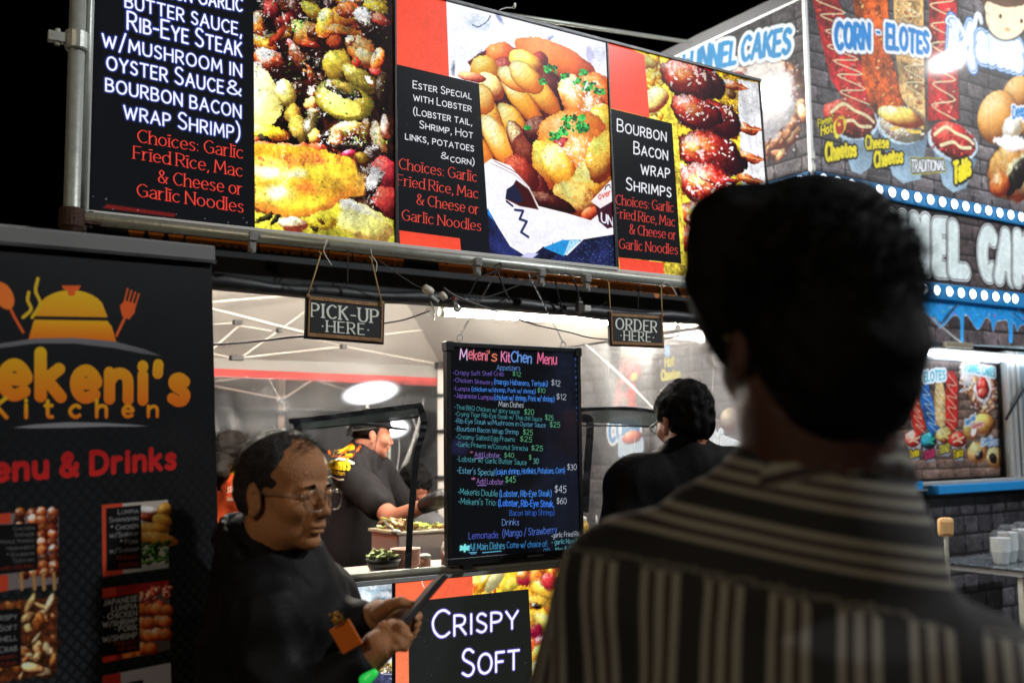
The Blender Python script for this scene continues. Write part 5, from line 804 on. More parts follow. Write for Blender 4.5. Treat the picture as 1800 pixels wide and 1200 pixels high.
def paint_drip(sh):
    bricks(sh, .20, .10, ((84, 74, 74), (62, 56, 58)), BM, .005, 6); sh.view(1500, 300, 3.53); BL = (38, 138, 206)
    P = [(100, 780)]+_cr([(100, 930), (200, 940), (280, 990), (350, 900), (430, 880), (500, 930), (540, 975), (580, 940), (620, 900), (660, 920), (668, 1060), (680, 920), (700, 895), (730, 930), (775, 985), (820, 915), (850, 930), (868, 998), (885, 940), (920, 930), (958, 940), (968, 1080), (980, 950), (1000, 950), (1018, 995), (1040, 960), (1120, 955), (1200, 1010), (1300, 960), (1400, 1010)], 5).tolist()+[(1400, 860), (1400, 700), (100, 700)]
    sh.poly([(x, y+4) for x, y in P], (200, 214, 224), soft=1.5); sh.poly(P, BL, tex=.06, soft=1.5); r = random.Random(3)
    for i in range(40): x = r.uniform(300, 1300); y = 850+(x-500)*.09+r.uniform(-30, 40); a = r.uniform(0, 3.1); sh.line([(x, y), (x+12*math.cos(a), y+12*math.sin(a))], 5, r.choice([(210, 90, 190), (230, 230, 240), (120, 210, 160), (90, 170, 240), (210, 90, 190)]), smooth=False)
    for x in (662, 968): sh.poly([(x, 800), (x+28, 806), (x+20, 1070), (x+2, 1068)], (52, 150, 216))
    sh.poly([(100, 1060), (1400, 1100), (1400, 1200), (100, 1200)], (120, 132, 136))
def paint_left(sh):
    bricks(sh, .20, .10, BC, BM, .005, 8); sh.view(1180, 0, 2.856)
    cake(sh, 190, 330, 150, 150, 21, 50, (206, 190, 180)); cake(sh, 470, 540, 190, 265, 22, 70)
    sh.blob(440, 420, 150, 120, 20, (240, 240, 246), lo=(190, 190, 200), gloss=0, rough=.6, tex=.1, soft=20, a=.9); sh.blob(330, 385, 34, 26, 0, (206, 60, 60), gloss=.4); sh.blob(270, 380, 30, 20, 0, (200, 70, 60), gloss=.3)
    BL, WH = (44, 140, 200), (226, 238, 246); L = [(2.2, (40, 44, 50), .4, 1.0), (1.7, WH, 1), (0, BL, 1)]
    sh.text('FUNNEL', (56, 382), (318, 318), (120, 105), 2.2, layers=L, gap=2.8, jit=.6, seed=2, slant=.18); sh.text('CAKES', (352, 302), (590, 262), (112, 118), 2.2, layers=L, gap=2.8, jit=.6, seed=3, slant=.18)
    for x, y in ((320, 95), (410, 52), (560, 155), (475, 20), (630, 160), (622, 610)): sh.specks(1, (x, y, x+1, y+1), [(190, 190, 190)], (3, 4), 5)
def paint_leftlow(sh):
    bricks(sh, .20, .10, ((96, 88, 88), (72, 68, 70)), (50, 48, 50), .005, 9); sh.view(1000, 500, 2.61); WH = (236, 240, 246); BL = (60, 140, 200)
    sh.poly([(225, 390), (300, 395), (310, 560), (200, 560)], (196, 60, 56), tex=.3); sh.poly([(240, 250), (330, 260), (330, 420), (230, 400)], (170, 70, 60), tex=.4); sh.blob(300, 430, 20, 26, 0, (220, 200, 60), gloss=0)
    sh.text('Cheetos', (424, 440), (508, 428), (46, 40), 2.4, layers=[(1.5, (60, 60, 50), 1), (0, (220, 206, 60), 1)], gap=2.9); sh.text('Hot', (440, 380), (480, 370), 44, 2.2, layers=[(1.4, (60, 60, 50), 1), (0, (210, 196, 60), 1)]); sh.poly([(440, 280), (460, 280), (462, 330), (442, 330)], (80, 160, 220))
    sh.text('CORN', (186, 716), (318, 700), (86, 80), 2.4, layers=[(1.6, WH, 1), (0, BL, 1)], gap=2.9, jit=.5, seed=1); sh.text('Mason', (236, 775), (330, 755), 66, 2.3, layers=[(1.8, BL, 1), (1.3, WH, 1), (.6, (190, 210, 226), 1)], gap=2.9); sh.blob(290, 700, 46, 30, -20, (200, 80, 60), gloss=.2)
    sh.text('M', (655, 730), (700, 745), 70, 2.0, layers=[(1.8, (70, 90, 120), 1), (1.2, WH, 1), (.5, (190, 200, 210), 1)]); sh.text('asons', (700, 742), (790, 780), (60, 64), 2.4, layers=[(1.8, (70, 90, 120), 1), (1.2, WH, 1), (.5, (190, 200, 210), 1)], gap=3)
    sh.blob(740, 620, 50, 56, 0, (150, 136, 130), gloss=0); sh.line([(560, 240), (562, 560)], 3, (200, 200, 200), a=.6, smooth=False)
ZB = sz(1545, 350, TQ)[1]; ZT = ZB+.085
su = Sheet(W(TS+.012, TQ, ZT+.004), D_, Z_, 2.75, 1.62, 1250); paint_up(su); su.grain(.05); su.build('printed_panel', su.material('truck_print_upper', rough=.5, spec=.15, coat=.12, bump=.04), truck, thick=.03)
zl1 = sz(1660, 500, TQ)[1]; zl0 = sz(1660, 527, TQ)[1]
sm = Sheet(W(TS+.012, TQ, zl1+.003), D_, Z_, 2.75, ZB-zl1-.007, 1250); paint_mid(sm); sm.grain(.05); sm.build('printed_panel', sm.material('truck_print_name', rough=.5, spec=.15, coat=.12, bump=.05), truck, thick=.03)
zd0 = sz(1700, 606, TQ)[1]
sd = Sheet(W(TS+.012, TQ+.01, zd0), D_, Z_, 2.75, zl0-zd0-.003, 1250); paint_drip(sd); sd.grain(.05); sd.build('awning_panel', sd.material('truck_print_drip', rough=.35, bump=.05), truck, thick=.02)
sl = Sheet(W(TS, 6.15, ZT+.004), -M_, Z_, 2.38, 1.0, 1250); paint_left(sl); sl.grain(.05); sl.build('printed_side_panel', sl.material('truck_print_side', rough=.5, spec=.15, coat=.12, bump=.05), truck, thick=.03)
sll = Sheet(W(TS, 6.15, .45), -M_, Z_, 2.38, ZB-.46, 1250); paint_leftlow(sll); sll.build('printed_side_panel', sll.material('truck_print_side_low', rough=.5, coat=.1), truck, thick=.03)
MB().box(TS-.012, TS+.010, TQ-.012, TQ+.010, ZT-.12, 4.75).build('corner_post', ALU, truck, bevel=.002); MB().box(TS-.012, TS+.010, TQ-.012, TQ+.010, .45, ZT-.122).build('corner_post', ALU, truck, bevel=.002)
MB().box(TS-.004, TS+.03, TQ-.004, 6.15, ZT+1.006, ZT+1.02).build('top_edge', ALU, truck)
MB().box(TS+.015, TS+.06, TQ+.03, 6.1, ZT+1.0, ZT+1.10).build('top_edge', BLKPL, truck)
for z_ in (ZT+.02, ZT+.09): MB().obox(W(TS-.002, TQ-.016, z_), D_*.016, M_*.003, Z_*.022).build('hinge', GALV, truck, bevel=.002)
# strips with round lamps
BULB = mat('bulb_glow', (255, 255, 255), emis=(240, 245, 255), es=5.5, var=0); DEAD = mat('dead_bulb', (150, 160, 168), .2, .2, .2, 80)
BHALO = mat('bulb_cup', (120, 180, 220), .3, .3)
def strip(z0, z1, xs, label_dead=()):
    st = MB().box(TS+.012, 7.25, TQ-.022, TQ+.02, z0, z1).build('lamp_strip', BLUE, truck, bevel=.004)
    first = None
    for (x, y) in xs:
        s_, z_ = sz(x, y, TQ-.03); z_ = (z0+z1)/2+.3*(z_-(z0+z1)/2)
        if first is None:
            fb = MB().lathe(W(s_, TQ-.0225, z_), [(.029, 0), (.028, .006), (.022, .013), (.010, .017), (.001, .018)], 20, -M_).build('bulb', BULB, st, True); fr2 = MB().lathe(W(s_, TQ-.0222, z_), [(.0335, 0), (.0335, .005), (.0295, .0055)], 20, -M_).build('bulb_ring', BHALO, fb, True); first = (fb, W(s_, 0, z_)); lastb = fb
        else:
            o = fb.copy(); COL.objects.link(o); dl = W(s_, 0, z_)-first[1]; o.location = Vector(tuple(dl)); rg = fr2.copy(); COL.objects.link(rg); rg.parent = o; lastb = o
        if (x, y) in label_dead: 
            lastb.data = lastb.data.copy(); lastb.data.materials[0] = DEAD
    return st
up = [(1448.6, 312.7), (1473, 317), (1498, 323), (1522, 327.5), (1546, 334), (1568.6, 336.5), (1591.4, 341), (1614, 345), (1636, 348), (1657, 352), (1678, 355.7), (1698, 359), (1718.5, 363), (1738, 366), (1757.7, 370), (1777, 373), (1795.5, 376.5), (1813, 379), (1830, 382)]
strip(ZB, ZT, up, (up[3],))
lo_ = [(1647-22*k, 509-2.2*k) for k in (5, 4, 3, 2, 1)]+[(1647, 509.6), (1669.4, 511), (1690, 513.3), (1710.5, 515.3), (1730.6, 517.6), (1750.7, 519), (1770, 521), (1784.7, 523), (1812, 526), (1832, 528)]
strip(zl0, zl1, lo_)
stl = MB().box(TS-.022, TS+.02, TQ+.002, 6.15, ZB, ZT).build('lamp_strip', BLUE, truck, bevel=.004)
pb = [ons(x, y, TS-.03) for x, y in ((1404, 311), (1376, 315), (1350, 320), (1325, 325), (1301, 330))]; f_ = None
for p in pb:
    q_ = float(p@M_); z_ = (ZB+ZT)/2
    if f_ is None: f_ = MB().lathe(W(TS-.0225, q_, z_), [(.029, 0), (.028, .006), (.022, .013), (.010, .017), (.001, .018)], 20, -D_).build('bulb', BULB, stl, True); fp_ = W(0, q_, z_)
    else: o = f_.copy(); COL.objects.link(o); o.location = Vector(tuple(W(0, q_, z_)-fp_))
# awning struts
for pts in ([(1640, 556), (1655, 568), (1672, 548), (1684, 534)], [(1640, 556), (1660, 578), (1690, 602)], [(1788, 543), (1800, 552), (1815, 566)]): MB().tube([onq(x, y, TQ-.02) for x, y in lerp(pts, 5)], .005, 8).build('strut', GALV if pts[1][0] == 1660 else BLKPL, truck, True)
# serving hatch: frame, glass, poster board
zs0, zs1 = sz(1640, 846, TQ)[1], sz(1700, 612, TQ)[1]; sw0, sw1 = sz(1530, 800, TQ)[0], sz(1783, 800, TQ)[0]
fr0 = MB().box(sw0, sw1+.10, TQ-.02, TQ+.03, zs0-.05, zs0-.022).build('hatch_frame', ALU, truck, bevel=.003); MB().box(sw0, sw1+.10, TQ-.045, TQ+.02, zs0-.02, zs0+.0).build('sill', ALU, truck, bevel=.003)
for a, w in ((sw1-.05, .030), (sw1-.01, .045), (sw1+.06, .03), (sw0-.03, .03)): MB().box(a, a+w, TQ-.018, TQ+.028, zs0+.002, zs1-.002).build('hatch_frame', ALU, truck, bevel=.003)
MB().box(sw1+.10, 7.24, TQ-.002, TQ+.03, zs0-.05, zs1).build('wall_panel', mat('grey_blind', (110, 124, 130), .4, .3), truck)
def paint_poster(sh):
    bricks(sh, .17, .06, ((120, 100, 92), (92, 74, 66)), (60, 50, 46), .003, 11, .003); sh.view(1560, 580, 2.609); B = sh.blob; r = random.Random(31); WH = (244, 246, 250); BL = (70, 180, 206)
    sh.c *= 1.05
    for (x0, y0, x1, y1, w, c, cz, seed) in ((118, 280, 150, 480, 26, (200, 50, 44), (244, 226, 190), 1), (172, 236, 212, 480, 26, (36, 120, 210), (210, 236, 246), 2), (238, 236, 248, 450, 26, (226, 190, 126), (250, 240, 210), 3), (294, 186, 294, 470, 28, (206, 44, 40), (244, 226, 190), 4)):
        P = [(x0-w*.6, y0+10), (x0, y0), (x0+w*.6, y0+10), (x0+w, y0+60), (x1+w, y1-30), (x1, y1), (x1-w, y1-20), (x0-w, y0+80)]; sh.poly([(x+3, y+4) for x, y in P], (40, 32, 30), soft=5, a=.6); sh.poly(P, c, tex=.2); zig(sh, x0, y0+30, x1, y1-20, w*.8, 9, cz, 4, seed)
    for (x, y, c, c2, t, tc) in ((120, 510, (200, 50, 44), (244, 226, 190), 'Cheetos', (236, 210, 40)), (190, 515, (30, 150, 200), (60, 200, 160), 'SOUR', (220, 60, 120)), (258, 490, (250, 222, 120), (250, 236, 160), 'TRAD', (226, 220, 90)), (322, 510, (206, 44, 40), (244, 226, 190), 'Takis', (236, 210, 40))):
        sh.poly([(x-32, y-10), (x+36, y-10), (x+24, y+88), (x-18, y+88)], (206, 216, 226), grad=(150, 160, 176)); B(x, y-8, 38, 38, 0, c, gloss=.5, tex=.2, rough=.2); sh.line([(x-26, y-16), (x-8, y-30), (x+8, y-12), (x+28, y-20)], 8, c2); sh.line([(x-20, y+4), (x, y-4), (x+20, y+6)], 8, c2); sh.text(t, (x-20, y+78), (x+24, y+64), 34, 2.0, layers=[(1.6, (20, 20, 20), 1), (0, tc, 1)], gap=2.8)
    sh.text('CORN - ELOTES', (60, 244), (264, 226), (44, 40), 2.2, layers=[(2.4, WH, 1), (0, (80, 190, 206), 1)], gap=2.8, jit=.4, seed=7)
    cake(sh, 370, 210, 42, 78, 41, 24, (214, 200, 190)); cake(sh, 444, 286, 66, 92, 42, 34); B(438, 262, 26, 50, 0, (206, 44, 40), gloss=.5, rough=.5); B(436, 290, 24, 26, 0, (220, 70, 60), gloss=.5)
    sh.text('FUNNEL CAKES', (356, 186), (492, 214), 36, 2.2, layers=[(2.4, WH, 1), (0, (90, 196, 210), 1)], gap=2.8, jit=.4, seed=8)
    B(440, 430, 52, 48, 10, (230, 170, 90), lo=(150, 90, 40), gloss=.1, rough=.05); B(380, 460, 34, 44, -10, (232, 176, 100), lo=(150, 90, 40), gloss=.1, rough=.05); B(398, 472, 14, 26, 10, (244, 240, 230), gloss=0); B(412, 560, 44, 50, 0, (226, 176, 110), lo=(140, 84, 40), gloss=.3, rough=.2); B(420, 574, 18, 24, 20, (30, 22, 22), gloss=.3, rough=.4); B(496, 584, 44, 50, 0, (228, 182, 120), lo=(140, 84, 40), gloss=.3, rough=.2); B(484, 586, 16, 26, -20, (30, 22, 22), gloss=.3, rough=.4)
    sh.text('Deep Fried', (358, 438), (402, 410), 24, 2.0, layers=[(2.4, WH, 1), (0, (50, 150, 210), 1)], gap=2.8); sh.text('Twinkies', (382, 456), (438, 436), 22, 2.0, layers=[(1.4, WH, 1), (0, (210, 60, 60), 1)], gap=2.8); sh.text('Deep', (432, 530), (478, 506), 26, 2.0, layers=[(2.4, WH, 1), (0, (50, 150, 210), 1)]); sh.text('OREO', (462, 534), (510, 522), 22, 2.2, layers=[(1.8, (50, 130, 200), 1), (0, WH, 1)], gap=2.8)
    sh.text('Takis', (30, 562), (58, 560), 16, 1.4, col=(225, 225, 225)); sh.text('SIZE S', (24, 486), (54, 484), 16, 1.4, col=(225, 225, 225))
sp = Sheet(W(sw0+.01, TQ+.07, zs0+.01), D_, Z_, sw1-sw0-.04, zs1-zs0-.03, 900); paint_poster(sp); sp.build('menu_poster', sp.material('truck_poster', rough=.4), truck, thick=.01)
MB().box(sw0, sw1-.055, TQ+.008, TQ+.012, zs0+.003, zs1-.004).build('hatch_glass', clear('hatch_glass', .97, .01, .05), truck)
ss = sz(1626, 860, TQ)[0]; zz = sz(1640, 853, TQ-.05)[1]
MB().box(ss, 7.25, TQ-.09, TQ-.001, zz-.05, zz).build('ledge', BLUE, truck, bevel=.004)
slo = Sheet(W(TS+.012, TQ+.001, .45), D_, Z_, 2.75, zz-.055-.45, 1100); bricks(slo, .16, .115, ((70, 68, 72), (50, 50, 54)), (24, 24, 26), .006, 14, .005); slo.build('printed_panel', slo.material('truck_print_low', rough=.4, coat=.2), truck, thick=.02)
MB().box(TS+.012, 7.25, TQ+.002, TQ+.03, zz-.053, zs0-.051).build('wall_panel', BODY, truck)
tube_lamp(onq(1566, 614, TQ-.05), onq(1850, 636, TQ-.05), 'bright tube lamp over the truck serving hatch', .018, mat('tube_glow_cool', (255, 255, 255), emis=(226, 240, 255), es=16, var=0))
MB().obox(onq(1684, 610, TQ-.055)+Z_*.012, D_*.14, M_*.012, Z_*.017).build('lamp_bracket', mat('tan_metal', (150, 140, 124), .5, .3), truck, bevel=.003)
MB().bar(onq(1768, 737, TQ-.06), onq(1812, 660, TQ-.06), .012, .016).build('gas_strut', BLKPL, truck)
# things on and by the ledge
b_ = onq(1592, 846, TQ-.06); bt = thing('sanitizer_bottle', b_, 'clear pump bottle on the blue ledge left of the poster', 'bottle')
MB().lathe(b_, [(.024, 0), (.026, .01), (.026, .085), (.018, .105), (.009, .112), (.009, .12)], 18).build('bottle_body', mat('frosted_clear', (214, 232, 246), .2, 0, .03, trans=.5), bt, True); MB().lathe(b_+Z_*.12, [(.011, 0), (.011, .016), (.004, .018), (.004, .036)], 14).obox(b_+Z_*.158-D_*.006, D_*.018, M_*.006, Z_*.004).build('pump', mat('pump_white', (220, 226, 232), .3), bt)
MB().lathe(b_+Z_*.02, [(.0266, 0), (.0266, .055)], 18).build('paper_band', mat('blue_print', (60, 120, 200), .4), bt, True)
MB().box(sz(1572, 860, TQ)[0], sz(1600, 860, TQ)[0], TQ-.09, TQ-.002, b_[2]-.05, b_[2]-.001).build('bottle_shelf', BLUE, truck, bevel=.003)
# table with stone print cloth, quilted foil runner and stacked foam cups
tp = onq(1800, 985, 3.25); tz = float(tp[2]); tb = thing('side_table', W(tp@D_+.1, 3.3, 0), 'small table under brick print cloth by the truck', 'table')
ts0 = sz(1712, 985, 3.25)[0]
MB().box(ts0+.03, ts0+1.1, 3.0, 3.55, tz-.03, tz).build('table_top', mat('table_top', (120, 124, 128), .5), tb)
for a in (ts0+.08, ts0+1.05):
    for b in (3.04, 3.5): MB().box(a-.015, a+.015, b-.015, b+.015, 0, tz-.03).build('leg', GALV, tb)
sc_ = Sheet(W(ts0+.12, 2.985, tz-.5), D_, Z_, 1.0, .475, 400); bricks(sc_, .13, .075, ((70, 62, 58), (44, 42, 44)), (20, 20, 22), .005, 17); sc_.build('cloth', sc_.material('cloth_print', rough=.8, bump=.8), tb, thick=.006)
FOIL = mat('quilted_foil', (180, 188, 194), .28, .9, .2, 20); V = []; F = []; nx, ny = 60, 34
for j in range(ny+1):
    for i in range(nx+1):
        s_ = ts0+1.1*i/nx; q_ = 2.98+.55*j/ny; V.append(W(s_, q_, tz+.004+.006*abs(math.sin(s_*60)*math.sin(q_*60))))
for j in range(ny):
    for i in range(nx): a = j*(nx+1)+i; F.append((a, a+1, a+nx+2, a+nx+1))
n_ = len(V)
for j in range(9):
    for i in range(nx+1): s_ = ts0+1.1*i/nx-.02*j*.12; V.append(W(s_, 2.98-.012-.003*j, tz+.002-.0155*j*(1+.35*math.sin(s_*9))+.003*abs(math.sin(s_*60+j))))
for j in range(8):
    for i in range(nx): a = n_+j*(nx+1)+i; F.append((a, a+nx+1, a+nx+2, a+1))
tag(MB().add(V, F).build('foil_runner', FOIL, None, True), 'quilted silver foil runner lying over the brick cloth table', 'table runner')
FOAM = mat('foam_white', (214, 220, 222), .6, 0, .03, 40, sss=.2)
cp = onq(1752, 962, 3.2); cm = []
for k in range(4):
    c = cp+D_*(.035+.105*k)+M_*(.02*(k % 2)); st_ = thing('cup_stack', c, ('leftmost', 'second', 'third', 'fourth')[k]+' stack of white foam cups in plastic sleeves on the foil runner', 'cups', 'stacks of foam cups by the truck')
    n = (7, 9, 10, 9)[k]
    c0 = None
    for i in range(n):
        if c0 is None: c0 = MB().lathe([c[0], c[1], tz+.012], [(.036, 0), (.047, .062), (.050, .064), (.050, .069), (.046, .069)], 20).build('cup', FOAM, st_, True)
        else: o = c0.copy(); COL.objects.link(o); o.location = Vector((0, 0, .011*i))
    MB().lathe([c[0], c[1], tz+.010], [(.040, 0), (.053, .06), (.054, .08+.011*n), (.03, .10+.011*n)], 9).build('sleeve', clear('sleeve_film', .92, .12, .15), st_)
cb = at(1662, 926, 5.0); tg = thing('stool', [cb[0], cb[1], 0], 'tan rounded stool back showing past the striped shoulder', 'stool')
MB().obox(cb-Z_*.0, RT*.040, FW*.02, UP*.048).build('back', mat('tan_wood', (200, 160, 110), .5), tg, bevel=.04); MB().obox([cb[0], cb[1], .62], RT*.17, [0, .15, 0], [0, 0, .02]).build('seat', mat('tan_wood', (200, 160, 110), .5), tg, bevel=.015)
for a, b in ((-.14, -.12), (.14, -.12), (-.14, .12), (.14, .12)): MB().tube([[cb[0]+a, cb[1]+b, 0], [cb[0]+a*.8, cb[1]+b*.8, .6]], .014, 8).build('leg', GALV, tg)
MB().tube([cb-Z_*.04, [cb[0], cb[1]+.02, .63]], .012, 8).build('post', GALV, tg)
# bar reaching from the boxes to the truck
tag(MB().tube([W(2.0, 3.3, sz(940, 46, 3.3)[1]), onq(1215, 75, 3.9)], .010, 10).build('metal_bar', GALV, None, True), 'pale metal bar running from the sign tops towards the truck', 'metal bar')
# ------------------------------------------------------------------ smooth bodies: distance fields turned into one surface
def axis_grid(lo, hi, fine, coarse, bands):
    x = lo; out = [lo]
    while x < hi:
        st = coarse
        for a, b in bands:
            if a <= x <= b: st = fine
            elif x < a < x+coarse: st = max(fine, a-x)
        x += st; out.append(x)
    return np.array(out, np.float32)
def surf_nets(D, gx, gy, gz):
    S = D < 0; nx, ny, nz = D.shape; cnt = np.zeros((nx-1, ny-1, nz-1), np.uint8)
    for i in (0, 1):
        for j in (0, 1):
            for k in (0, 1): cnt += S[i:nx-1+i, j:ny-1+j, k:nz-1+k]
    act = (cnt > 0) & (cnt < 8); I, J, K = np.nonzero(act); idx = np.full(act.shape, -1, np.int32); idx[I, J, K] = np.arange(len(I)); acc = np.zeros((len(I), 3)); n = np.zeros(len(I)); G = (gx, gy, gz)
    for ax in range(3):
        o = [a for a in range(3) if a != ax]
        for da in (0, 1):
            for db in (0, 1):
                off = [0, 0, 0]; off[o[0]] = da; off[o[1]] = db; off2 = list(off); off2[ax] = 1; a = D[I+off[0], J+off[1], K+off[2]]; b = D[I+off2[0], J+off2[1], K+off2[2]]; m = (a < 0) != (b < 0); t = np.where(m, a/(a-b+1e-12), 0)
                base = (I, J, K); p = np.zeros((len(I), 3)); p[:, ax] = G[ax][base[ax]]*(1-t)+G[ax][base[ax]+1]*t
                for q_, dd in ((o[0], da), (o[1], db)): p[:, q_] = G[q_][base[q_]+dd]
                acc += p*m[:, None]; n += m
    V = acc/np.maximum(n, 1)[:, None]; F = []
    for ax in range(3):
        sl0 = [slice(1, -1)]*3; sl0[ax] = slice(0, -1); sl1 = list(sl0); sl1[ax] = slice(1, None); A = S[tuple(sl0)]; B = S[tuple(sl1)]; e = A != B; i, j, k = np.nonzero(e); ijk = [i, j, k]
        for q_ in range(3):
            if q_ != ax: ijk[q_] = ijk[q_]+1
        o = [a for a in range(3) if a != ax]; fl = A[e]; c = []
        for da, db in ((1, 1), (0, 1), (0, 0), (1, 0)): q_ = [x.copy() for x in ijk]; q_[o[0]] = q_[o[0]]-da; q_[o[1]] = q_[o[1]]-db; c.append(idx[q_[0], q_[1], q_[2]])
        f = np.stack(c, 1); flip = fl if ax != 1 else ~fl; f[~flip] = f[~flip][:, ::-1]; F.append(f)
    F = np.vstack(F); F = F[(F >= 0).all(1)]; return V, F
class Body:
    def __init__(s): s.P = []
    def ell(s, c, r, R=None, k=.02, sub=False): s.P.append(('e', np.asarray(c, float), np.asarray(r, float), np.eye(3) if R is None else R, k, sub)); return s
    def cap(s, a, b, ra, rb, k=.02, sub=False): s.P.append(('c', np.asarray(a, float), np.asarray(b, float), (ra, rb), k, sub)); return s
    def chain(s, pts, rr, k=.02):
        for i in range(len(pts)-1): s.cap(pts[i], pts[i+1], rr[i], rr[i+1], k)
        return s
    def box(s, c, h, R, rad, k=.01, sub=False): s.P.append(('b', np.asarray(c, float), np.asarray(h, float), R, rad, k, sub)); return s
    def mesh(s, fine=.006, coarse=None, bands=((), (), ()), disp=None, grow=0, cut=None):
        coarse = coarse or fine; lo = np.full(3, 1e9); hi = -lo
        for p in s.P:
            if p[-1]: continue
            if p[0] == 'e': c, e = p[1], np.full(3, p[2].max()) if not np.allclose(p[3], np.eye(3)) else p[2]; a, b = c-e, c+e
            elif p[0] == 'c': r = max(p[3]); a, b = np.minimum(p[1], p[2])-r, np.maximum(p[1], p[2])+r
            else: e = np.linalg.norm(p[2])+p[4]; a, b = p[1]-e, p[1]+e
            lo = np.minimum(lo, a); hi = np.maximum(hi, b)
        lo -= .03+grow; hi += .03+grow; g = [axis_grid(lo[i], hi[i], fine, coarse, bands[i] or ([(lo[i], hi[i])] if fine == coarse else [])) for i in range(3)]
        gx, gy, gz = g; D = np.full((len(gx), len(gy), len(gz)), .2, np.float32)
        for p in s.P:
            k = p[-2]; m = k*1.3+.012+grow
            if p[0] == 'e': e = p[2].max(); a, b = p[1]-e-m, p[1]+e+m
            elif p[0] == 'c': r = max(p[3]); a, b = np.minimum(p[1], p[2])-r-m, np.maximum(p[1], p[2])+r+m
            else: e = np.linalg.norm(p[2])+p[4]+m; a, b = p[1]-e, p[1]+e
            w = [slice(max(0, int(np.searchsorted(g[i], a[i]))-1), min(len(g[i]), int(np.searchsorted(g[i], b[i]))+1)) for i in range(3)]
            X = gx[w[0]][:, None, None]; Y = gy[w[1]][None, :, None]; Z = gz[w[2]][None, None, :]
            if p[0] == 'e':
                c, r, R = p[1], p[2], p[3].astype(np.float32); x, y, z = X-np.float32(c[0]), Y-np.float32(c[1]), Z-np.float32(c[2]); u = [R[0, i]*x+R[1, i]*y+R[2, i]*z for i in range(3)]; k0 = np.sqrt(sum((u[i]/np.float32(r[i]))**2 for i in range(3))); k1 = np.sqrt(sum((u[i]/np.float32(r[i]**2))**2 for i in range(3)))+1e-6; d = k0*(k0-1)/k1
            elif p[0] == 'c':
                a_, b_, (ra, rb) = p[1], p[2], p[3]; ba = b_-a_; L = ba@ba+1e-9; x, y, z = X-np.float32(a_[0]), Y-np.float32(a_[1]), Z-np.float32(a_[2]); t = np.clip((x*ba[0]+y*ba[1]+z*ba[2])/L, 0, 1).astype(np.float32); d = np.sqrt((x-ba[0]*t)**2+(y-ba[1]*t)**2+(z-ba[2]*t)**2)-(ra+(rb-ra)*t)
            else:
                c, h, R, rad = p[1], p[2], p[3], p[4]; x, y, z = X-c[0], Y-c[1], Z-c[2]; u = [np.abs(R[0, i]*x+R[1, i]*y+R[2, i]*z)-h[i] for i in range(3)]; d = np.sqrt(sum(np.maximum(v, 0)**2 for v in u))+np.minimum(np.maximum(np.maximum(u[0], u[1]), u[2]), 0)-rad
            O = D[w[0], w[1], w[2]]
            if p[-1]: d = -d; h = np.clip(.5-.5*(O-d)/k, 0, 1); O[...] = O*(1-h)+d*h+k*h*(1-h)
            else: h = np.clip(.5+.5*(O-d)/k, 0, 1); O[...] = O*(1-h)+d*h-k*h*(1-h)
        if grow: D -= grow
        if disp is not None: D += disp(gx[:, None, None], gy[None, :, None], gz[None, None, :]).astype(np.float32)
        if cut is not None: D = np.maximum(D, cut(gx[:, None, None], gy[None, :, None], gz[None, None, :]).astype(np.float32))
        return surf_nets(D, gx, gy, gz)
def put(name, VF, m, parent, cols=None, smooth=2):
    V, F = VF
    if smooth:
        e = np.vstack([F[:, [0, 1]], F[:, [1, 2]], F[:, [2, 3]], F[:, [3, 0]]])
        for _ in range(smooth):
            a = np.zeros_like(V); n = np.zeros(len(V)); np.add.at(a, e[:, 0], V[e[:, 1]]); np.add.at(a, e[:, 1], V[e[:, 0]]); np.add.at(n, e[:, 0], 1); np.add.at(n, e[:, 1], 1); V = V*.5+.5*a/np.maximum(n, 1)[:, None]
    me = bpy.data.meshes.new(name); org = worldloc(parent); me.vertices.add(len(V)); me.vertices.foreach_set('co', (V-org).astype(np.float32).ravel()); me.loops.add(len(F)*4); me.loops.foreach_set('vertex_index', F.astype(np.int32).ravel()); me.polygons.add(len(F)); me.polygons.foreach_set('loop_start', np.arange(len(F))*4); me.polygons.foreach_set('loop_total', np.full(len(F), 4)); me.polygons.foreach_set('use_smooth', np.ones(len(F), bool)); me.update(calc_edges=True); me.validate()
    for mm in (m if isinstance(m, (list, tuple)) else [m]): me.materials.append(mm)
    if cols:
        for nm, arr in cols(V).items(): at_ = me.attributes.new(nm, 'FLOAT', 'POINT'); at_.data.foreach_set('value', np.asarray(arr, np.float32))
    o = bpy.data.objects.new(name, me); COL.objects.link(o); o.parent = parent; return o, V
def frame3(f, up=(0, 0, 1)):
    f = np.asarray(f, float); f /= np.linalg.norm(f); l = np.cross(up, f); l /= np.linalg.norm(l); u = np.cross(f, l); return np.stack([f, l, u], 1)   # columns: forward, left, up
def skin_mat(name, rgb):
    m = mat(name, rgb, .46, 0, .22, 42, .5, 330, sss=.08, spec=.4); return m
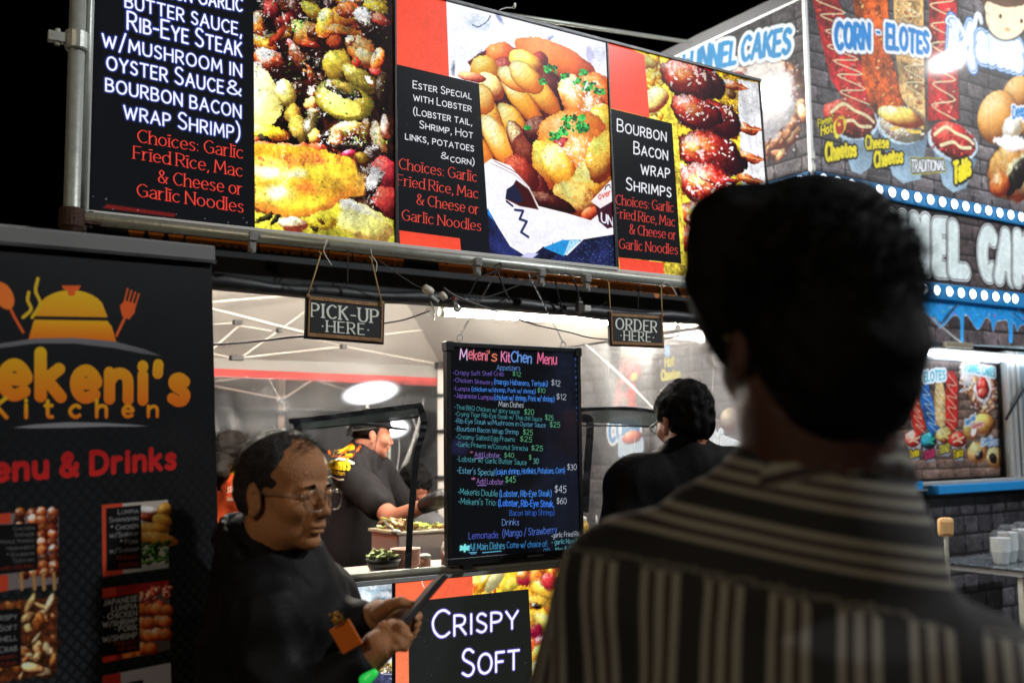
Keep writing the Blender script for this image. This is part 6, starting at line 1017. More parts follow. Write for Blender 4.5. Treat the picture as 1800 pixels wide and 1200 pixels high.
def head(b, c, R, s=1.0, neck=None, chub=0, ears=True, fine=True):
    T = lambda x, y, z: c+R@(np.array([x, y, z])*s/1000); r = lambda *v: np.array(v)*s/1000
    E = lambda p, rr, k=.014, sub=False, RR=None: b.ell(T(*p), r(*rr), R if RR is None else R@RR, k*s, sub)
    E((-12, 0, 42), (92, 74, 78)); E((34, 0, 44), (50, 58, 52), .02); E((34, 0, -18), (54, 56+chub, 58), .02); E((28, 0, -66), (50, 50+chub, 38+chub*.5), .02); E((70, 0, -88), (18, 22, 17), .016)
    for q in (-1, 1): E((58, 36*q, -24), (26, 22+chub*.4, 22), .016); E((78, 22*q, 17), (13, 23, 8), .010)
    E((-8, 0, -60), (40, 52, 40), .03)
    if fine:
        for q in (-1, 1): E((94, 32*q, -1), (13, 17, 12), .010, True); E((75, 31*q, -2), (12.5, 14, 12), .004); E((79, 31*q, 5), (11, 15, 6), .004); E((77, 31*q, -12), (10, 14, 5), .005); E((96, 32*q, -2.5), (9, 13, 1.0), .002, True)
        b.cap(T(86, 0, 10), T(101, 0, -24), .0075*s, .0095*s, .010*s); E((103, 0, -29), (12, 11, 9), .006)
        for q in (-1, 1): E((94, 11.5*q, -33), (10, 7.5, 7), .005); E((99, 7*q, -39), (5, 3, 3), .002, True)
        E((82, 0, -52), (14, 24, 14), .012); E((89, 0, -56.5), (8.5, 22, 4.8), .004); E((87.5, 0, -67.5), (8.5, 18, 5.6), .004); E((98, 0, -62), (9, 23, 1.3), .002, True); E((88, 0, -76), (8, 14, 4), .006, True)
        for q in (-1, 1): E((84, 27*q, -50), (7, 2.5, 16), .006, True)
    if ears:
        for q in (-1, 1):
            ca, sa = math.cos(.25), math.sin(.25); RR = np.array([[ca, 0, -sa], [0, 1, 0], [sa, 0, ca]]); E((-10, 76*q, -8), (17, 8, 32), .006, False, RR)
            if fine: E((-4, 85*q, -4), (10, 6, 19), .004, True, RR); E((-11, 78*q, -36), (9, 6, 9), .006); E((0, 78*q, -12), (4, 5, 7), .003)
    if neck is not None: b.cap(T(-22, 0, -55), neck, .056*s, .060*s, .03*s)
    return T
def limb(b, *a, k=.02):
    pts = [x[0] for x in a]; rr = [x[1] for x in a]; return b.chain(pts, rr, k)
def strands(name, roots, dirs, parent, m, L=(.01, .03), r=.0006, curl=.4, seg=4, grav=.3, seed=0, n=3):
    rd = np.random.RandomState(seed); V = []; F = []
    for p, d in zip(roots, dirs):
        l = rd.uniform(*L); d = d/np.linalg.norm(d); cur = p.copy(); w = rd.normal(size=3); w -= d*(w@d); w /= np.linalg.norm(w)+1e-9; base = len(V)
        for i in range(seg+1):
            u = np.cross(d, w); rr = r*(1-.8*i/seg)
            for j in range(n): a = 2*math.pi*j/n; V.append(cur+(w*math.cos(a)+u*math.sin(a))*rr)
            d = d+w*curl*.5+np.array([0, 0, -grav/seg]); d /= np.linalg.norm(d); w = w-d*(w@d); w /= np.linalg.norm(w)+1e-9; cur = cur+d*l/seg
        for i in range(seg):
            for j in range(n): a = base+i*n+j; bb = base+i*n+(j+1) % n; F.append((a, bb, bb+n, a+n))
    o = MB(); o.v = [tuple(v) for v in V]; o.f = F; o.mi = [0]*len(F); return o.build(name, m, parent, True)
def hairdisp(amp, fx, seed=0):
    r = np.random.RandomState(seed); K = r.normal(size=(7, 3))*fx; ph = r.uniform(0, 6.28, 7)
    return lambda x, y, z: amp*sum(np.sin(K[i, 0]*x+K[i, 1]*y+K[i, 2]*z+ph[i]) for i in range(7))/3.0
def folds(amp, seed=0, fx=18):
    r = np.random.RandomState(seed); K = r.normal(size=(6, 3))*fx; K[:, 2] *= .6; ph = r.uniform(0, 6.28, 6)
    def f(x, y, z):
        t = sum(np.sin(K[i, 0]*x+K[i, 1]*y+K[i, 2]*z+ph[i]) for i in range(6))/2.2; t2 = sum(np.sin(2.3*(K[i, 1]*x-K[i, 0]*y+K[i, 2]*z)+2*ph[i]+1.2*t) for i in range(6))/2.2; return amp*(.8*np.tanh(t*1.3)+1.1*np.abs(t2)**.7-.7)
    return f
HAIRM = mat('black_hair', (6, 5, 5), .6, 0, .3, 90, .4, 260, spec=.1)
DARKCLOTH = mat('black_cloth', (15, 15, 16), .75, 0, .25, 30, .3, 150, spec=.12)
def legs(b, pel, fdir, w=.09, r=(.085, .06, .045), foot=.0):
    f = np.array([fdir[0], fdir[1], 0]); f /= np.linalg.norm(f); l = np.array([-f[1], f[0], 0])
    for q in (-1, 1):
        h = pel+l*w*q; kn = np.array([h[0]+l[0]*.02*q+f[0]*.02, h[1]+l[1]*.02*q+f[1]*.02, pel[2]*.53]); an = np.array([kn[0]-f[0]*.02, kn[1]-f[1]*.02, .09]); b.chain([h, kn, an], list(r), .03)
def shoes(parent, pel, fdir, w=.09, m=None):
    f = np.array([fdir[0], fdir[1], 0]); f /= np.linalg.norm(f); l = np.array([-f[1], f[0], 0])
    for q in (-1, 1):
        b = Body(); a = pel+l*(w+.02)*q; a = np.array([a[0], a[1], .05]); b.cap(a-f*.03, a+f*.16-Z_*.012, .045, .036, .02); put('shoe', b.mesh(.008), m or BLKPL, parent, smooth=1)
# ------------------------------------------------------------------ man with glasses looking at his phone
def P(x, y, d): return at(x, y, d)
def man_glasses():
    hc = P(500, 866, 2.03); f = np.array([.87, -.46, -.06]); R = frame3(f); nb = P(468, 985, 2.04); pel = np.array([nb[0]+.02, nb[1]+.02, .86])
    t = thing('person', [pel[0], pel[1], 0], 'balding man in glasses and black jacket holding a phone beside the dark banner', 'man')
    SK = skin_mat('skin_tan', (168, 114, 72)); b = Body(); T = head(b, hc, R, 1.0, nb+Z_*.0, chub=5)
    sn, sf = P(462, 1072, 1.92), P(562, 1052, 2.22); en, ef = P(495, 1268, 1.83), P(590, 1235, 2.12); wn, wf = P(640, 1160, 1.86), P(640, 1090, 2.02)
    b.ell((nb+sn+sf)/3-Z_*.10, (.12, .10, .09), k=.04).ell(pel+Z_*.28, (.14, .11, .26), k=.05).ell(pel, (.15, .12, .12), k=.05); b.chain([sn, en, wn], [.05, .04, .027], .03).chain([sf, ef, wf], [.05, .04, .027], .03); legs(b, pel-Z_*.03, f)
    # hands: palm, thumb and four bent fingers each
    def fing(pts, r0=.0088, r1=.0068):
        b.chain(pts, [r0, r0*.95, (r0+r1)/2, r1][:len(pts)], .0045)
    k1, k2 = P(687, 1112, 1.865), P(676, 1143, 1.85); b.chain([wn, (wn+k1)/2], [.028, .030], .012); b.cap((wn*.6+k1*.4), k1, .024, .017, .012); b.cap((wn*.6+k2*.4), k2, .024, .016, .012)
    fing([k1, P(702, 1098, 1.86), P(712, 1106, 1.865), P(708, 1117, 1.87)]); fing([P(686, 1124, 1.858), P(706, 1112, 1.858), P(719, 1119, 1.862), P(716, 1131, 1.868)]); fing([P(682, 1134, 1.853), P(700, 1126, 1.85), P(712, 1129, 1.856), P(710, 1139, 1.862)]); fing([P(676, 1144, 1.85), P(692, 1138, 1.845), P(706, 1136, 1.85), P(713, 1139, 1.855)], .008, .0066)
    b.chain([P(660, 1130, 1.87), P(676, 1103, 1.872), P(692, 1098, 1.876), P(702, 1104, 1.878)], [.015, .012, .0098, .008], .006)
    q1 = P(690, 1072, 1.99); b.cap(wf, (wf+q1)/2, .028, .027, .012); b.cap((wf+q1)/2, q1, .027, .018, .012); b.cap((wf+q1)/2, P(688, 1094, 1.985), .024, .017, .012)
    b.chain([P(664, 1078, 1.975), P(684, 1064, 1.955), P(704, 1058, 1.945), P(722, 1062, 1.945)], [.015, .0125, .010, .008], .006)
    for (x, y, dd) in ((736, 1082, 0), (734, 1094, .004), (731, 1105, .008), (726, 1114, .012)): b.chain([P(692, y-4, 1.985), P(716, y-6, 2.0+dd), P(x-1, y, 1.985+dd), P(x-6, y+6, 1.955+dd)], [.0095, .009, .0082, .007], .004)
    hx = (hc[0]-.13, hc[0]+.13); hb = [(hx[0], hx[1]), (P(650, 1100, 1.9)[0]-.03, P(745, 1100, 1.95)[0]+.01)]; yb = [(hc[1]-.13, hc[1]+.13)]; zb = [(hc[2]-.15, hc[2]+.14), (P(700, 1160, 1.87)[2]-.02, P(700, 1045, 1.97)[2]+.02)]
    yb = [(min(hc[1]-.12, wn[1]-.05), max(hc[1]+.12, wf[1]+.05))]
    put('body', b.mesh(.0027, .011, (hb, yb, zb)), SK, t, smooth=1)
    # eyes
    EW = mat('eye_white', (180, 172, 160), .25); IR = mat('iris_brown', (30, 20, 14), .15)
    for q in (-1, 1):
        MB().lathe(T(83, 31*q, -2.5)-R[:, 0]*.0, [(.0056, 0), (.0046, .0022), (.0015, .0030)], 12, R[:, 0]+R[:, 1]*.15).build('iris', IR, t, True)
        bb = Body(); bb.chain([T(88, 13*q, 17), T(92, 24*q, 21), T(84, 42*q, 18)], [.0022, .0032, .0016], .003); put('eyebrow', bb.mesh(.0016), HAIRM, t, smooth=1)
    # hair: thin and receding, full at the side and back
    h = Body(); h.ell(T(-15, 0, 46), np.array([94, 78, 80.5])/1000, R, .01); h.ell(T(-40, 0, 0), np.array([68, 75, 60])/1000, R, .02)
    h.ell(T(96, 0, 34), np.array([72, 90, 120])/1000, R, .012, True); h.ell(T(46, 0, -66), np.array([80, 120, 84])/1000, R, .01, True)
    for q in (-1, 1): h.ell(T(-6, 82*q, -20), np.array([24, 22, 36])/1000, R, .008, True)
    put('hair', h.mesh(.0035, disp=hairdisp(.0022, 140, 3)), mat('thin_dark_hair', (20, 14, 10), .45, 0, .35, 60, .7, 300), t, smooth=1)
    rd = np.random.RandomState(5); roots = []; dirs = []
    for i in range(1500):
        th = rd.uniform(-3.1, 3.1); ph = rd.uniform(-.25, 1.5); v = np.array([math.cos(th)*math.cos(ph), math.sin(th)*math.cos(ph), math.sin(ph)])
        if v[0] > .42: continue
        roots.append(T(-14+95*v[0], 78*v[1], 45+81*v[2])); dirs.append(R@(np.array([-.3, 0, -.9])*(.6)+v*.35+rd.normal(size=3)*.15))
    for i in range(420): u = rd.uniform(-1, 1); x = rd.uniform(-20, 66); roots.append(T(x, u*46, 117-max(0, x-10)**2*.0085-(u*46)**2*.009)); dirs.append(R@np.array([.8, rd.normal()*.5, .35+rd.normal()*.2]))
    strands('hair_strands', roots, dirs, t, mat('thin_dark_hair', (20, 14, 10)), (.012, .03), .0005, .35, 4, .5, 2)['kind'] = 'stuff'
    # glasses
    GM = mat('gunmetal_frame', (150, 138, 120), .25, .7, .1); GLS = clear('lens_clear', .96, .01, .02)
    g_ = thing('eyeglasses', T(92, 0, 0), 'thin metal eyeglasses on the face of the balding man', 'eyeglasses')
    for q in (-1, 1):
        c = T(102, 31*q, -6); ax = R[:, 1]*math.cos(.12)-R[:, 0]*.18*q; ax /= np.linalg.norm(ax); uz = R[:, 2]; P_ = []
        for k in range(25): a = 2*math.pi*k/24; x = math.cos(a); y = math.sin(a); P_.append(c+ax*.026*np.sign(x)*abs(x)**.75+uz*.019*np.sign(y)*abs(y)**.75*(1 if y > 0 else 1.05))
        MB().tube(P_, .0011, 6, False).build('rim', GM, g_, True); MB().add(P_[:-1], [tuple(range(24))]).build('lens', GLS, g_)
        MB().tube([c+ax*.026*q+uz*.010, T(92, 66*q, 4), T(40, 76*q, 6), T(-8, 80*q, 4), T(-22, 79*q, -12)], .0013, 6).build('temple_arm', GM, g_, True)
    MB().tube([T(104, 7, -1), T(107, 0, 2), T(104, -7, -1)], .0012, 6).build('bridge', GM, g_, True)
    # jacket, open collar, shirt
    J = mat('black_jacket', (13, 13, 14), .62, 0, .25, 30, .15, 160, spec=.14); j = Body(); mid = (sn+sf)/2
    j.ell(mid-Z_*.12, (.14, .15, .15), k=.05).cap(sn-Z_*.01, sf-Z_*.01, .076, .076, .05).cap(nb-Z_*.03, sn, .062, .07, .05).cap(nb-Z_*.03, sf, .062, .07, .05).ell(pel+Z_*.30-f*.01, (.15, .14, .32), k=.06).ell(pel+Z_*.02, (.17, .15, .16), k=.06); j.cap(nb-Z_*.02-R[:, 0]*.03, nb+Z_*.03-R[:, 0]*.035, .078, .066, .03)
    j.chain([sn, en, wn-(wn-en)*.06], [.074, .062, .044], .03).chain([sf, ef, wf-(wf-ef)*.06], [.08, .066, .046], .03)
    j.cap(wn-(wn-en)*.05, wn-(wn-en)*.10, .042, .045, .006); j.cap(nb+Z_*.14+R[:, 0]*.03, nb-Z_*.02+R[:, 0]*.02, .055, .058, .01, True)
    put('jacket', j.mesh(.0075, disp=folds(.0055, 2, 15)), J, t)
    for q, xy in ((-1, ((432, 902), (438, 950), (462, 1000), (500, 1040), (540, 1100))), (1, ((520, 955), (528, 985), (545, 1030), (560, 1090)))): pass
    c2 = Body(); c2.cap(nb-Z_*.06+R[:, 0]*.02, nb-Z_*.30+R[:, 0]*.02, .075, .07, .03); put('shirt', c2.mesh(.008), mat('grey_shirt', (40, 40, 42), .8), t)
    c3 = Body(); pr3 = [nb-R[:, 0]*.012+R[:, 0]*.078*math.cos(a)+R[:, 1]*.076*math.sin(a)+Z_*(.035-.045*math.cos(a)) for a in np.linspace(.42, 2*math.pi-.42, 18)]; c3.chain(pr3, [.008]*18, .006); c3.chain([p_-Z_*.018+(p_-nb)*.05 for p_ in pr3], [.009]*18, .006); c3.chain([p_-Z_*.036+(p_-nb)*.14 for p_ in pr3], [.009]*18, .006); c3.chain([pr3[0]-Z_*.03, pr3[0]+R[:, 0]*.03-Z_*.10, pr3[0]+R[:, 0]*.04-Z_*.22], [.012, .010, .007], .008); c3.chain([pr3[-1]-Z_*.03, pr3[-1]+R[:, 0]*.03-Z_*.10, pr3[-1]+R[:, 0]*.04-Z_*.22], [.012, .010, .007], .008); k_ = [nb+Z_*.055-R[:, 0]*.055-R[:, 1]*.03, nb+Z_*.02+R[:, 0]*.0-R[:, 1]*.075, nb-Z_*.06+R[:, 0]*.075-R[:, 1]*.06, nb-Z_*.17+R[:, 0]*.14-R[:, 1]*.02]; c3.chain(k_, [.014, .018, .016, .008], .01); k_ = [x+R[:, 1]*2*((nb-x)@R[:, 1]) for x in k_]; c3.chain(k_, [.014, .018, .016, .008], .01); put('collar', c3.mesh(.004), J, t)
    p_ = Body(); legs(p_, pel-Z_*.02, f, r=(.11, .08, .065)); p_.ell(pel-Z_*.02, (.16, .14, .12), k=.05); put('trousers', p_.mesh(.012, disp=folds(.004, 5)), DARKCLOTH, t); shoes(t, pel, f)
    # phone
    ph = thing('phone', P(724, 1072, 1.92), 'dark phone in a black case held in both hands', 'phone'); a = P(763, 1030, 1.965); c = P(700, 1105, 1.90); ax = (a-c); L = np.linalg.norm(ax); ax /= L; view = (a+c)/2-CAMP; view /= np.linalg.norm(view); n0 = np.cross(ax, view); n0 /= np.linalg.norm(n0); n0 = n0 if n0[0] < 0 else -n0; wd = np.cross(ax, n0); nn = n0*math.cos(.13)-view*math.sin(.13); nn -= ax*(nn@ax); nn /= np.linalg.norm(nn); wd = np.cross(ax, nn); ctr = (a+c)/2
    MB().obox(ctr, ax*.075, wd*.037, nn*.0055).build('case', mat('phone_case', (20, 20, 22), .35), ph, bevel=.003); MB().obox(ctr+nn*.0058, ax*.071, wd*.034, nn*.0006).build('screen', mat('phone_glass', (26, 18, 18), .4, spec=.2), ph); MB().obox(ctr+ax*.0752, ax*.0008, wd*.03, nn*.0035).build('edge', ALU, ph)
    # orange card with gold beads at his front
    cd = thing('card_pouch', P(608, 1120, 1.80), 'orange card pouch with gold beaded clasp against the black jacket', 'pouch'); o_ = P(608, 1118, 1.80); MB().obox(o_, (RT*.86+UP*.5)*.020, FW*.002, (UP*.86-RT*.5)*.0245).build('card', mat('orange_vinyl', (220, 112, 26), .4, 0, .1), cd, bevel=.001)
    rr = random.Random(2); be = MB()
    for k in range(26): c = P(587+rr.uniform(-9, 12)+.3*k*.6, 1076+rr.uniform(-5, 5)+k*.75, 1.79+rr.uniform(-.006, .004)); be.lathe(c, [(.0008, -.0034), (.0034, 0), (.0008, .0034)], 7)
    be.build('beads', mat('gold', (170, 118, 40), .25, .95), cd, True)
    gl = thing('lit_tag', P(652, 1184, 1.80), 'small green lit tag under the near hand', 'tag'); bb = Body(); bb.cap(P(642, 1194, 1.82), P(658, 1182, 1.82), .012, .008, .01); put('glow_body', bb.mesh(.004), mat('green_glow', (60, 230, 90), .3, emis=(40, 220, 90), es=.45, var=0), gl)  # green light of unknown source, built as a small glowing body
man_glasses()
# ------------------------------------------------------------------ people inside and around the stall
SKL = skin_mat('skin_light', (168, 106, 82))
def simple_person(label, cat, hc, f, nb, shL, shR, elL, haL, elR, haR, pel, shirt, torso_r, skin=None, hair=HAIRM, sleeve=1.0, res=.008, fine=False, hs=1.0, hairfn=None, trousers=None, top=None, sh_amp=.004, seed=0, headres=.004):
    t = thing('person', [pel[0], pel[1], 0], label, cat); R = frame3(f); b = Body(); T = head(b, hc, R, hs, nb, fine=fine)
    m = (shL+shR)/2; b.ell(m-Z_*.07, (.09, .08, .06), k=.03).ell((m+pel)/2, (.09, .08, .22), k=.03); arms = []
    for s_, e_, h_ in ((shL, elL, haL), (shR, elR, haR)):
        if e_ is None: continue
        b.chain([s_, e_, h_], [.046, .040, .026], .03)
        d = (h_-e_); d /= np.linalg.norm(d); u = np.cross(d, [0, 0, 1.]); u /= np.linalg.norm(u); b.cap(h_, h_+d*.06, .026, .032, .015)
        for k in range(4): o_ = u*(-.027+.018*k); b.chain([h_+d*.07+o_, h_+d*.115+o_*1.1-Z_*.008, h_+d*(.135+.006*(k in (1, 2)))+o_-Z_*.03], [.0095, .0088, .0075], .004)
        b.chain([h_+d*.03-u*.03, h_+d*.075-u*.052-Z_*.01, h_+d*.10-u*.045-Z_*.02], [.013, .011, .009], .006)
    legs(b, pel-Z_*.03, f); bd = [(hc[i]-.14, hc[i]+.15) for i in range(3)]; put('body', b.mesh(headres, .009, ([bd[0]], [bd[1]], [bd[2]])), skin or SKL, t, smooth=1)
    j = Body(); rx, ry = torso_r; bk = shR-shL; bk[2] = 0; bl = np.linalg.norm(bk); l = bk/bl; RB = np.stack([l, np.cross([0, 0, 1.], l), [0, 0, 1.]], 1)
    j.cap(shL, shR, .075, .075, .05).ell((m*2+pel)/3-Z_*.02, (rx, ry, .24), RB, .05).ell((m+pel*1.6)/2.6, (rx*.98, ry*1.02, .22), RB, .05).ell(pel+Z_*.03, (rx, ry, .10), RB, .04); j.cap(nb-Z_*.03, nb+Z_*.02, .07, .062, .04)
    j.cap(nb-Z_*.02, shL*.75+nb*.25, .062, .07, .05).cap(nb-Z_*.02, shR*.75+nb*.25, .062, .07, .05)
    for s_, e_, h_ in ((shL, elL, haL), (shR, elR, haR)):
        if e_ is None: continue
        if sleeve >= 1: j.chain([s_, e_, h_-(h_-e_)*.08], [.078, .062, .042], .03)
        else: j.cap(s_, s_+(e_-s_)*sleeve, .075, .072, .03)
    for q, rr in ((1, 0),): j.cap(nb+Z_*.12+R[:, 0]*.03, nb+Z_*.01+R[:, 0]*.02, .052, .056, .008, True)
    so, sv = put('shirt', j.mesh(res, disp=folds(sh_amp, seed, 16)), shirt, t); p_ = Body(); legs(p_, pel-Z_*.04, f, r=(.115, .08, .065)); p_.ell(pel-Z_*.05, (rx*.95, ry*.98, .13), RB, .05); put('trousers', p_.mesh(.014, disp=folds(.004, seed+1)), trousers or DARKCLOTH, t); shoes(t, pel, f)
    if hairfn: hairfn(t, T, R)
    return t, T, R, so
def hair_full(amp=.004, tall=1.0, curls=900, seed=1, L=(.012, .028), low=-30, m=None):
    def fn(t, T, R):
        h = Body(); h.ell(T(-12, 0, 50), np.array([99, 85, 88*tall])/1000, R, .01).ell(T(-45, 0, 0), np.array([66, 76, 70])/1000, R, .02).ell(T(-58, 0, low), np.array([32, 50, 30])/1000, R, .02); h.ell(T(104, 0, -14), np.array([76, 96, 84])/1000, R, .012, True); h.ell(T(40, 0, -80), np.array([80, 120, 84])/1000, R, .01, True)
        for q in (-1, 1): h.ell(T(-4, 86*q, -16), np.array([24, 18, 34])/1000, R, .008, True)
        put('hair', h.mesh(.004, disp=hairdisp(amp, 95, seed)), m or HAIRM, t, smooth=1); rd = np.random.RandomState(seed); ro = []; di = []
        while len(ro) < curls:
            v = rd.normal(size=3); v /= np.linalg.norm(v)
            if v[2] < -.45 or (v[0] > .55 and v[2] < .45): continue
            x, y, z = -14+99*v[0], 83*v[1], 48+88*tall*v[2]
            ro.append(T(x, y, z)); di.append(R@(v*.6+rd.normal(size=3)*.6))
        if curls: strands('hair_strands', ro, di, t, m or HAIRM, L, .0011, .7, 5, .2, seed, 3)['kind'] = 'stuff'
    return fn
# customer at the order window, seen from behind
hc = P(1201, 742, 3.15); BLK2 = mat('black_shirt', (12, 12, 13), .75, 0, .25, 20, .2, 160, spec=.1)
nbx = P(1206, 802, 3.12)
simple_person('dark haired man in black shirt seen from behind under the order here sign', 'man', hc, [-.44, .89, -.12], nbx, P(1110, 852, 3.05), P(1294, 834, 3.2), P(1076, 1010, 2.95), P(1110, 1080, 2.75), P(1330, 1000, 3.2), P(1290, 1090, 3.05), np.array([nbx[0]+.01, nbx[1]-.05, .90]), BLK2, (.20, .14), fine=True, hs=.98, hairfn=hair_full(.0035, .95, 900, 3, (.008, .018)), seed=3)
cl = bpy.data.objects['person.001'] if 'person.001' in bpy.data.objects else None
b = Body(); R = frame3([-.44, .89, -.12]); pp = [nbx+Z_*.045+R[:, 0]*.055*math.cos(a)+R[:, 1]*.062*math.sin(a)-Z_*.012*math.cos(a) for a in np.linspace(.5, 2*math.pi-.5, 14)]
b.chain(pp, [.0085]*14, .006); b.chain([p-Z_*.016 for p in pp], [.009]*14, .006); put('collar', b.mesh(.004), BLK2, cl, smooth=1)
g2 = thing('eyeglasses', P(1156, 757, 3.1), 'black eyeglasses worn by the man under the order sign', 'eyeglasses'); T2 = lambda x, y, z: hc+R@(np.array([x, y, z])*.00098)
MB().tube([T2(100, 60, 0), T2(40, 76, 4), T2(-8, 82, 6)], .002, 6).build('temple_arm', BLKPL, g2, True); MB().tube([T2(100, -60, 0), T2(40, -76, 4), T2(-8, -82, 6)], .002, 6).build('temple_arm', BLKPL, g2, True)
for q in (-1, 1): MB().tube([T2(102, 31*q+24*math.cos(a), -6+17*math.sin(a)) for a in np.linspace(0, 6.283, 20)], .002, 6, False).build('rim', BLKPL, g2, True)
MB().tube([T2(103, 8, -3), T2(105, 0, 0), T2(103, -8, -3)], .002, 6).build('bridge', BLKPL, g2, True)
# cook with cap, gloves and the printed shirt
GREYS = mat('charcoal_polo', (27, 26, 28), .75, 0, .15, 12, .15, 120, spec=.12)
hc = P(652, 764, 4.75); nbk = P(640, 792, 4.75); fk = [.92, .38, -.12]; R = frame3(fk)
kt, KT, KR, kso = simple_person('cook in charcoal printed polo, dark cap and gloves reaching over the griddle', 'cook', hc, fk, nbk, P(668, 835, 4.95), P(615, 832, 4.55), P(716, 900, 5.05), P(752, 884, 4.75), P(690, 912, 4.3), P(756, 884, 4.15), np.array([P(615, 1000, 4.7)[0], P(615, 1000, 4.7)[1], .93]), GREYS, (.21, .17), sleeve=.68, fine=True, hs=.98, seed=7, sh_amp=.005)
b = Body(); b.ell(KT(-10, 0, 58), np.array([98, 82, 66])/1000, KR, .01); b.ell(KT(-10, 0, 0), np.array([130, 110, 45])/1000, KR, .008, True); b.ell(KT(100, 0, 44), np.array([74, 66, 7])/1000, KR, .012); put('cap', b.mesh(.004), mat('charcoal_cap', (15, 16, 19), .7, 0, .1, spec=.1), kt)
b = Body(); b.ell(KT(-14, 0, 20), np.array([93, 79, 60])/1000, KR, .01); b.ell(KT(90, 0, -20), np.array([96, 120, 100])/1000, KR, .008, True); put('hair', b.mesh(.005), HAIRM, kt)
sg = thing('sunglasses', KT(-90, 0, 5), 'dark sunglasses pushed to the back of the cook neck', 'sunglasses')
for q in (-1, 1): MB().obox(KT(-104, 30*q, 2), KR[:, 1]*.026, KR[:, 0]*.003, KR[:, 2]*.018).build('lens', BLKPL, sg, bevel=.003); MB().tube([KT(-100, 56*q, 8), KT(-40, 82*q, 22), KT(0, 84*q, 34)], .003, 6).build('temple_arm', BLKPL, sg)
MB().tube([KT(-104, 10, 6), KT(-106, 0, 8), KT(-104, -10, 6)], .003, 6).build('bridge', BLKPL, sg)
MB().tube([KT(12, -80, 6), KT(10, -70, -60), KT(2, -56, -90)], .0016, 6).build('cord', BLKPL, kt)
GL_ = mat('black_nitrile', (14, 15, 18), .4, 0, .1, spec=.4)
for el, h_ in ((P(690, 912, 4.3), P(756, 884, 4.15)), (P(716, 900, 5.05), P(752, 884, 4.75))):
    b = Body(); d = h_-el; d /= np.linalg.norm(d); u = np.cross(d, [0, 0, 1.]); u /= np.linalg.norm(u); b.cap(h_-d*.03, h_+d*.07, .034, .038, .012)
    for k in range(4): o_ = u*(-.029+.0195*k); b.chain([h_+d*.075+o_, h_+d*.12+o_*1.1-Z_*.006, h_+d*(.142+.006*(k in (1, 2)))+o_-Z_*.03], [.0118, .0112, .0095], .004)
    b.chain([h_+d*.03-u*.032, h_+d*.078-u*.056-Z_*.01, h_+d*.11-u*.05-Z_*.03], [.016, .0135, .011], .006); put('glove', b.mesh(.004), GL_, kt, smooth=1)
def decal(name, cen_px, dep, wpx, hpx, paint, target, res=260, parent=None):
    c = P(*cen_px, dep); w = wpx*dep/1800; h = hpx*dep/1800; eu = RT; ev = UP; o = c-eu*w/2-ev*h/2; sh = Sheet(o, eu, ev, w, h, res, (0, 0, 0)); paint(sh, c)
    A = sh.c.max(2); im = bpy.data.images.new(name, sh.nx, sh.ny, alpha=True); PX = np.zeros((sh.ny, sh.nx, 4), np.float32); PX[..., :3] = np.clip(sh.c/255, 0, 1); PX[..., 3] = (A > 26); im.pixels.foreach_set(PX.ravel()); im.pack()
    m = bpy.data.materials.new(name); m.use_nodes = True; nt = m.node_tree; bs = nt.nodes['Principled BSDF']; t_ = nt.nodes.new('ShaderNodeTexImage'); t_.image = im; nt.links.new(t_.outputs[0], bs.inputs['Base Color']); nt.links.new(t_.outputs[1], bs.inputs['Alpha']); bs.inputs['Specular IOR Level'].default_value = .1; bs.inputs['Roughness'].default_value = .6
    n = 14; V = []; F = []; uv = []
    for j in range(n+1):
        for i in range(n+1): V.append(o+eu*w*i/n+ev*h*j/n-FW*.3); uv.append((i/n, j/n))
    for j in range(n):
        for i in range(n): a = j*(n+1)+i; F.append((a, a+1, a+n+2, a+n+1))
    ob = MB().add(V, F).build(name.replace('_map', ''), m, parent, True); ul = ob.data.uv_layers.new(name='UVMap')
    for lp in ob.data.loops: ul.data[lp.index].uv = uv[lp.vertex_index]
    from mathutils.bvhtree import BVHTree
    me = target.data; tv = [Vector(v.co)+Vector(tuple(worldloc(target))) for v in me.vertices]; bv = BVHTree.FromPolygons(tv, [tuple(p.vertices) for p in me.polygons]); off = Vector(tuple(worldloc(ob))); dr = Vector(tuple(FW))
    for v in ob.data.vertices:
        hit = bv.ray_cast(Vector(v.co)+off, dr)
        v.co = (hit[0]-dr*.004 if hit[0] is not None else Vector(v.co)+off+dr*.3)-off
    return ob
def logo(sh, c, cx, cy, k, text=True, base=None):
    """the stall's pot mark; cx, cy centre of the pot, k scale in picture units"""
    X = lambda x, y: (cx+x*k, cy+y*k); O, Y = (226, 92, 30), (240, 178, 30); OY = dict(grad=(236, 110, 24))
    sh.poly([X(-84, 40), X(-74, 4), X(-72, 0), X(56, 2), X(64, 12), X(72, 40)], (236, 180, 20), grad=(226, 100, 16)); sh.poly([X(a*64-8, -6-46*math.sqrt(max(0, 1-a*a))) for a in np.linspace(-1, 1, 15)]+[X(56, -4), X(-72, -6)], (232, 190, 24), grad=(230, 150, 20))
    sh.poly([X(-24, -60), X(10, -60), X(6, -52), X(0, -50), X(-2, -42), X(-12, -42), X(-14, -50), X(-22, -54)], O)
    for P_ in ([(-92, -4), (-78, -18), (-84, -34), (-82, -48)], [(-76, -4), (-62, -28), (-70, -50), (-66, -72)]): sh.line([X(*p) for p in P_], 6*k*sh.vk/max(sh.vk, 1), (220, 180, 30))
    sh.line([X(-92, 22), X(-110, -10), X(-118, -30)], 5*k, O); sh.blob(*X(-126, -42), 16*k, 26*k, -28, O, gloss=0, flat=1, rough=0, tex=.0, soft=1); sh.line([X(72, 28), X(90, -10)], 5*k, O); sh.poly([X(82, -6), X(78, -24), X(86, -34), X(106, -28), X(104, -12), X(94, 0)], O)
    for i in range(4): sh.line([X(84+i*6.5, -24+i*1.5), X(92+i*6.5, -54+i*3)], 3.2*k, O)
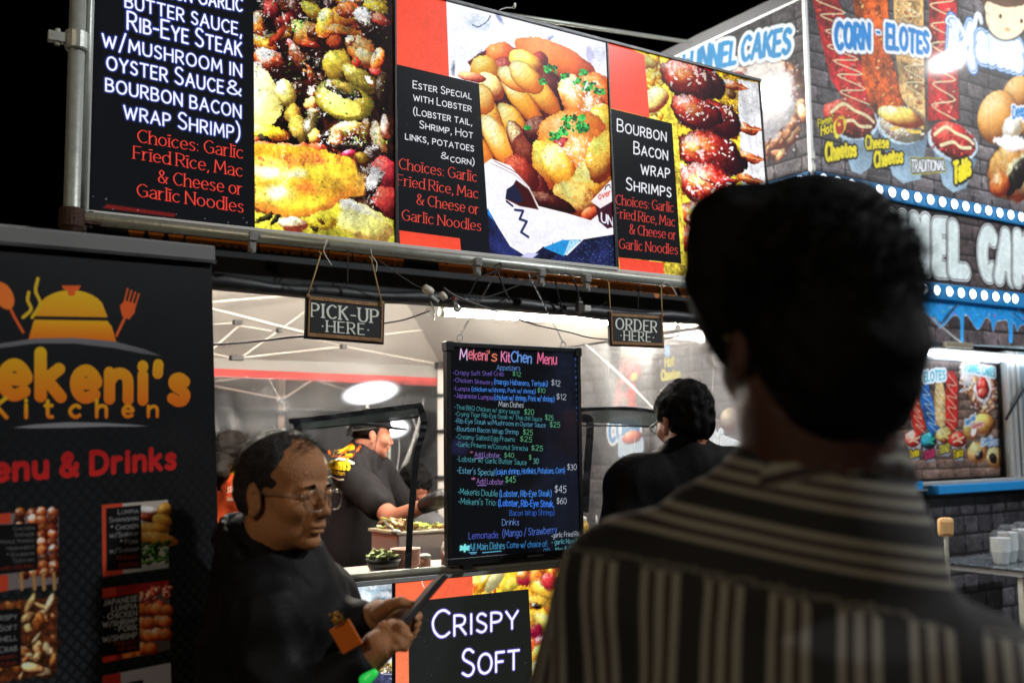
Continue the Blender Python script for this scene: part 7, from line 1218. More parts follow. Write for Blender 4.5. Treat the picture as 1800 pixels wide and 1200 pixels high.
def klogo(sh, c):
    sh.view(0, 0, 1); logo(sh, c, 600, 802, .17); sh.line([(574, 817), (585, 812), (600, 812), (616, 818)], 3.5, (236, 230, 210)); sh.text("Mekeni's", (566, 828), (610, 828), (17, 17), 2.0, col=(236, 200, 40)); sh.text('Kitchen', (574, 838), (602, 838), (7, 7), 1.4, col=(236, 190, 50)); sh.line([(572, 842), (590, 846), (600, 845)], 2.5, (236, 230, 210))
decal('shirt_logo_map', (592, 818), 4.4, 64, 68, klogo, kso, 300, kt)
# woman in the orange staff shirt
ORS = mat('orange_shirt', (226, 84, 30), .75, 0, .1, 10, .2, 100); hc = P(408, 812, 4.3); nbk = P(420, 838, 4.3)
wt, WT, WR, wso = simple_person('woman with dark ponytail in an orange staff shirt behind the banner edge', 'woman', hc, [.55, .80, -.1], nbk, P(370, 868, 4.3), P(440, 872, 4.2), P(362, 960, 4.2), P(400, 1010, 4.0), P(470, 960, 4.1), P(500, 1010, 3.9), np.array([P(405, 1000, 4.3)[0], P(405, 1000, 4.3)[1], .88]), ORS, (.17, .12), sleeve=.6, hs=.92, hairfn=hair_full(.002, 1.0, 300, 5, (.03, .06), -10, mat('dark_brown_hair', (15, 10, 8), .6, 0, .3, 60, .3, 260, spec=.1)), seed=11)
b = Body(); b.chain([WT(-105, 0, 20), P(392, 812, 4.2), P(388, 834, 4.15), P(384, 858, 4.15)], [.03, .036, .03, .010], .02); put('ponytail', b.mesh(.005, disp=hairdisp(.003, 120, 4)), mat('dark_brown_hair', (34, 24, 18)), wt)
def wlogo(sh, c): sh.view(0, 0, 1); sh.text("Mekeni's", (366, 846), (424, 842), (15, 15), 2.2, col=(240, 180, 40)); sh.text('STAFF', (380, 876), (404, 870), (9, 9), 1.8, col=(240, 226, 210)); sh.text('kitchen.com', (382, 890), (408, 886), (6, 6), 1.6, col=(240, 226, 210))
decal('shirt_print_map', (396, 864), 4.0, 76, 60, wlogo, wso, 300, wt)
# a bent helper behind the griddle and a customer hidden behind the man with glasses
hc = P(728, 862, 5.15); nbk = P(722, 905, 5.2)
pt, PT, PR, _ = simple_person('helper bending low beyond the griddle with only dark hair and hair net showing', 'helper', hc, [.2, -.75, -.5], nbk, P(690, 930, 5.2), P(760, 930, 5.2), None, None, None, None, np.array([nbk[0], nbk[1]+.25, .86]), mat('grey_tee', (80, 80, 84), .8), (.18, .13), hs=1.0, hairfn=hair_full(.003, 1.0, 500, 8, (.01, .02)), seed=13)
hc = P(500, 876, 2.62); nbk = P(482, 925, 2.66)
qt, QT, QR, _ = simple_person('customer in black zip jacket mostly hidden behind the man with glasses', 'person', hc, [.9, .3, 0], nbk, P(470, 965, 2.52), P(495, 960, 2.8), P(500, 1150, 2.5), P(540, 1200, 2.5), P(520, 1150, 2.85), P(540, 1180, 2.85), np.array([nbk[0], nbk[1], .88]), BLK2, (.17, .135), hs=.88, hairfn=hair_full(.002, 1.0, 0, 9), seed=15)
zp = MB(); Zp = [P(518, 950, 2.50), P(526, 972, 2.49), P(534, 1002, 2.48), P(540, 1030, 2.48)]; zp.tube(Zp, .0022, 6); zp.build('zip', mat('zip_metal', (190, 170, 140), .3, .8), qt, True)
# ------------------------------------------------------------------ roll-up banner on the left
ab = R_(41.8); bd_ = np.array([math.sin(ab), math.cos(ab), 0]); bn = np.array([math.cos(ab), -math.sin(ab), 0])   # bn faces the viewer side
tr = P(372, 462, 2.2); tilt = R_(2.6); eu_b = bd_*math.cos(tilt)+Z_*math.sin(tilt)*0.0; ev_b = Z_*math.cos(tilt)-bd_*math.sin(tilt); eu_b = np.cross(ev_b, np.cross(bd_, ev_b)); eu_b = bd_*math.cos(0)+0*eu_b; eu_b = eu_b-ev_b*(eu_b@ev_b); eu_b /= np.linalg.norm(eu_b)
BWd, BHt = .80, float(tr[2])-.06
def paint_banner(sh):
    sh.c[:] = (15, 16, 18); w = (0, sh.nx, 0, sh.ny); Y, X = np.mgrid[0:sh.ny, 0:sh.nx].astype(np.float32)/sh.k; p = .0235; u = (X+Y*.9)/p; v = (X-Y*.9)/p; d = np.minimum(np.abs((u % 1)-.5), np.abs((v % 1)-.5)); cell = np.clip((d-.10)*12, 0, 1)
    fade = np.clip((1.72-Y)/.55, .10, 1); base = np.stack([17+24*fade*cell, 18+25*fade*cell, 20+26*fade*cell], -1); c = base+fade[..., None]*10*np.clip((.06-d)*20, 0, 1)[..., None]; sh.c[:] = c*(1+.05*sh._nz(w, 1))[..., None]
    sh.view(0, 0, 1); K = (15, 16, 18); GR = (118, 118, 122); logo(sh, None, 132, 562, 1.0)
    P_ = [(-60, 626), (0, 604), (60, 597), (130, 596), (200, 603), (250, 616), (284, 626), (250, 608), (200, 592-2), (130, 590), (60, 592), (0, 600)]
    sh.poly([(-60, 622), (0, 604), (60, 595), (130, 594), (200, 600), (250, 613), (284, 626), (250, 622), (200, 612), (130, 604), (60, 604), (0, 612)], GR, grad=(90, 90, 94))
    Yt = ((226, 96, 18), (222, 196, 24)); LL = [(0, np.array(Yt), 1)]
    sh.text("Mekeni's", (-96, 690), (326, 706), (86, 60), 3.0, layers=LL, gap=3.6, wide=.95); sh.text('Kitchen', (-14, 734), (276, 732), (34, 26), 2.3, layers=LL, gap=9.0)
    sh.poly([(20, 752), (60, 746), (120, 742), (180, 743), (230, 746), (262, 749), (230, 750), (180, 750), (120, 752), (60, 753)], (130, 130, 134))
    sh.text('Menu & Drinks', (-62, 848), (306, 822), (40, 34), 2.8, layers=[(0, np.array([(206, 40, 36), (170, 24, 28)]), 1)], gap=3.4)
    WT_ = (176, 176, 178); RD = (196, 66, 40)
    def card(bx, ttl, foot, pic, red=RD, bold=1.1):
        (x0, y0), (x1, y1), (x2, y2), (x3, y3) = bx     # top left, top right, bottom right, bottom left
        sh.poly(bx, red); pic(); 
    # lumpia card
    sh.view(0, 840, 3.333); B = sh.blob; PL = sh.poly
    def quad(x0, y0, x1, y1, x2, y2, x3, y3, c, **k): PL([(x0, y0), (x1, y1), (x2, y2), (x3, y3)], c, **k)
    quad(595, 158, 982, 128, 985, 524, 600, 578, (178, 170, 158)); B(870, 220, 80, 40, 10, (110, 40, 24), gloss=.3); B(860, 190, 90, 26, 5, (220, 214, 206), gloss=0)
    for (x, y, a, b, an) in ((960, 190, 40, 50, 30), (950, 250, 60, 40, 10), (910, 296, 90, 34, 5), (920, 356, 130, 40, 10)): B(x, y, a, b, an, (206, 140, 50), hi=(236, 186, 90), lo=(120, 70, 20), gloss=.1)
    for i in range(60): r = random.Random(i); B(r.uniform(820, 985), r.uniform(370, 500), r.uniform(8, 20), r.uniform(6, 12), r.uniform(0, 180), r.choice([(30, 80, 30), (16, 50, 20), (60, 120, 40)]), gloss=0)
    quad(820, 520, 985, 500, 985, 524, 820, 548, (150, 150, 150), soft=6); quad(595, 158, 715, 148, 715, 172, 620, 176, RD); quad(595, 158, 622, 158, 624, 545, 600, 578, RD); quad(600, 545, 718, 530, 716, 562, 600, 578, RD); quad(619, 178, 824, 158, 828, 528, 622, 544, (14, 14, 14))
    K = dict(sc=True, gap=2.2, col=WT_)
    for t, l, r_ in (('Lumpia', (690, 212), (808, 205)), ('Shanghai', (638, 260), (808, 246)), ('* Chicken', (648, 306), (808, 292)), ('w/Shrimp', (640, 350), (808, 338)), ('* Pork', (704, 390), (808, 382)), ('w/Shrimp', (640, 442), (810, 428))): sh.text(t, l, r_, 28, 1.2, **K)
    sh.text("Mekeni's", (682, 480), (810, 470), 27, 1.3, col=(170, 50, 30), serif=True, nib=1.8); sh.text('Kitchen', (698, 526), (812, 512), 27, 1.3, col=(170, 50, 30), serif=True, nib=1.8)
    # japanese lumpia card
    quad(597, 647, 987, 597, 997, 1003, 600, 1083, (150, 34, 34)); quad(597, 647, 678, 638, 680, 690, 600, 702, RD); quad(815, 690, 990, 660, 995, 1003, 815, 1046, (90, 84, 80))
    for i in range(26): r = random.Random(50+i); B(r.uniform(820, 985), r.uniform(640, 740), r.uniform(16, 40), r.uniform(8, 18), r.uniform(0, 180), r.choice([(230, 110, 100), (244, 150, 130), (200, 70, 60)]), gloss=.2)
    for i in range(14): r = random.Random(80+i); B(830+(i % 4)*48+r.uniform(-8, 8), 770+(i//4)*76+r.uniform(-8, 8), 40, 38, 0, (232, 112, 50), hi=(250, 170, 100), lo=(130, 40, 16), gloss=.3, tex=.15)
    quad(596, 708, 812, 674, 818, 1014, 598, 1048, (20, 18, 18)); quad(600, 1048, 678, 1034, 680, 1066, 600, 1083, (220, 60, 40)); quad(710, 1030, 815, 1012, 817, 1040, 716, 1060, (230, 120, 60), tex=.4)
    for t, l, r_ in (('JAPANESE', (606, 748), (800, 718)), ('LUMPIA', (654, 782), (800, 762)), ('\u2022 CHICKEN', (606, 828), (800, 804)), ('W/SHRIMP', (600, 874), (800, 848)), ('\u2022 PORK', (672, 900), (800, 888)), ('W/SHRIMP', (600, 962), (800, 932))): sh.text(t, l, r_, 29, 2.6, col=WT_, gap=3.0)
    sh.text("Mekeni's", (670, 984), (800, 966), 25, 1.3, col=(190, 60, 40), serif=True, nib=1.8); sh.text('Kitchen', (690, 1014), (802, 998), 25, 1.3, col=(190, 60, 40), serif=True, nib=1.8)
    quad(597, 1160, 998, 1080, 1010, 1500, 600, 1600, (190, 186, 196)); quad(597, 1160, 704, 1140, 710, 1300, 600, 1320, (200, 50, 40)); quad(738, 1200, 836, 1182, 840, 1400, 740, 1420, (16, 16, 16))
    # skewer card
    quad(-120, 222, 342, 186, 340, 616, -120, 684, (120, 110, 110)); 
    for x in (120, 195, 250, 312): 
        for i in range(9): r = random.Random(int(x)+i); B(x+r.uniform(-8, 8)+(i-4)*2, 205+i*44, 34, 32, r.uniform(0, 90), r.choice([(130, 52, 26), (90, 34, 18), (176, 84, 40)]), gloss=.5, rough=.3, tex=.3)
        sh.line([(x, 560), (x+6, 650)], 22, (170, 130, 80), smooth=False)
    quad(-120, 222, 60, 204, 60, 266, -120, 276, RD); quad(-120, 580, 46, 566, 46, 660, -120, 684, RD); quad(-120, 280, 214, 264, 216, 540, -120, 578, (14, 14, 14))
    for t, l, r_ in (('Chicken', (76, 308), (198, 302)), ('Skewer', (84, 344), (198, 338)), ('* Maple Mango', (-30, 388), (198, 374)), ('Habanero', (38, 424), (198, 412)), ('* Bourbon', (38, 464), (196, 450)), ('Teriyaki', (70, 498), (196, 486))): sh.text(t, l, r_, 22, 1.2, sc=True, gap=2.2, col=(140, 140, 142))
    sh.text("Mekeni's Kitchen", (-60, 546), (192, 524), 24, 1.3, col=(170, 50, 30), serif=True, nib=1.8)
    # crab card
    quad(-120, 745, 334, 692, 330, 1140, -120, 1220, (90, 44, 20), tex=.4)
    for i in range(46): r = random.Random(200+i); B(r.uniform(-20, 330), r.uniform(720, 1160), r.uniform(24, 70), r.uniform(12, 34), r.uniform(0, 180), r.choice([(190, 110, 50), (226, 170, 110), (120, 60, 26), (160, 84, 34), (236, 200, 150)]), gloss=.2, rough=.35, lo=(60, 26, 10))
    quad(-120, 782, 120, 762, 122, 1098, -120, 1128, (14, 14, 14))
    for t, l, r_ in (('Crispy', (-48, 838), (98, 824)), ('Soft', (-6, 898), (97, 886)), ('Shell', (-28, 962), (97, 948)), ('Crab', (-6, 1024), (97, 1010))): sh.text(t, l, r_, (34, 34), 1.2, sc=True, gap=2.2, col=WT_)
    sh.text("Mekeni's", (-30, 1066), (96, 1050), 24, 1.3, col=(170, 50, 30), serif=True, nib=1.8); sh.text('Kitchen', (-20, 1106), (96, 1090), 24, 1.3, col=(170, 50, 30), serif=True, nib=1.8)
ban = thing('roll_up_banner', [tr[0]-bd_[0]*.4, tr[1]-bd_[1]*.4, 0], 'tall black roll-up banner with cooking pot logo at the left', 'banner')
sb = Sheet(tr-eu_b*BWd-ev_b*BHt, eu_b, ev_b, BWd, BHt, 1900); paint_banner(sb)
MBm = sb.material('banner_print', rough=.30, bump=.10); sb.build('banner_sheet', MBm, ban, thick=.0015)
c = tr-eu_b*BWd/2+ev_b*.018; MB().obox(c, eu_b*(BWd/2+.004), bn*.010, ev_b*.018).build('top_rail', mat('rail_grey', (96, 96, 94), .5, .3, .05), ban, bevel=.003); MB().obox(c-ev_b*.0165+bn*.011, eu_b*(BWd/2+.004), bn*.002, ev_b*.0035).build('rail_lip', mat('bright_steel', (220, 222, 226), .12, .95), ban)
c = tr-eu_b*BWd/2-ev_b*(BHt+.02); MB().obox([c[0], c[1], .045], eu_b*(BWd/2+.02), bn*.045, Z_*.04).build('base_case', ALU, ban, bevel=.006)
MB().tube([c-bn*.02, tr-eu_b*BWd/2-bn*.02], .008, 8).build('support_pole', ALU, ban)
# ------------------------------------------------------------------ kitchen things on and behind the counter
STEEL = mat('kitchen_steel', (176, 170, 162), .3, .6, .12, 8); zc_ = zr-.035
def rb(name, mt, par, x0, y0, x1, y1, dep, depth, bev=.003):   # a box standing across the view between two sketch corners
    a = P(x0, y1, dep); b_ = P(x1, y1, dep); c_ = P(x0, y0, dep); h = c_[2]-a[2]; u = (b_-a)*[1, 1, 0]; L = np.linalg.norm(u); u /= L; v = np.array([-u[1], u[0], 0]); 
    return MB().obox(a+u*L/2+v*depth/2+Z_*h/2, u*L/2, v*depth/2, Z_*h/2).build(name, mt, par, bevel=bev)
gr_ = P(735, 990, 3.85); gd = thing('griddle', [gr_[0], gr_[1], 0], 'steel griddle box with food on top beside the cook', 'griddle')
a = onq(668, 990, 3.45); b2 = onq(812, 990, 3.45); sa, sb_ = float(a@D_)+.075, float(b2@D_); zt_ = sz(735, 932, 3.45)[1]; 
MB().box(sa, sb_+.12, 3.45, 3.68, zt_-.30, zt_-.012).build('griddle_body', STEEL, gd, bevel=.004); MB().box(sa-.01, sb_+.13, 3.44, 3.69, zt_-.0115, zt_).build('griddle_top', mat('greasy_steel', (200, 186, 160), .35, .3, .3, 14), gd, bevel=.002); MB().box(sa+.23, sa+.236, 3.444, 3.449, zt_-.29, zt_-.012).build('seam', BLKPL, gd)
for s_ in (sa+.03, sb_+.09):
    for q_ in (3.48, 3.65): MB().box(s_-.015, s_+.015, q_-.015, q_+.015, 0, zt_-.30).build('leg', STEEL, gd)
r = random.Random(4); fm = [mat('cooked_onion', (222, 206, 150), .5), mat('green_pepper', (150, 176, 50), .5), mat('browned_meat', (150, 100, 60), .5)]
for i in range(46): s_ = r.uniform(sa+.01, sb_+.1); q_ = r.uniform(3.46, 3.9); cc = W(s_, q_, zt_+.006); bb = MB(); bb.lathe(cc, [(.003, 0), (r.uniform(.008, .018), .003), (r.uniform(.006, .014), .010), (.002, .014)], 8); 
pile = thing('food_pile', W(sa+.05, 3.6, zt_), 'chopped vegetables and greens heaped on the griddle top', 'food')
for k in range(3):
    bb = MB()
    for i in range(60): s_ = sa+abs(r.gauss(0, .10 if i < 36 else .3))+.01; q_ = r.uniform(3.46, 3.66); hgt = .035*math.exp(-((s_-sa-.04)/.09)**2); cc = W(min(s_, sb_+.1), q_, zt_+r.uniform(.001, .006)+hgt*r.uniform(0, 1)); a_ = r.uniform(0, 3.14); L_ = r.uniform(.008, .022); bb.obox(cc, np.array([math.cos(a_), math.sin(a_), r.uniform(-.3, .5)])*L_, np.array([-math.sin(a_), math.cos(a_), 0])*L_*.4, Z_*.003)
    bb.build('pieces', fm[k], pile)['kind'] = 'stuff'
def lid_stack():
    c = onq(712, 998, 2.98); c = np.array([c[0], c[1], zc_]); t = thing('bowl_stack', c, 'tall stack of pale pink paper bowls on the counter beside the strap', 'bowls'); o0 = None
    for i in range(9):
        if o0 is None: o0 = MB().lathe(c, [(.030, .002), (.046, .022), (.049, .0235), (.0485, .0255), (.045, .024), (.029, .005)], 24).build('bowl', mat('pink_paper', (226, 180, 166), .6, 0, .05), t, True)
        else: o = o0.copy(); COL.objects.link(o); o.location = Vector((r.uniform(-.001, .001), r.uniform(-.001, .001), .0062*i))
lid_stack()
c = onq(674, 1000, 2.95); c = np.array([c[0], c[1], zc_]); bw = thing('salad_bowl', c, 'black bowl of salad greens on the counter left of the pink bowls', 'bowl'); MB().lathe(c, [(.032, 0), (.05, .03), (.056, .052), (.052, .05), (.03, .01)], 24).build('bowl_body', mat('black_bowl', (20, 20, 20), .3), bw, True)
bb = MB(); 
for i in range(60): a_ = r.uniform(0, 6.28); rr = r.uniform(0, .045); cc = c+Z_*(.05+r.uniform(0, .022))+np.array([math.cos(a_)*rr, math.sin(a_)*rr, 0]); d1 = np.array([r.uniform(-1, 1), r.uniform(-1, 1), r.uniform(-.3, .8)]); d1 /= np.linalg.norm(d1); d2 = np.cross(d1, [0, 0, 1.]); d2 /= np.linalg.norm(d2)+1e-6; bb.obox(cc, d1*.014, d2*.008, np.cross(d1, d2)*.0008)
bb.build('greens', mat('lettuce', (190, 206, 140), .6, 0, .3, 60), bw)['kind'] = 'stuff'
c = onq(746, 1000, 3.0); c = np.array([c[0], c[1], zc_]); jr = thing('spice_shaker', c, 'short glass shaker with domed lid on the counter', 'shaker'); MB().lathe(c, [(.019, 0), (.021, .004), (.021, .036)], 20).build('jar_body', mat('brown_spice', (170, 130, 110), .3, 0, .2, 60), jr, True); MB().lathe(c+Z_*.0365, [(.022, 0), (.022, .007), (.015, .013), (.003, .015)], 20).build('lid', GALV, jr, True)
c = onq(789, 992, 3.02); c = np.array([c[0], c[1], zc_]); sq = thing('squeeze_bottle', c, 'clear squeeze bottle of brown sauce next to the menu board', 'bottle'); MB().lathe(c, [(.024, 0), (.026, .004), (.026, .052)], 20).build('sauce_body', mat('brown_sauce', (96, 54, 44), .3), sq, True); MB().lathe(c+Z_*.0525, [(.026, 0), (.025, .016), (.020, .022), (.020, .028), (.006, .032), (.003, .05)], 20).build('nozzle_cap', mat('cap_white', (232, 226, 220), .35), sq, True)
tg_ = thing('ladle', W(sa+.02, 3.5, zt_), 'steel serving ladle lying in the food on the griddle', 'ladle'); MB().tube([P(676, 915, 3.85), P(684, 925, 3.8), P(694, 932, 3.8)], .004, 6).build('handle', STEEL, tg_); b = Body(); b.ell(P(696, 934, 3.8), (.02, .02, .010)); put('scoop', b.mesh(.004), STEEL, tg_, smooth=1)
# ------------------------------------------------------------------ wires, plugs, bulbs and ties under the pipe
def wire(pts, label, q=2.655, r=.0022, m=None, name='cable', dq=None):
    L_ = lerp(pts, 6); V = [onq(x, y, q+(dq*(i/len(L_)) if dq else 0)) for i, (x, y) in enumerate(L_)]; return tag(MB().tube(V, r, 7).build(name, m or WIRE, None, True), label, name.replace('_', ' '))
wire([(664, 456), (700, 482), (728, 500), (742, 506)], 'thin black cable from the pipe down to the socket by the menu board', r=.0015)
wire([(875, 478), (868, 470), (880, 462), (876, 474), (840, 490), (826, 515), (806, 528), (792, 531)], 'black cable looping from the pipe to the left bulb socket')
wire([(792, 528), (830, 528), (870, 518), (905, 504), (925, 494), (945, 480), (960, 473), (966, 478)], 'black cable rising from the bulbs to the pipe above the menu board')
wire([(874, 476), (885, 505), (893, 522), (896, 529)], 'short black cable tail hanging below the second clamp', r=.003)
wire([(780, 506), (800, 520), (830, 532), (870, 546), (910, 560), (940, 570)], 'grey cable crossing down over the kitchen tube lamp', r=.0035, m=mat('grey_cable', (90, 86, 82), .5))
wire([(940, 571), (1000, 584), (1040, 594), (1090, 597), (1170, 595), (1200, 588), (1236, 580)], 'dark cable sagging behind the order sign', q=2.66, r=.0022)
wire([(360, 606), (400, 604), (450, 600), (500, 594), (545, 590)], 'grey cable sagging across the left half of the hatch', q=2.69, r=.003, m=mat('grey_cable', (90, 86, 82), .5)); wire([(676, 568), (710, 562), (740, 552), (756, 546)], 'grey cable running from the pick-up sign to the clip', q=2.69, r=.0025, m=mat('grey_cable', (90, 86, 82), .5))
wire([(985, 482), (1000, 482), (1012, 500), (1016, 516), (1018, 530)], 'black plug cable hanging from the pipe', r=.003)
wire([(975, 492), (982, 520), (990, 546), (996, 549)], 'pair of thin dark cables along the valance near the plug', q=2.70, r=.002)
wire([(1034, 542), (1050, 540), (1062, 534), (1066, 530)], 'thin black cable from the white plug to the valance', r=.0012)
wire([(612, 440), (611, 470), (611, 500)], 'black zip tie tail hanging over the pick-up sign', r=.002, name='zip_tie'); wire([(1122, 500), (1126, 506), (1122, 520), (1122, 545)], 'black zip tie tail hanging over the order sign', r=.002, name='zip_tie')
wire([(570, 428), (575, 422), (569, 440), (574, 452), (583, 466)], 'white zip tie with a long tail above the left end of the pick-up sign', q=2.645, r=.0016, m=WHTIE, name='zip_tie'); wire([(652, 438), (654, 450), (662, 462), (661, 478)], 'white zip tie with a long tail above the right end of the pick-up sign', q=2.645, r=.0014, m=WHTIE, name='zip_tie')
wire([(1166, 506), (1168, 496), (1178, 500), (1190, 519)], 'white zip tie with a bent tail above the order sign', q=2.645, r=.0016, m=WHTIE, name='zip_tie')
pl_ = onq(1018, 540, 2.65); t = thing('plug', pl_, 'dark grey power plug block hanging below the third clamp', 'plug'); MB().obox(pl_, D_*.010, M_*.010, Z_*.019).build('plug_body', mat('plug_grey', (60, 58, 56), .4), t, bevel=.003); MB().obox(pl_+Z_*.025, D_*.005, M_*.005, Z_*.008).build('strain_relief', WIRE, t)
pl_ = onq(1031, 542, 2.648); t = thing('adapter', pl_, 'small white adapter stuck to the right of the dark plug', 'adapter'); MB().obox(pl_, D_*.012, M_*.008, Z_*.0095).build('adapter_body', WHITEPL, t, bevel=.002); MB().obox(pl_+D_*.0135, D_*.002, M_*.005, Z_*.006).build('cap', WHITEPL, t)
BG = mat('socket_white', (206, 200, 184), .35)
def spot(x, y, ang, label, k=1.0, m=BG):
    c = onq(x, y, 2.64); d = D_*math.cos(ang)+Z_*math.sin(ang); t = thing('clip_bulb', c, label, 'bulb'); MB().lathe(c-d*.018*k, [(.006*k, 0), (.012*k, .004), (.0145*k, .024*k), (.012*k, .034*k), (.004*k, .036*k)], 14, d).build('socket', m, t, True); return t
t = spot(752, 510, -.5, 'off-white bulb socket under the lobster menu left end'); t = spot(779, 520, -.9, 'slimmer off-white bulb socket right beside the first socket', .75)
c = onq(762, 524, 2.64); t = thing('clip', c, 'small metal spring clip holding the two sockets', 'clip'); MB().obox(c, (D_*.8-Z_*.5)*.020, M_*.005, (Z_*.8+D_*.5)*.004).build('jaw', GALV, t, bevel=.001); MB().tube([onq(757, 530, 2.64), onq(764, 548, 2.64), onq(763, 562, 2.64)], .0025, 6).build('arm', GALV, t); MB().tube([onq(754, 548, 2.64)+(D_*math.cos(a)+Z_*math.sin(a))*.011 for a in np.linspace(0, 6.28, 14)], .0014, 5, False).build('ring', GALV, t)
c = onq(798, 538, 2.64); t = thing('glass_bulb', c, 'clear pear shaped bulb dangling by the kitchen tube lamp', 'bulb'); MB().lathe(c+Z_*.016, [(.004, 0), (.006, -.006), (.0085, -.012), (.012, -.022), (.0125, -.028), (.008, -.036), (.001, -.038)], 16, Z_+D_*-.5).build('glass', mat('clear_bulb', (230, 230, 226), .08, 0, .03, trans=.85), t, True); MB().lathe(c+Z_*.018, [(.005, 0), (.005, .010)], 10).build('base', mat('red_brass', (150, 60, 50), .4, .4), t)
c = onq(900, 14, 2.74); t = thing('hook', c, 'white plastic hook curling above the lobster menu box', 'hook'); MB().tube([onq(874, 24, 2.75), onq(880, 17, 2.75), onq(890, 14, 2.75), onq(902, 14, 2.75)], .0022, 7).build('stem', WHTIE, t, True); MB().lathe(onq(903, 13, 2.75), [(.003, -.004), (.007, 0), (.003, .006)], 8, D_).obox(onq(905, 9, 2.75), D_*.003, M_*.003, Z_*.006).build('head', WHTIE, t)
# ------------------------------------------------------------------ tall man in a striped shirt, close to the camera, out of focus
hc = P(1424, 604, .985); fM = np.array([-.24, .97, -.02]); R = frame3(fM); nb = P(1446, 842, .99); sL, sR = P(1108, 1052, 1.03), P(1712, 1235, .91); pel = np.array([P(1440, 900, 1.0)[0]+.02, 1.0, .95])
mm = thing('person', [pel[0], pel[1], 0], 'tall dark haired man in a cream and black striped shirt seen from behind', 'man'); b = Body(); T = head(b, hc, R, 1.06, nb, fine=False); b.cap(P(1435, 720, .985), nb-Z_*.03, .062, .066, .03); m_ = (sL+sR)/2; b.ell(m_-Z_*.06, (.14, .10, .08), k=.04).ell((m_+pel)/2, (.13, .09, .28), k=.05)
eL, eR = P(985, 1500, 1.08), P(1810, 1640, .88); hL, hR = eL+np.array([.10, .16, -.12]), eR+np.array([-.06, .2, -.1])
for s_, e_, h_ in ((sL, eL, hL), (sR, eR, hR)):
    b.chain([s_, e_, h_], [.05, .042, .028], .03); d = h_-e_; d /= np.linalg.norm(d); u = np.cross(d, [0, 0, 1.]); u /= np.linalg.norm(u); b.cap(h_, h_+d*.06, .028, .034, .015)
    for k in range(4): o_ = u*(-.028+.019*k); b.chain([h_+d*.07+o_, h_+d*.115+o_-Z_*.01, h_+d*.135+o_-Z_*.035], [.0095, .009, .008], .004)
    b.chain([h_+d*.03-u*.03, h_+d*.08-u*.05, h_+d*.10-u*.04-Z_*.02], [.013, .011, .009], .006)
legs(b, pel, fM); put('body', b.mesh(.0065), skin_mat('skin_brown', (66, 37, 26)), mm)
h = Body(); K = .00106
h.ell(T(-14, 0, 54), np.array([97, 83, 80])/1000*1.06, R, .01).ell(T(-48, 0, -4), np.array([68, 76, 74])/1000*1.06, R, .02).ell(T(-54, 0, -50), np.array([40, 62, 44])/1000*1.06, R, .02)
for (x, y, z, a) in ((70, 20, 96, 32), (84, -16, 86, 30), (88, 20, 78, 26), (60, 44, 84, 34), (20, 30, 94, 36), (-20, -10, 96, 38), (60, 30, 70, 24)): h.ell(T(x, y, z), np.array([a, a*.9, a*.8])/1000, R, .02)
h.ell(T(108, 0, -66), np.array([80, 100, 84])/1000, R, .012, True); h.ell(T(36, 0, -96), np.array([84, 130, 84])/1000, R, .01, True)
for q in (1,): h.ell(T(-2, 94*q, -24), np.array([26, 22, 36])/1000, R, .008, True)
for (x, y, r_) in ((1270, 400, .032), (1262, 450, .029), (1261, 500, .028), (1270, 545, .026), (1283, 585, .022), (1300, 620, .020), (1282, 372, .024), (1335, 380, .034), (1400, 365, .032), (1440, 360, .030), (1500, 385, .034), (1340, 480, .05), (1350, 560, .05)): h.ell(P(x, y, .985), (r_, r_*1.1, r_), k=.014)
put('hair', h.mesh(.005, disp=hairdisp(.0035, 80, 6)), HAIRM, mm); rd = np.random.RandomState(3); ro = []; di = []
while len(ro) < 3000:
    v = rd.normal(size=3); v /= np.linalg.norm(v)
    if v[2] < -.4 or (v[0] > .6 and v[2] < .4): continue
    ro.append(T(-14+100*v[0], 83*v[1], 50+82*v[2])); di.append(R@(v*.7+rd.normal(size=3)*.5))
strands('hair_strands', ro, di, mm, HAIRM, (.010, .026), .0011, .6, 5, .05, 4, 3)['kind'] = 'stuff'
# shirt with its yoke seam; stripes run along the yoke and down the back
STR = bpy.data.materials.new('striped_cotton'); STR.use_nodes = True; nt = STR.node_tree; bs = nt.nodes['Principled BSDF']; bs.inputs['Roughness'].default_value = .85; at1 = nt.nodes.new('ShaderNodeAttribute'); at1.attribute_name = 'stripe'; fr1 = nt.nodes.new('ShaderNodeMath'); fr1.operation = 'FRACT'; nt.links.new(at1.outputs['Fac'], fr1.inputs[0]); cr = nt.nodes.new('ShaderNodeValToRGB'); cr.color_ramp.interpolation = 'LINEAR'; nt.links.new(fr1.outputs[0], cr.inputs[0])
CRM, DK, MR = (*lin((124, 122, 112)), 1), (*lin((12, 11, 11)), 1), (*lin((48, 26, 25)), 1); els = [(0, CRM), (.055, CRM), (.10, MR), (.19, DK), (.235, CRM), (.31, CRM), (.355, MR), (.44, DK), (.48, CRM), (.555, CRM), (.60, DK), (.955, DK)]
cr.color_ramp.elements[0].position = 0; cr.color_ramp.elements[0].color = CRM; cr.color_ramp.elements[1].position = 1.0; cr.color_ramp.elements[1].color = CRM
for p_, c_ in els[1:]: e = cr.color_ramp.elements.new(p_); e.color = c_
wv = nt.nodes.new('ShaderNodeTexWave'); wv.inputs['Scale'].default_value = 300; co = nt.nodes.new('ShaderNodeTexCoord'); nt.links.new(co.outputs['Object'], wv.inputs[0]); bp = nt.nodes.new('ShaderNodeBump'); bp.inputs['Strength'].default_value = .15; bp.inputs['Distance'].default_value = .001; nt.links.new(wv.outputs[1], bp.inputs['Height']); nt.links.new(bp.outputs[0], bs.inputs['Normal']); nt.links.new(cr.outputs[0], bs.inputs['Base Color'])
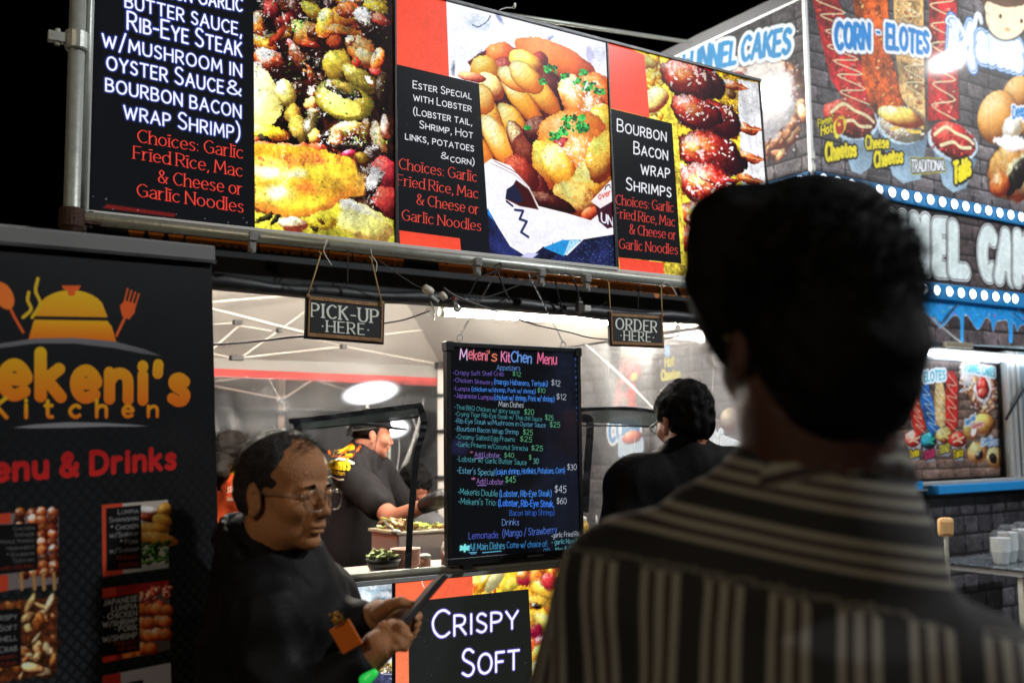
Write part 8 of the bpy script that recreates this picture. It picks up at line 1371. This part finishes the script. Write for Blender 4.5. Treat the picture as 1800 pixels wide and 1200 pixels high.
ax_ = (sR-sL); ax_[2] = 0; ax_ /= np.linalg.norm(ax_); j = Body(); bn_ = np.cross([0, 0, 1.], ax_); RB = np.stack([ax_, bn_, [0, 0, 1.]], 1)
j.cap(sL+Z_*.0, sR+Z_*.0, .072, .072, .06).ell(m_-Z_*.09, (.205, .12, .13), RB, .05).ell((m_*1.3+pel)/2.3, (.21, .13, .26), RB, .06).ell(pel+Z_*.04, (.20, .14, .18), RB, .05); j.cap(nb-Z_*.05, nb+Z_*.005, .085, .070, .05); j.cap(sL*.55+nb*.45+Z_*.01, nb-Z_*.01, .055, .06, .05).cap(sR*.45+nb*.55, nb-Z_*.01, .045, .055, .05)
j.chain([sL, sL+(eL-sL)*.62], [.078, .082], .03).chain([sR, sR+(eR-sR)*.62], [.078, .082], .03); j.cap(nb+Z_*.12, nb-Z_*.0, .058, .060, .008, True)
zse = float(P(1150, 975, 1.0)[2]); sx0 = float(P(1150, 975, 1.0)@ax_); sl_ = (float(P(1650, 1075, .92)[2])-zse)/(float(P(1650, 1075, .92)@ax_)-sx0)
def scols(V):
    u = V@ax_; z = V[:, 2]; seam = zse+sl_*(u-sx0)-.05*(np.maximum(0, (u-sx0-.18))**2)-1.6*np.maximum(0, sx0-.01-u)**2; yoke = z > seam; arm = (V-(sL+sR)/2)@ax_; 
    pu = np.where(np.abs(arm) > .225, (V@bn_)/.058+.3, u/.058+.15); py = (z-seam)/.052+.50; st_ = np.where(yoke, py, pu); st_ = np.where(np.abs(z-seam) < .0045, np.floor(st_)+.8, st_); return {'stripe': st_, 'yoke': yoke.astype(float)}
V_, F_2 = j.mesh(.0045, disp=folds(.0045, 21, 10)); so, sv = put('shirt', (V_, F_2), STR, mm, scols, smooth=2)
seam = Body(); pts = []
c_ = Body(); cc = nb+Z_*.016; P_ = [cc+R[:, 0]*.066*math.cos(a)+R[:, 1]*.072*math.sin(a)-Z_*.022*math.cos(a)*1.0 for a in np.linspace(.45, 2*math.pi-.45, 18)]; c_.chain(P_, [.0075]*18, .006); c_.chain([p-Z_*.014-(p-cc)*-.06 for p in P_], [.008]*18, .006); c_.chain([p-Z_*.028-(p-cc)*-.12 for p in P_], [.008]*18, .006); put('collar', c_.mesh(.004), STR, mm, lambda V: {'stripe': (V[:, 2]-cc[2]+.3*(V-cc)@R[:, 0])/.075+.48})
p_ = Body(); legs(p_, pel-Z_*.02, fM, r=(.12, .085, .065)); p_.ell(pel-Z_*.03, (.19, .14, .13), RB, .05); put('trousers', p_.mesh(.016, disp=folds(.004, 31)), DARKCLOTH, mm); shoes(mm, pel, fM)
g3 = thing('eyeglasses', T(90, 0, 0), 'blurred eyeglasses on the tall man in the striped shirt', 'eyeglasses'); GF = mat('horn_frame', (96, 88, 56), .4, .2)
for q in (-1, 1):
    MB().tube([T(98, 62*q, 4), T(40, 80*q, 4), T(-8, 84*q, 4)], .0026, 6).build('temple_arm', GF, g3, True); MB().tube([T(100, 31*q+24*math.cos(a), -2+15*math.sin(a)) for a in np.linspace(0, 6.283, 20)], .0014, 6, False).build('rim', GF, g3, True)
MB().tube([T(106, 8, 0), T(108, 0, 2), T(106, -8, 0)], .0024, 6).build('bridge', GF, g3, True)
# ------------------------------------------------------------------ more kitchen clutter around the griddle and counter
def on_counter(s_, q_): return W(s_, q_, zc_)
for (s_, q_, c_, lb) in ((2.14, 2.92, (176, 40, 30), 'red sauce bottle on the counter right of the menu board'), (2.23, 2.95, (200, 160, 40), 'yellow sauce bottle on the counter right of the menu board'), (2.32, 2.91, (70, 40, 30), 'dark brown sauce bottle on the counter right of the menu board')):
    c = on_counter(s_, q_); t = thing('squeeze_bottle', c, lb, 'bottle', 'coloured sauce bottles on the counter'); MB().lathe(c, [(.026, 0), (.028, .004), (.028, .11), (.02, .128)], 18).build('sauce_body', mat('sauce_%d' % c_[0], c_, .3), t, True); MB().lathe(c+Z_*.1285, [(.020, 0), (.020, .012), (.006, .018), (.003, .045)], 16).build('nozzle_cap', mat('cap_white', (232, 226, 220), .35), t, True)
c = on_counter(2.62, 3.0); t = thing('foil_trays', c, 'stack of foil trays at the right end of the counter', 'trays'); o0 = None
for i in range(6):
    if o0 is None: o0 = MB().hexa([c+D_*a*.075+M_*b*.055 for a, b in ((-1, -1), (1, -1), (1, 1), (-1, 1))]+[c+D_*a*.09+M_*b*.068+Z_*.035 for a, b in ((-1, -1), (1, -1), (1, 1), (-1, 1))]).build('tray', mat('foil', (190, 192, 194), .3, .9, .2, 60, .4, 90), t, bevel=.002)
    else: o = o0.copy(); COL.objects.link(o); o.location = Vector((.0015*(i % 2), 0, .010*i))
c = W(1.35, 4.95, 0); t = thing('cardboard_box', c, 'brown cardboard box on the back table behind the cook', 'box'); CB = mat('cardboard', (150, 112, 74), .85, 0, .12, 12); MB().box(1.22, 1.52, 4.8, 5.05, .822, 1.06).build('box_body', CB, t, bevel=.002)
for a, b in ((1.22, -.05), (1.52, .05)): MB().obox(W(a+b, 4.925, 1.075), D_*.06+Z_*.03*np.sign(b), M_*.124, Z_*.0015).build('flap', CB, t)
t = thing('back_table', W(1.6, 4.95, 0), 'steel table along the rear wall of the kitchen', 'table'); MB().box(.9, 2.3, 4.7, 5.25, .79, .82).build('table_top', STEEL, t, bevel=.003)
for a in (.95, 2.25):
    for b in (4.74, 5.21): MB().box(a-.018, a+.018, b-.018, b+.018, 0, .79).build('leg', STEEL, t)
c = W(1.85, 4.95, .82); t = thing('stock_pot', c, 'large steel stock pot on the back table', 'pot'); MB().lathe(c, [(.13, 0), (.135, .01), (.135, .2), (.14, .205), (.13, .205), (.125, .02)], 28).build('pot_body', STEEL, t, True); MB().lathe(c+Z_*.207, [(.14, 0), (.13, .02), (.03, .035), (.003, .036)], 28).build('lid', STEEL, t, True)
for q in (-1, 1): MB().tube([c+D_*q*.135+Z_*.16-M_*.03, c+D_*q*.165+Z_*.16-M_*.03, c+D_*q*.165+Z_*.16+M_*.03, c+D_*q*.135+Z_*.16+M_*.03], .006, 8).build('handle', STEEL, t)
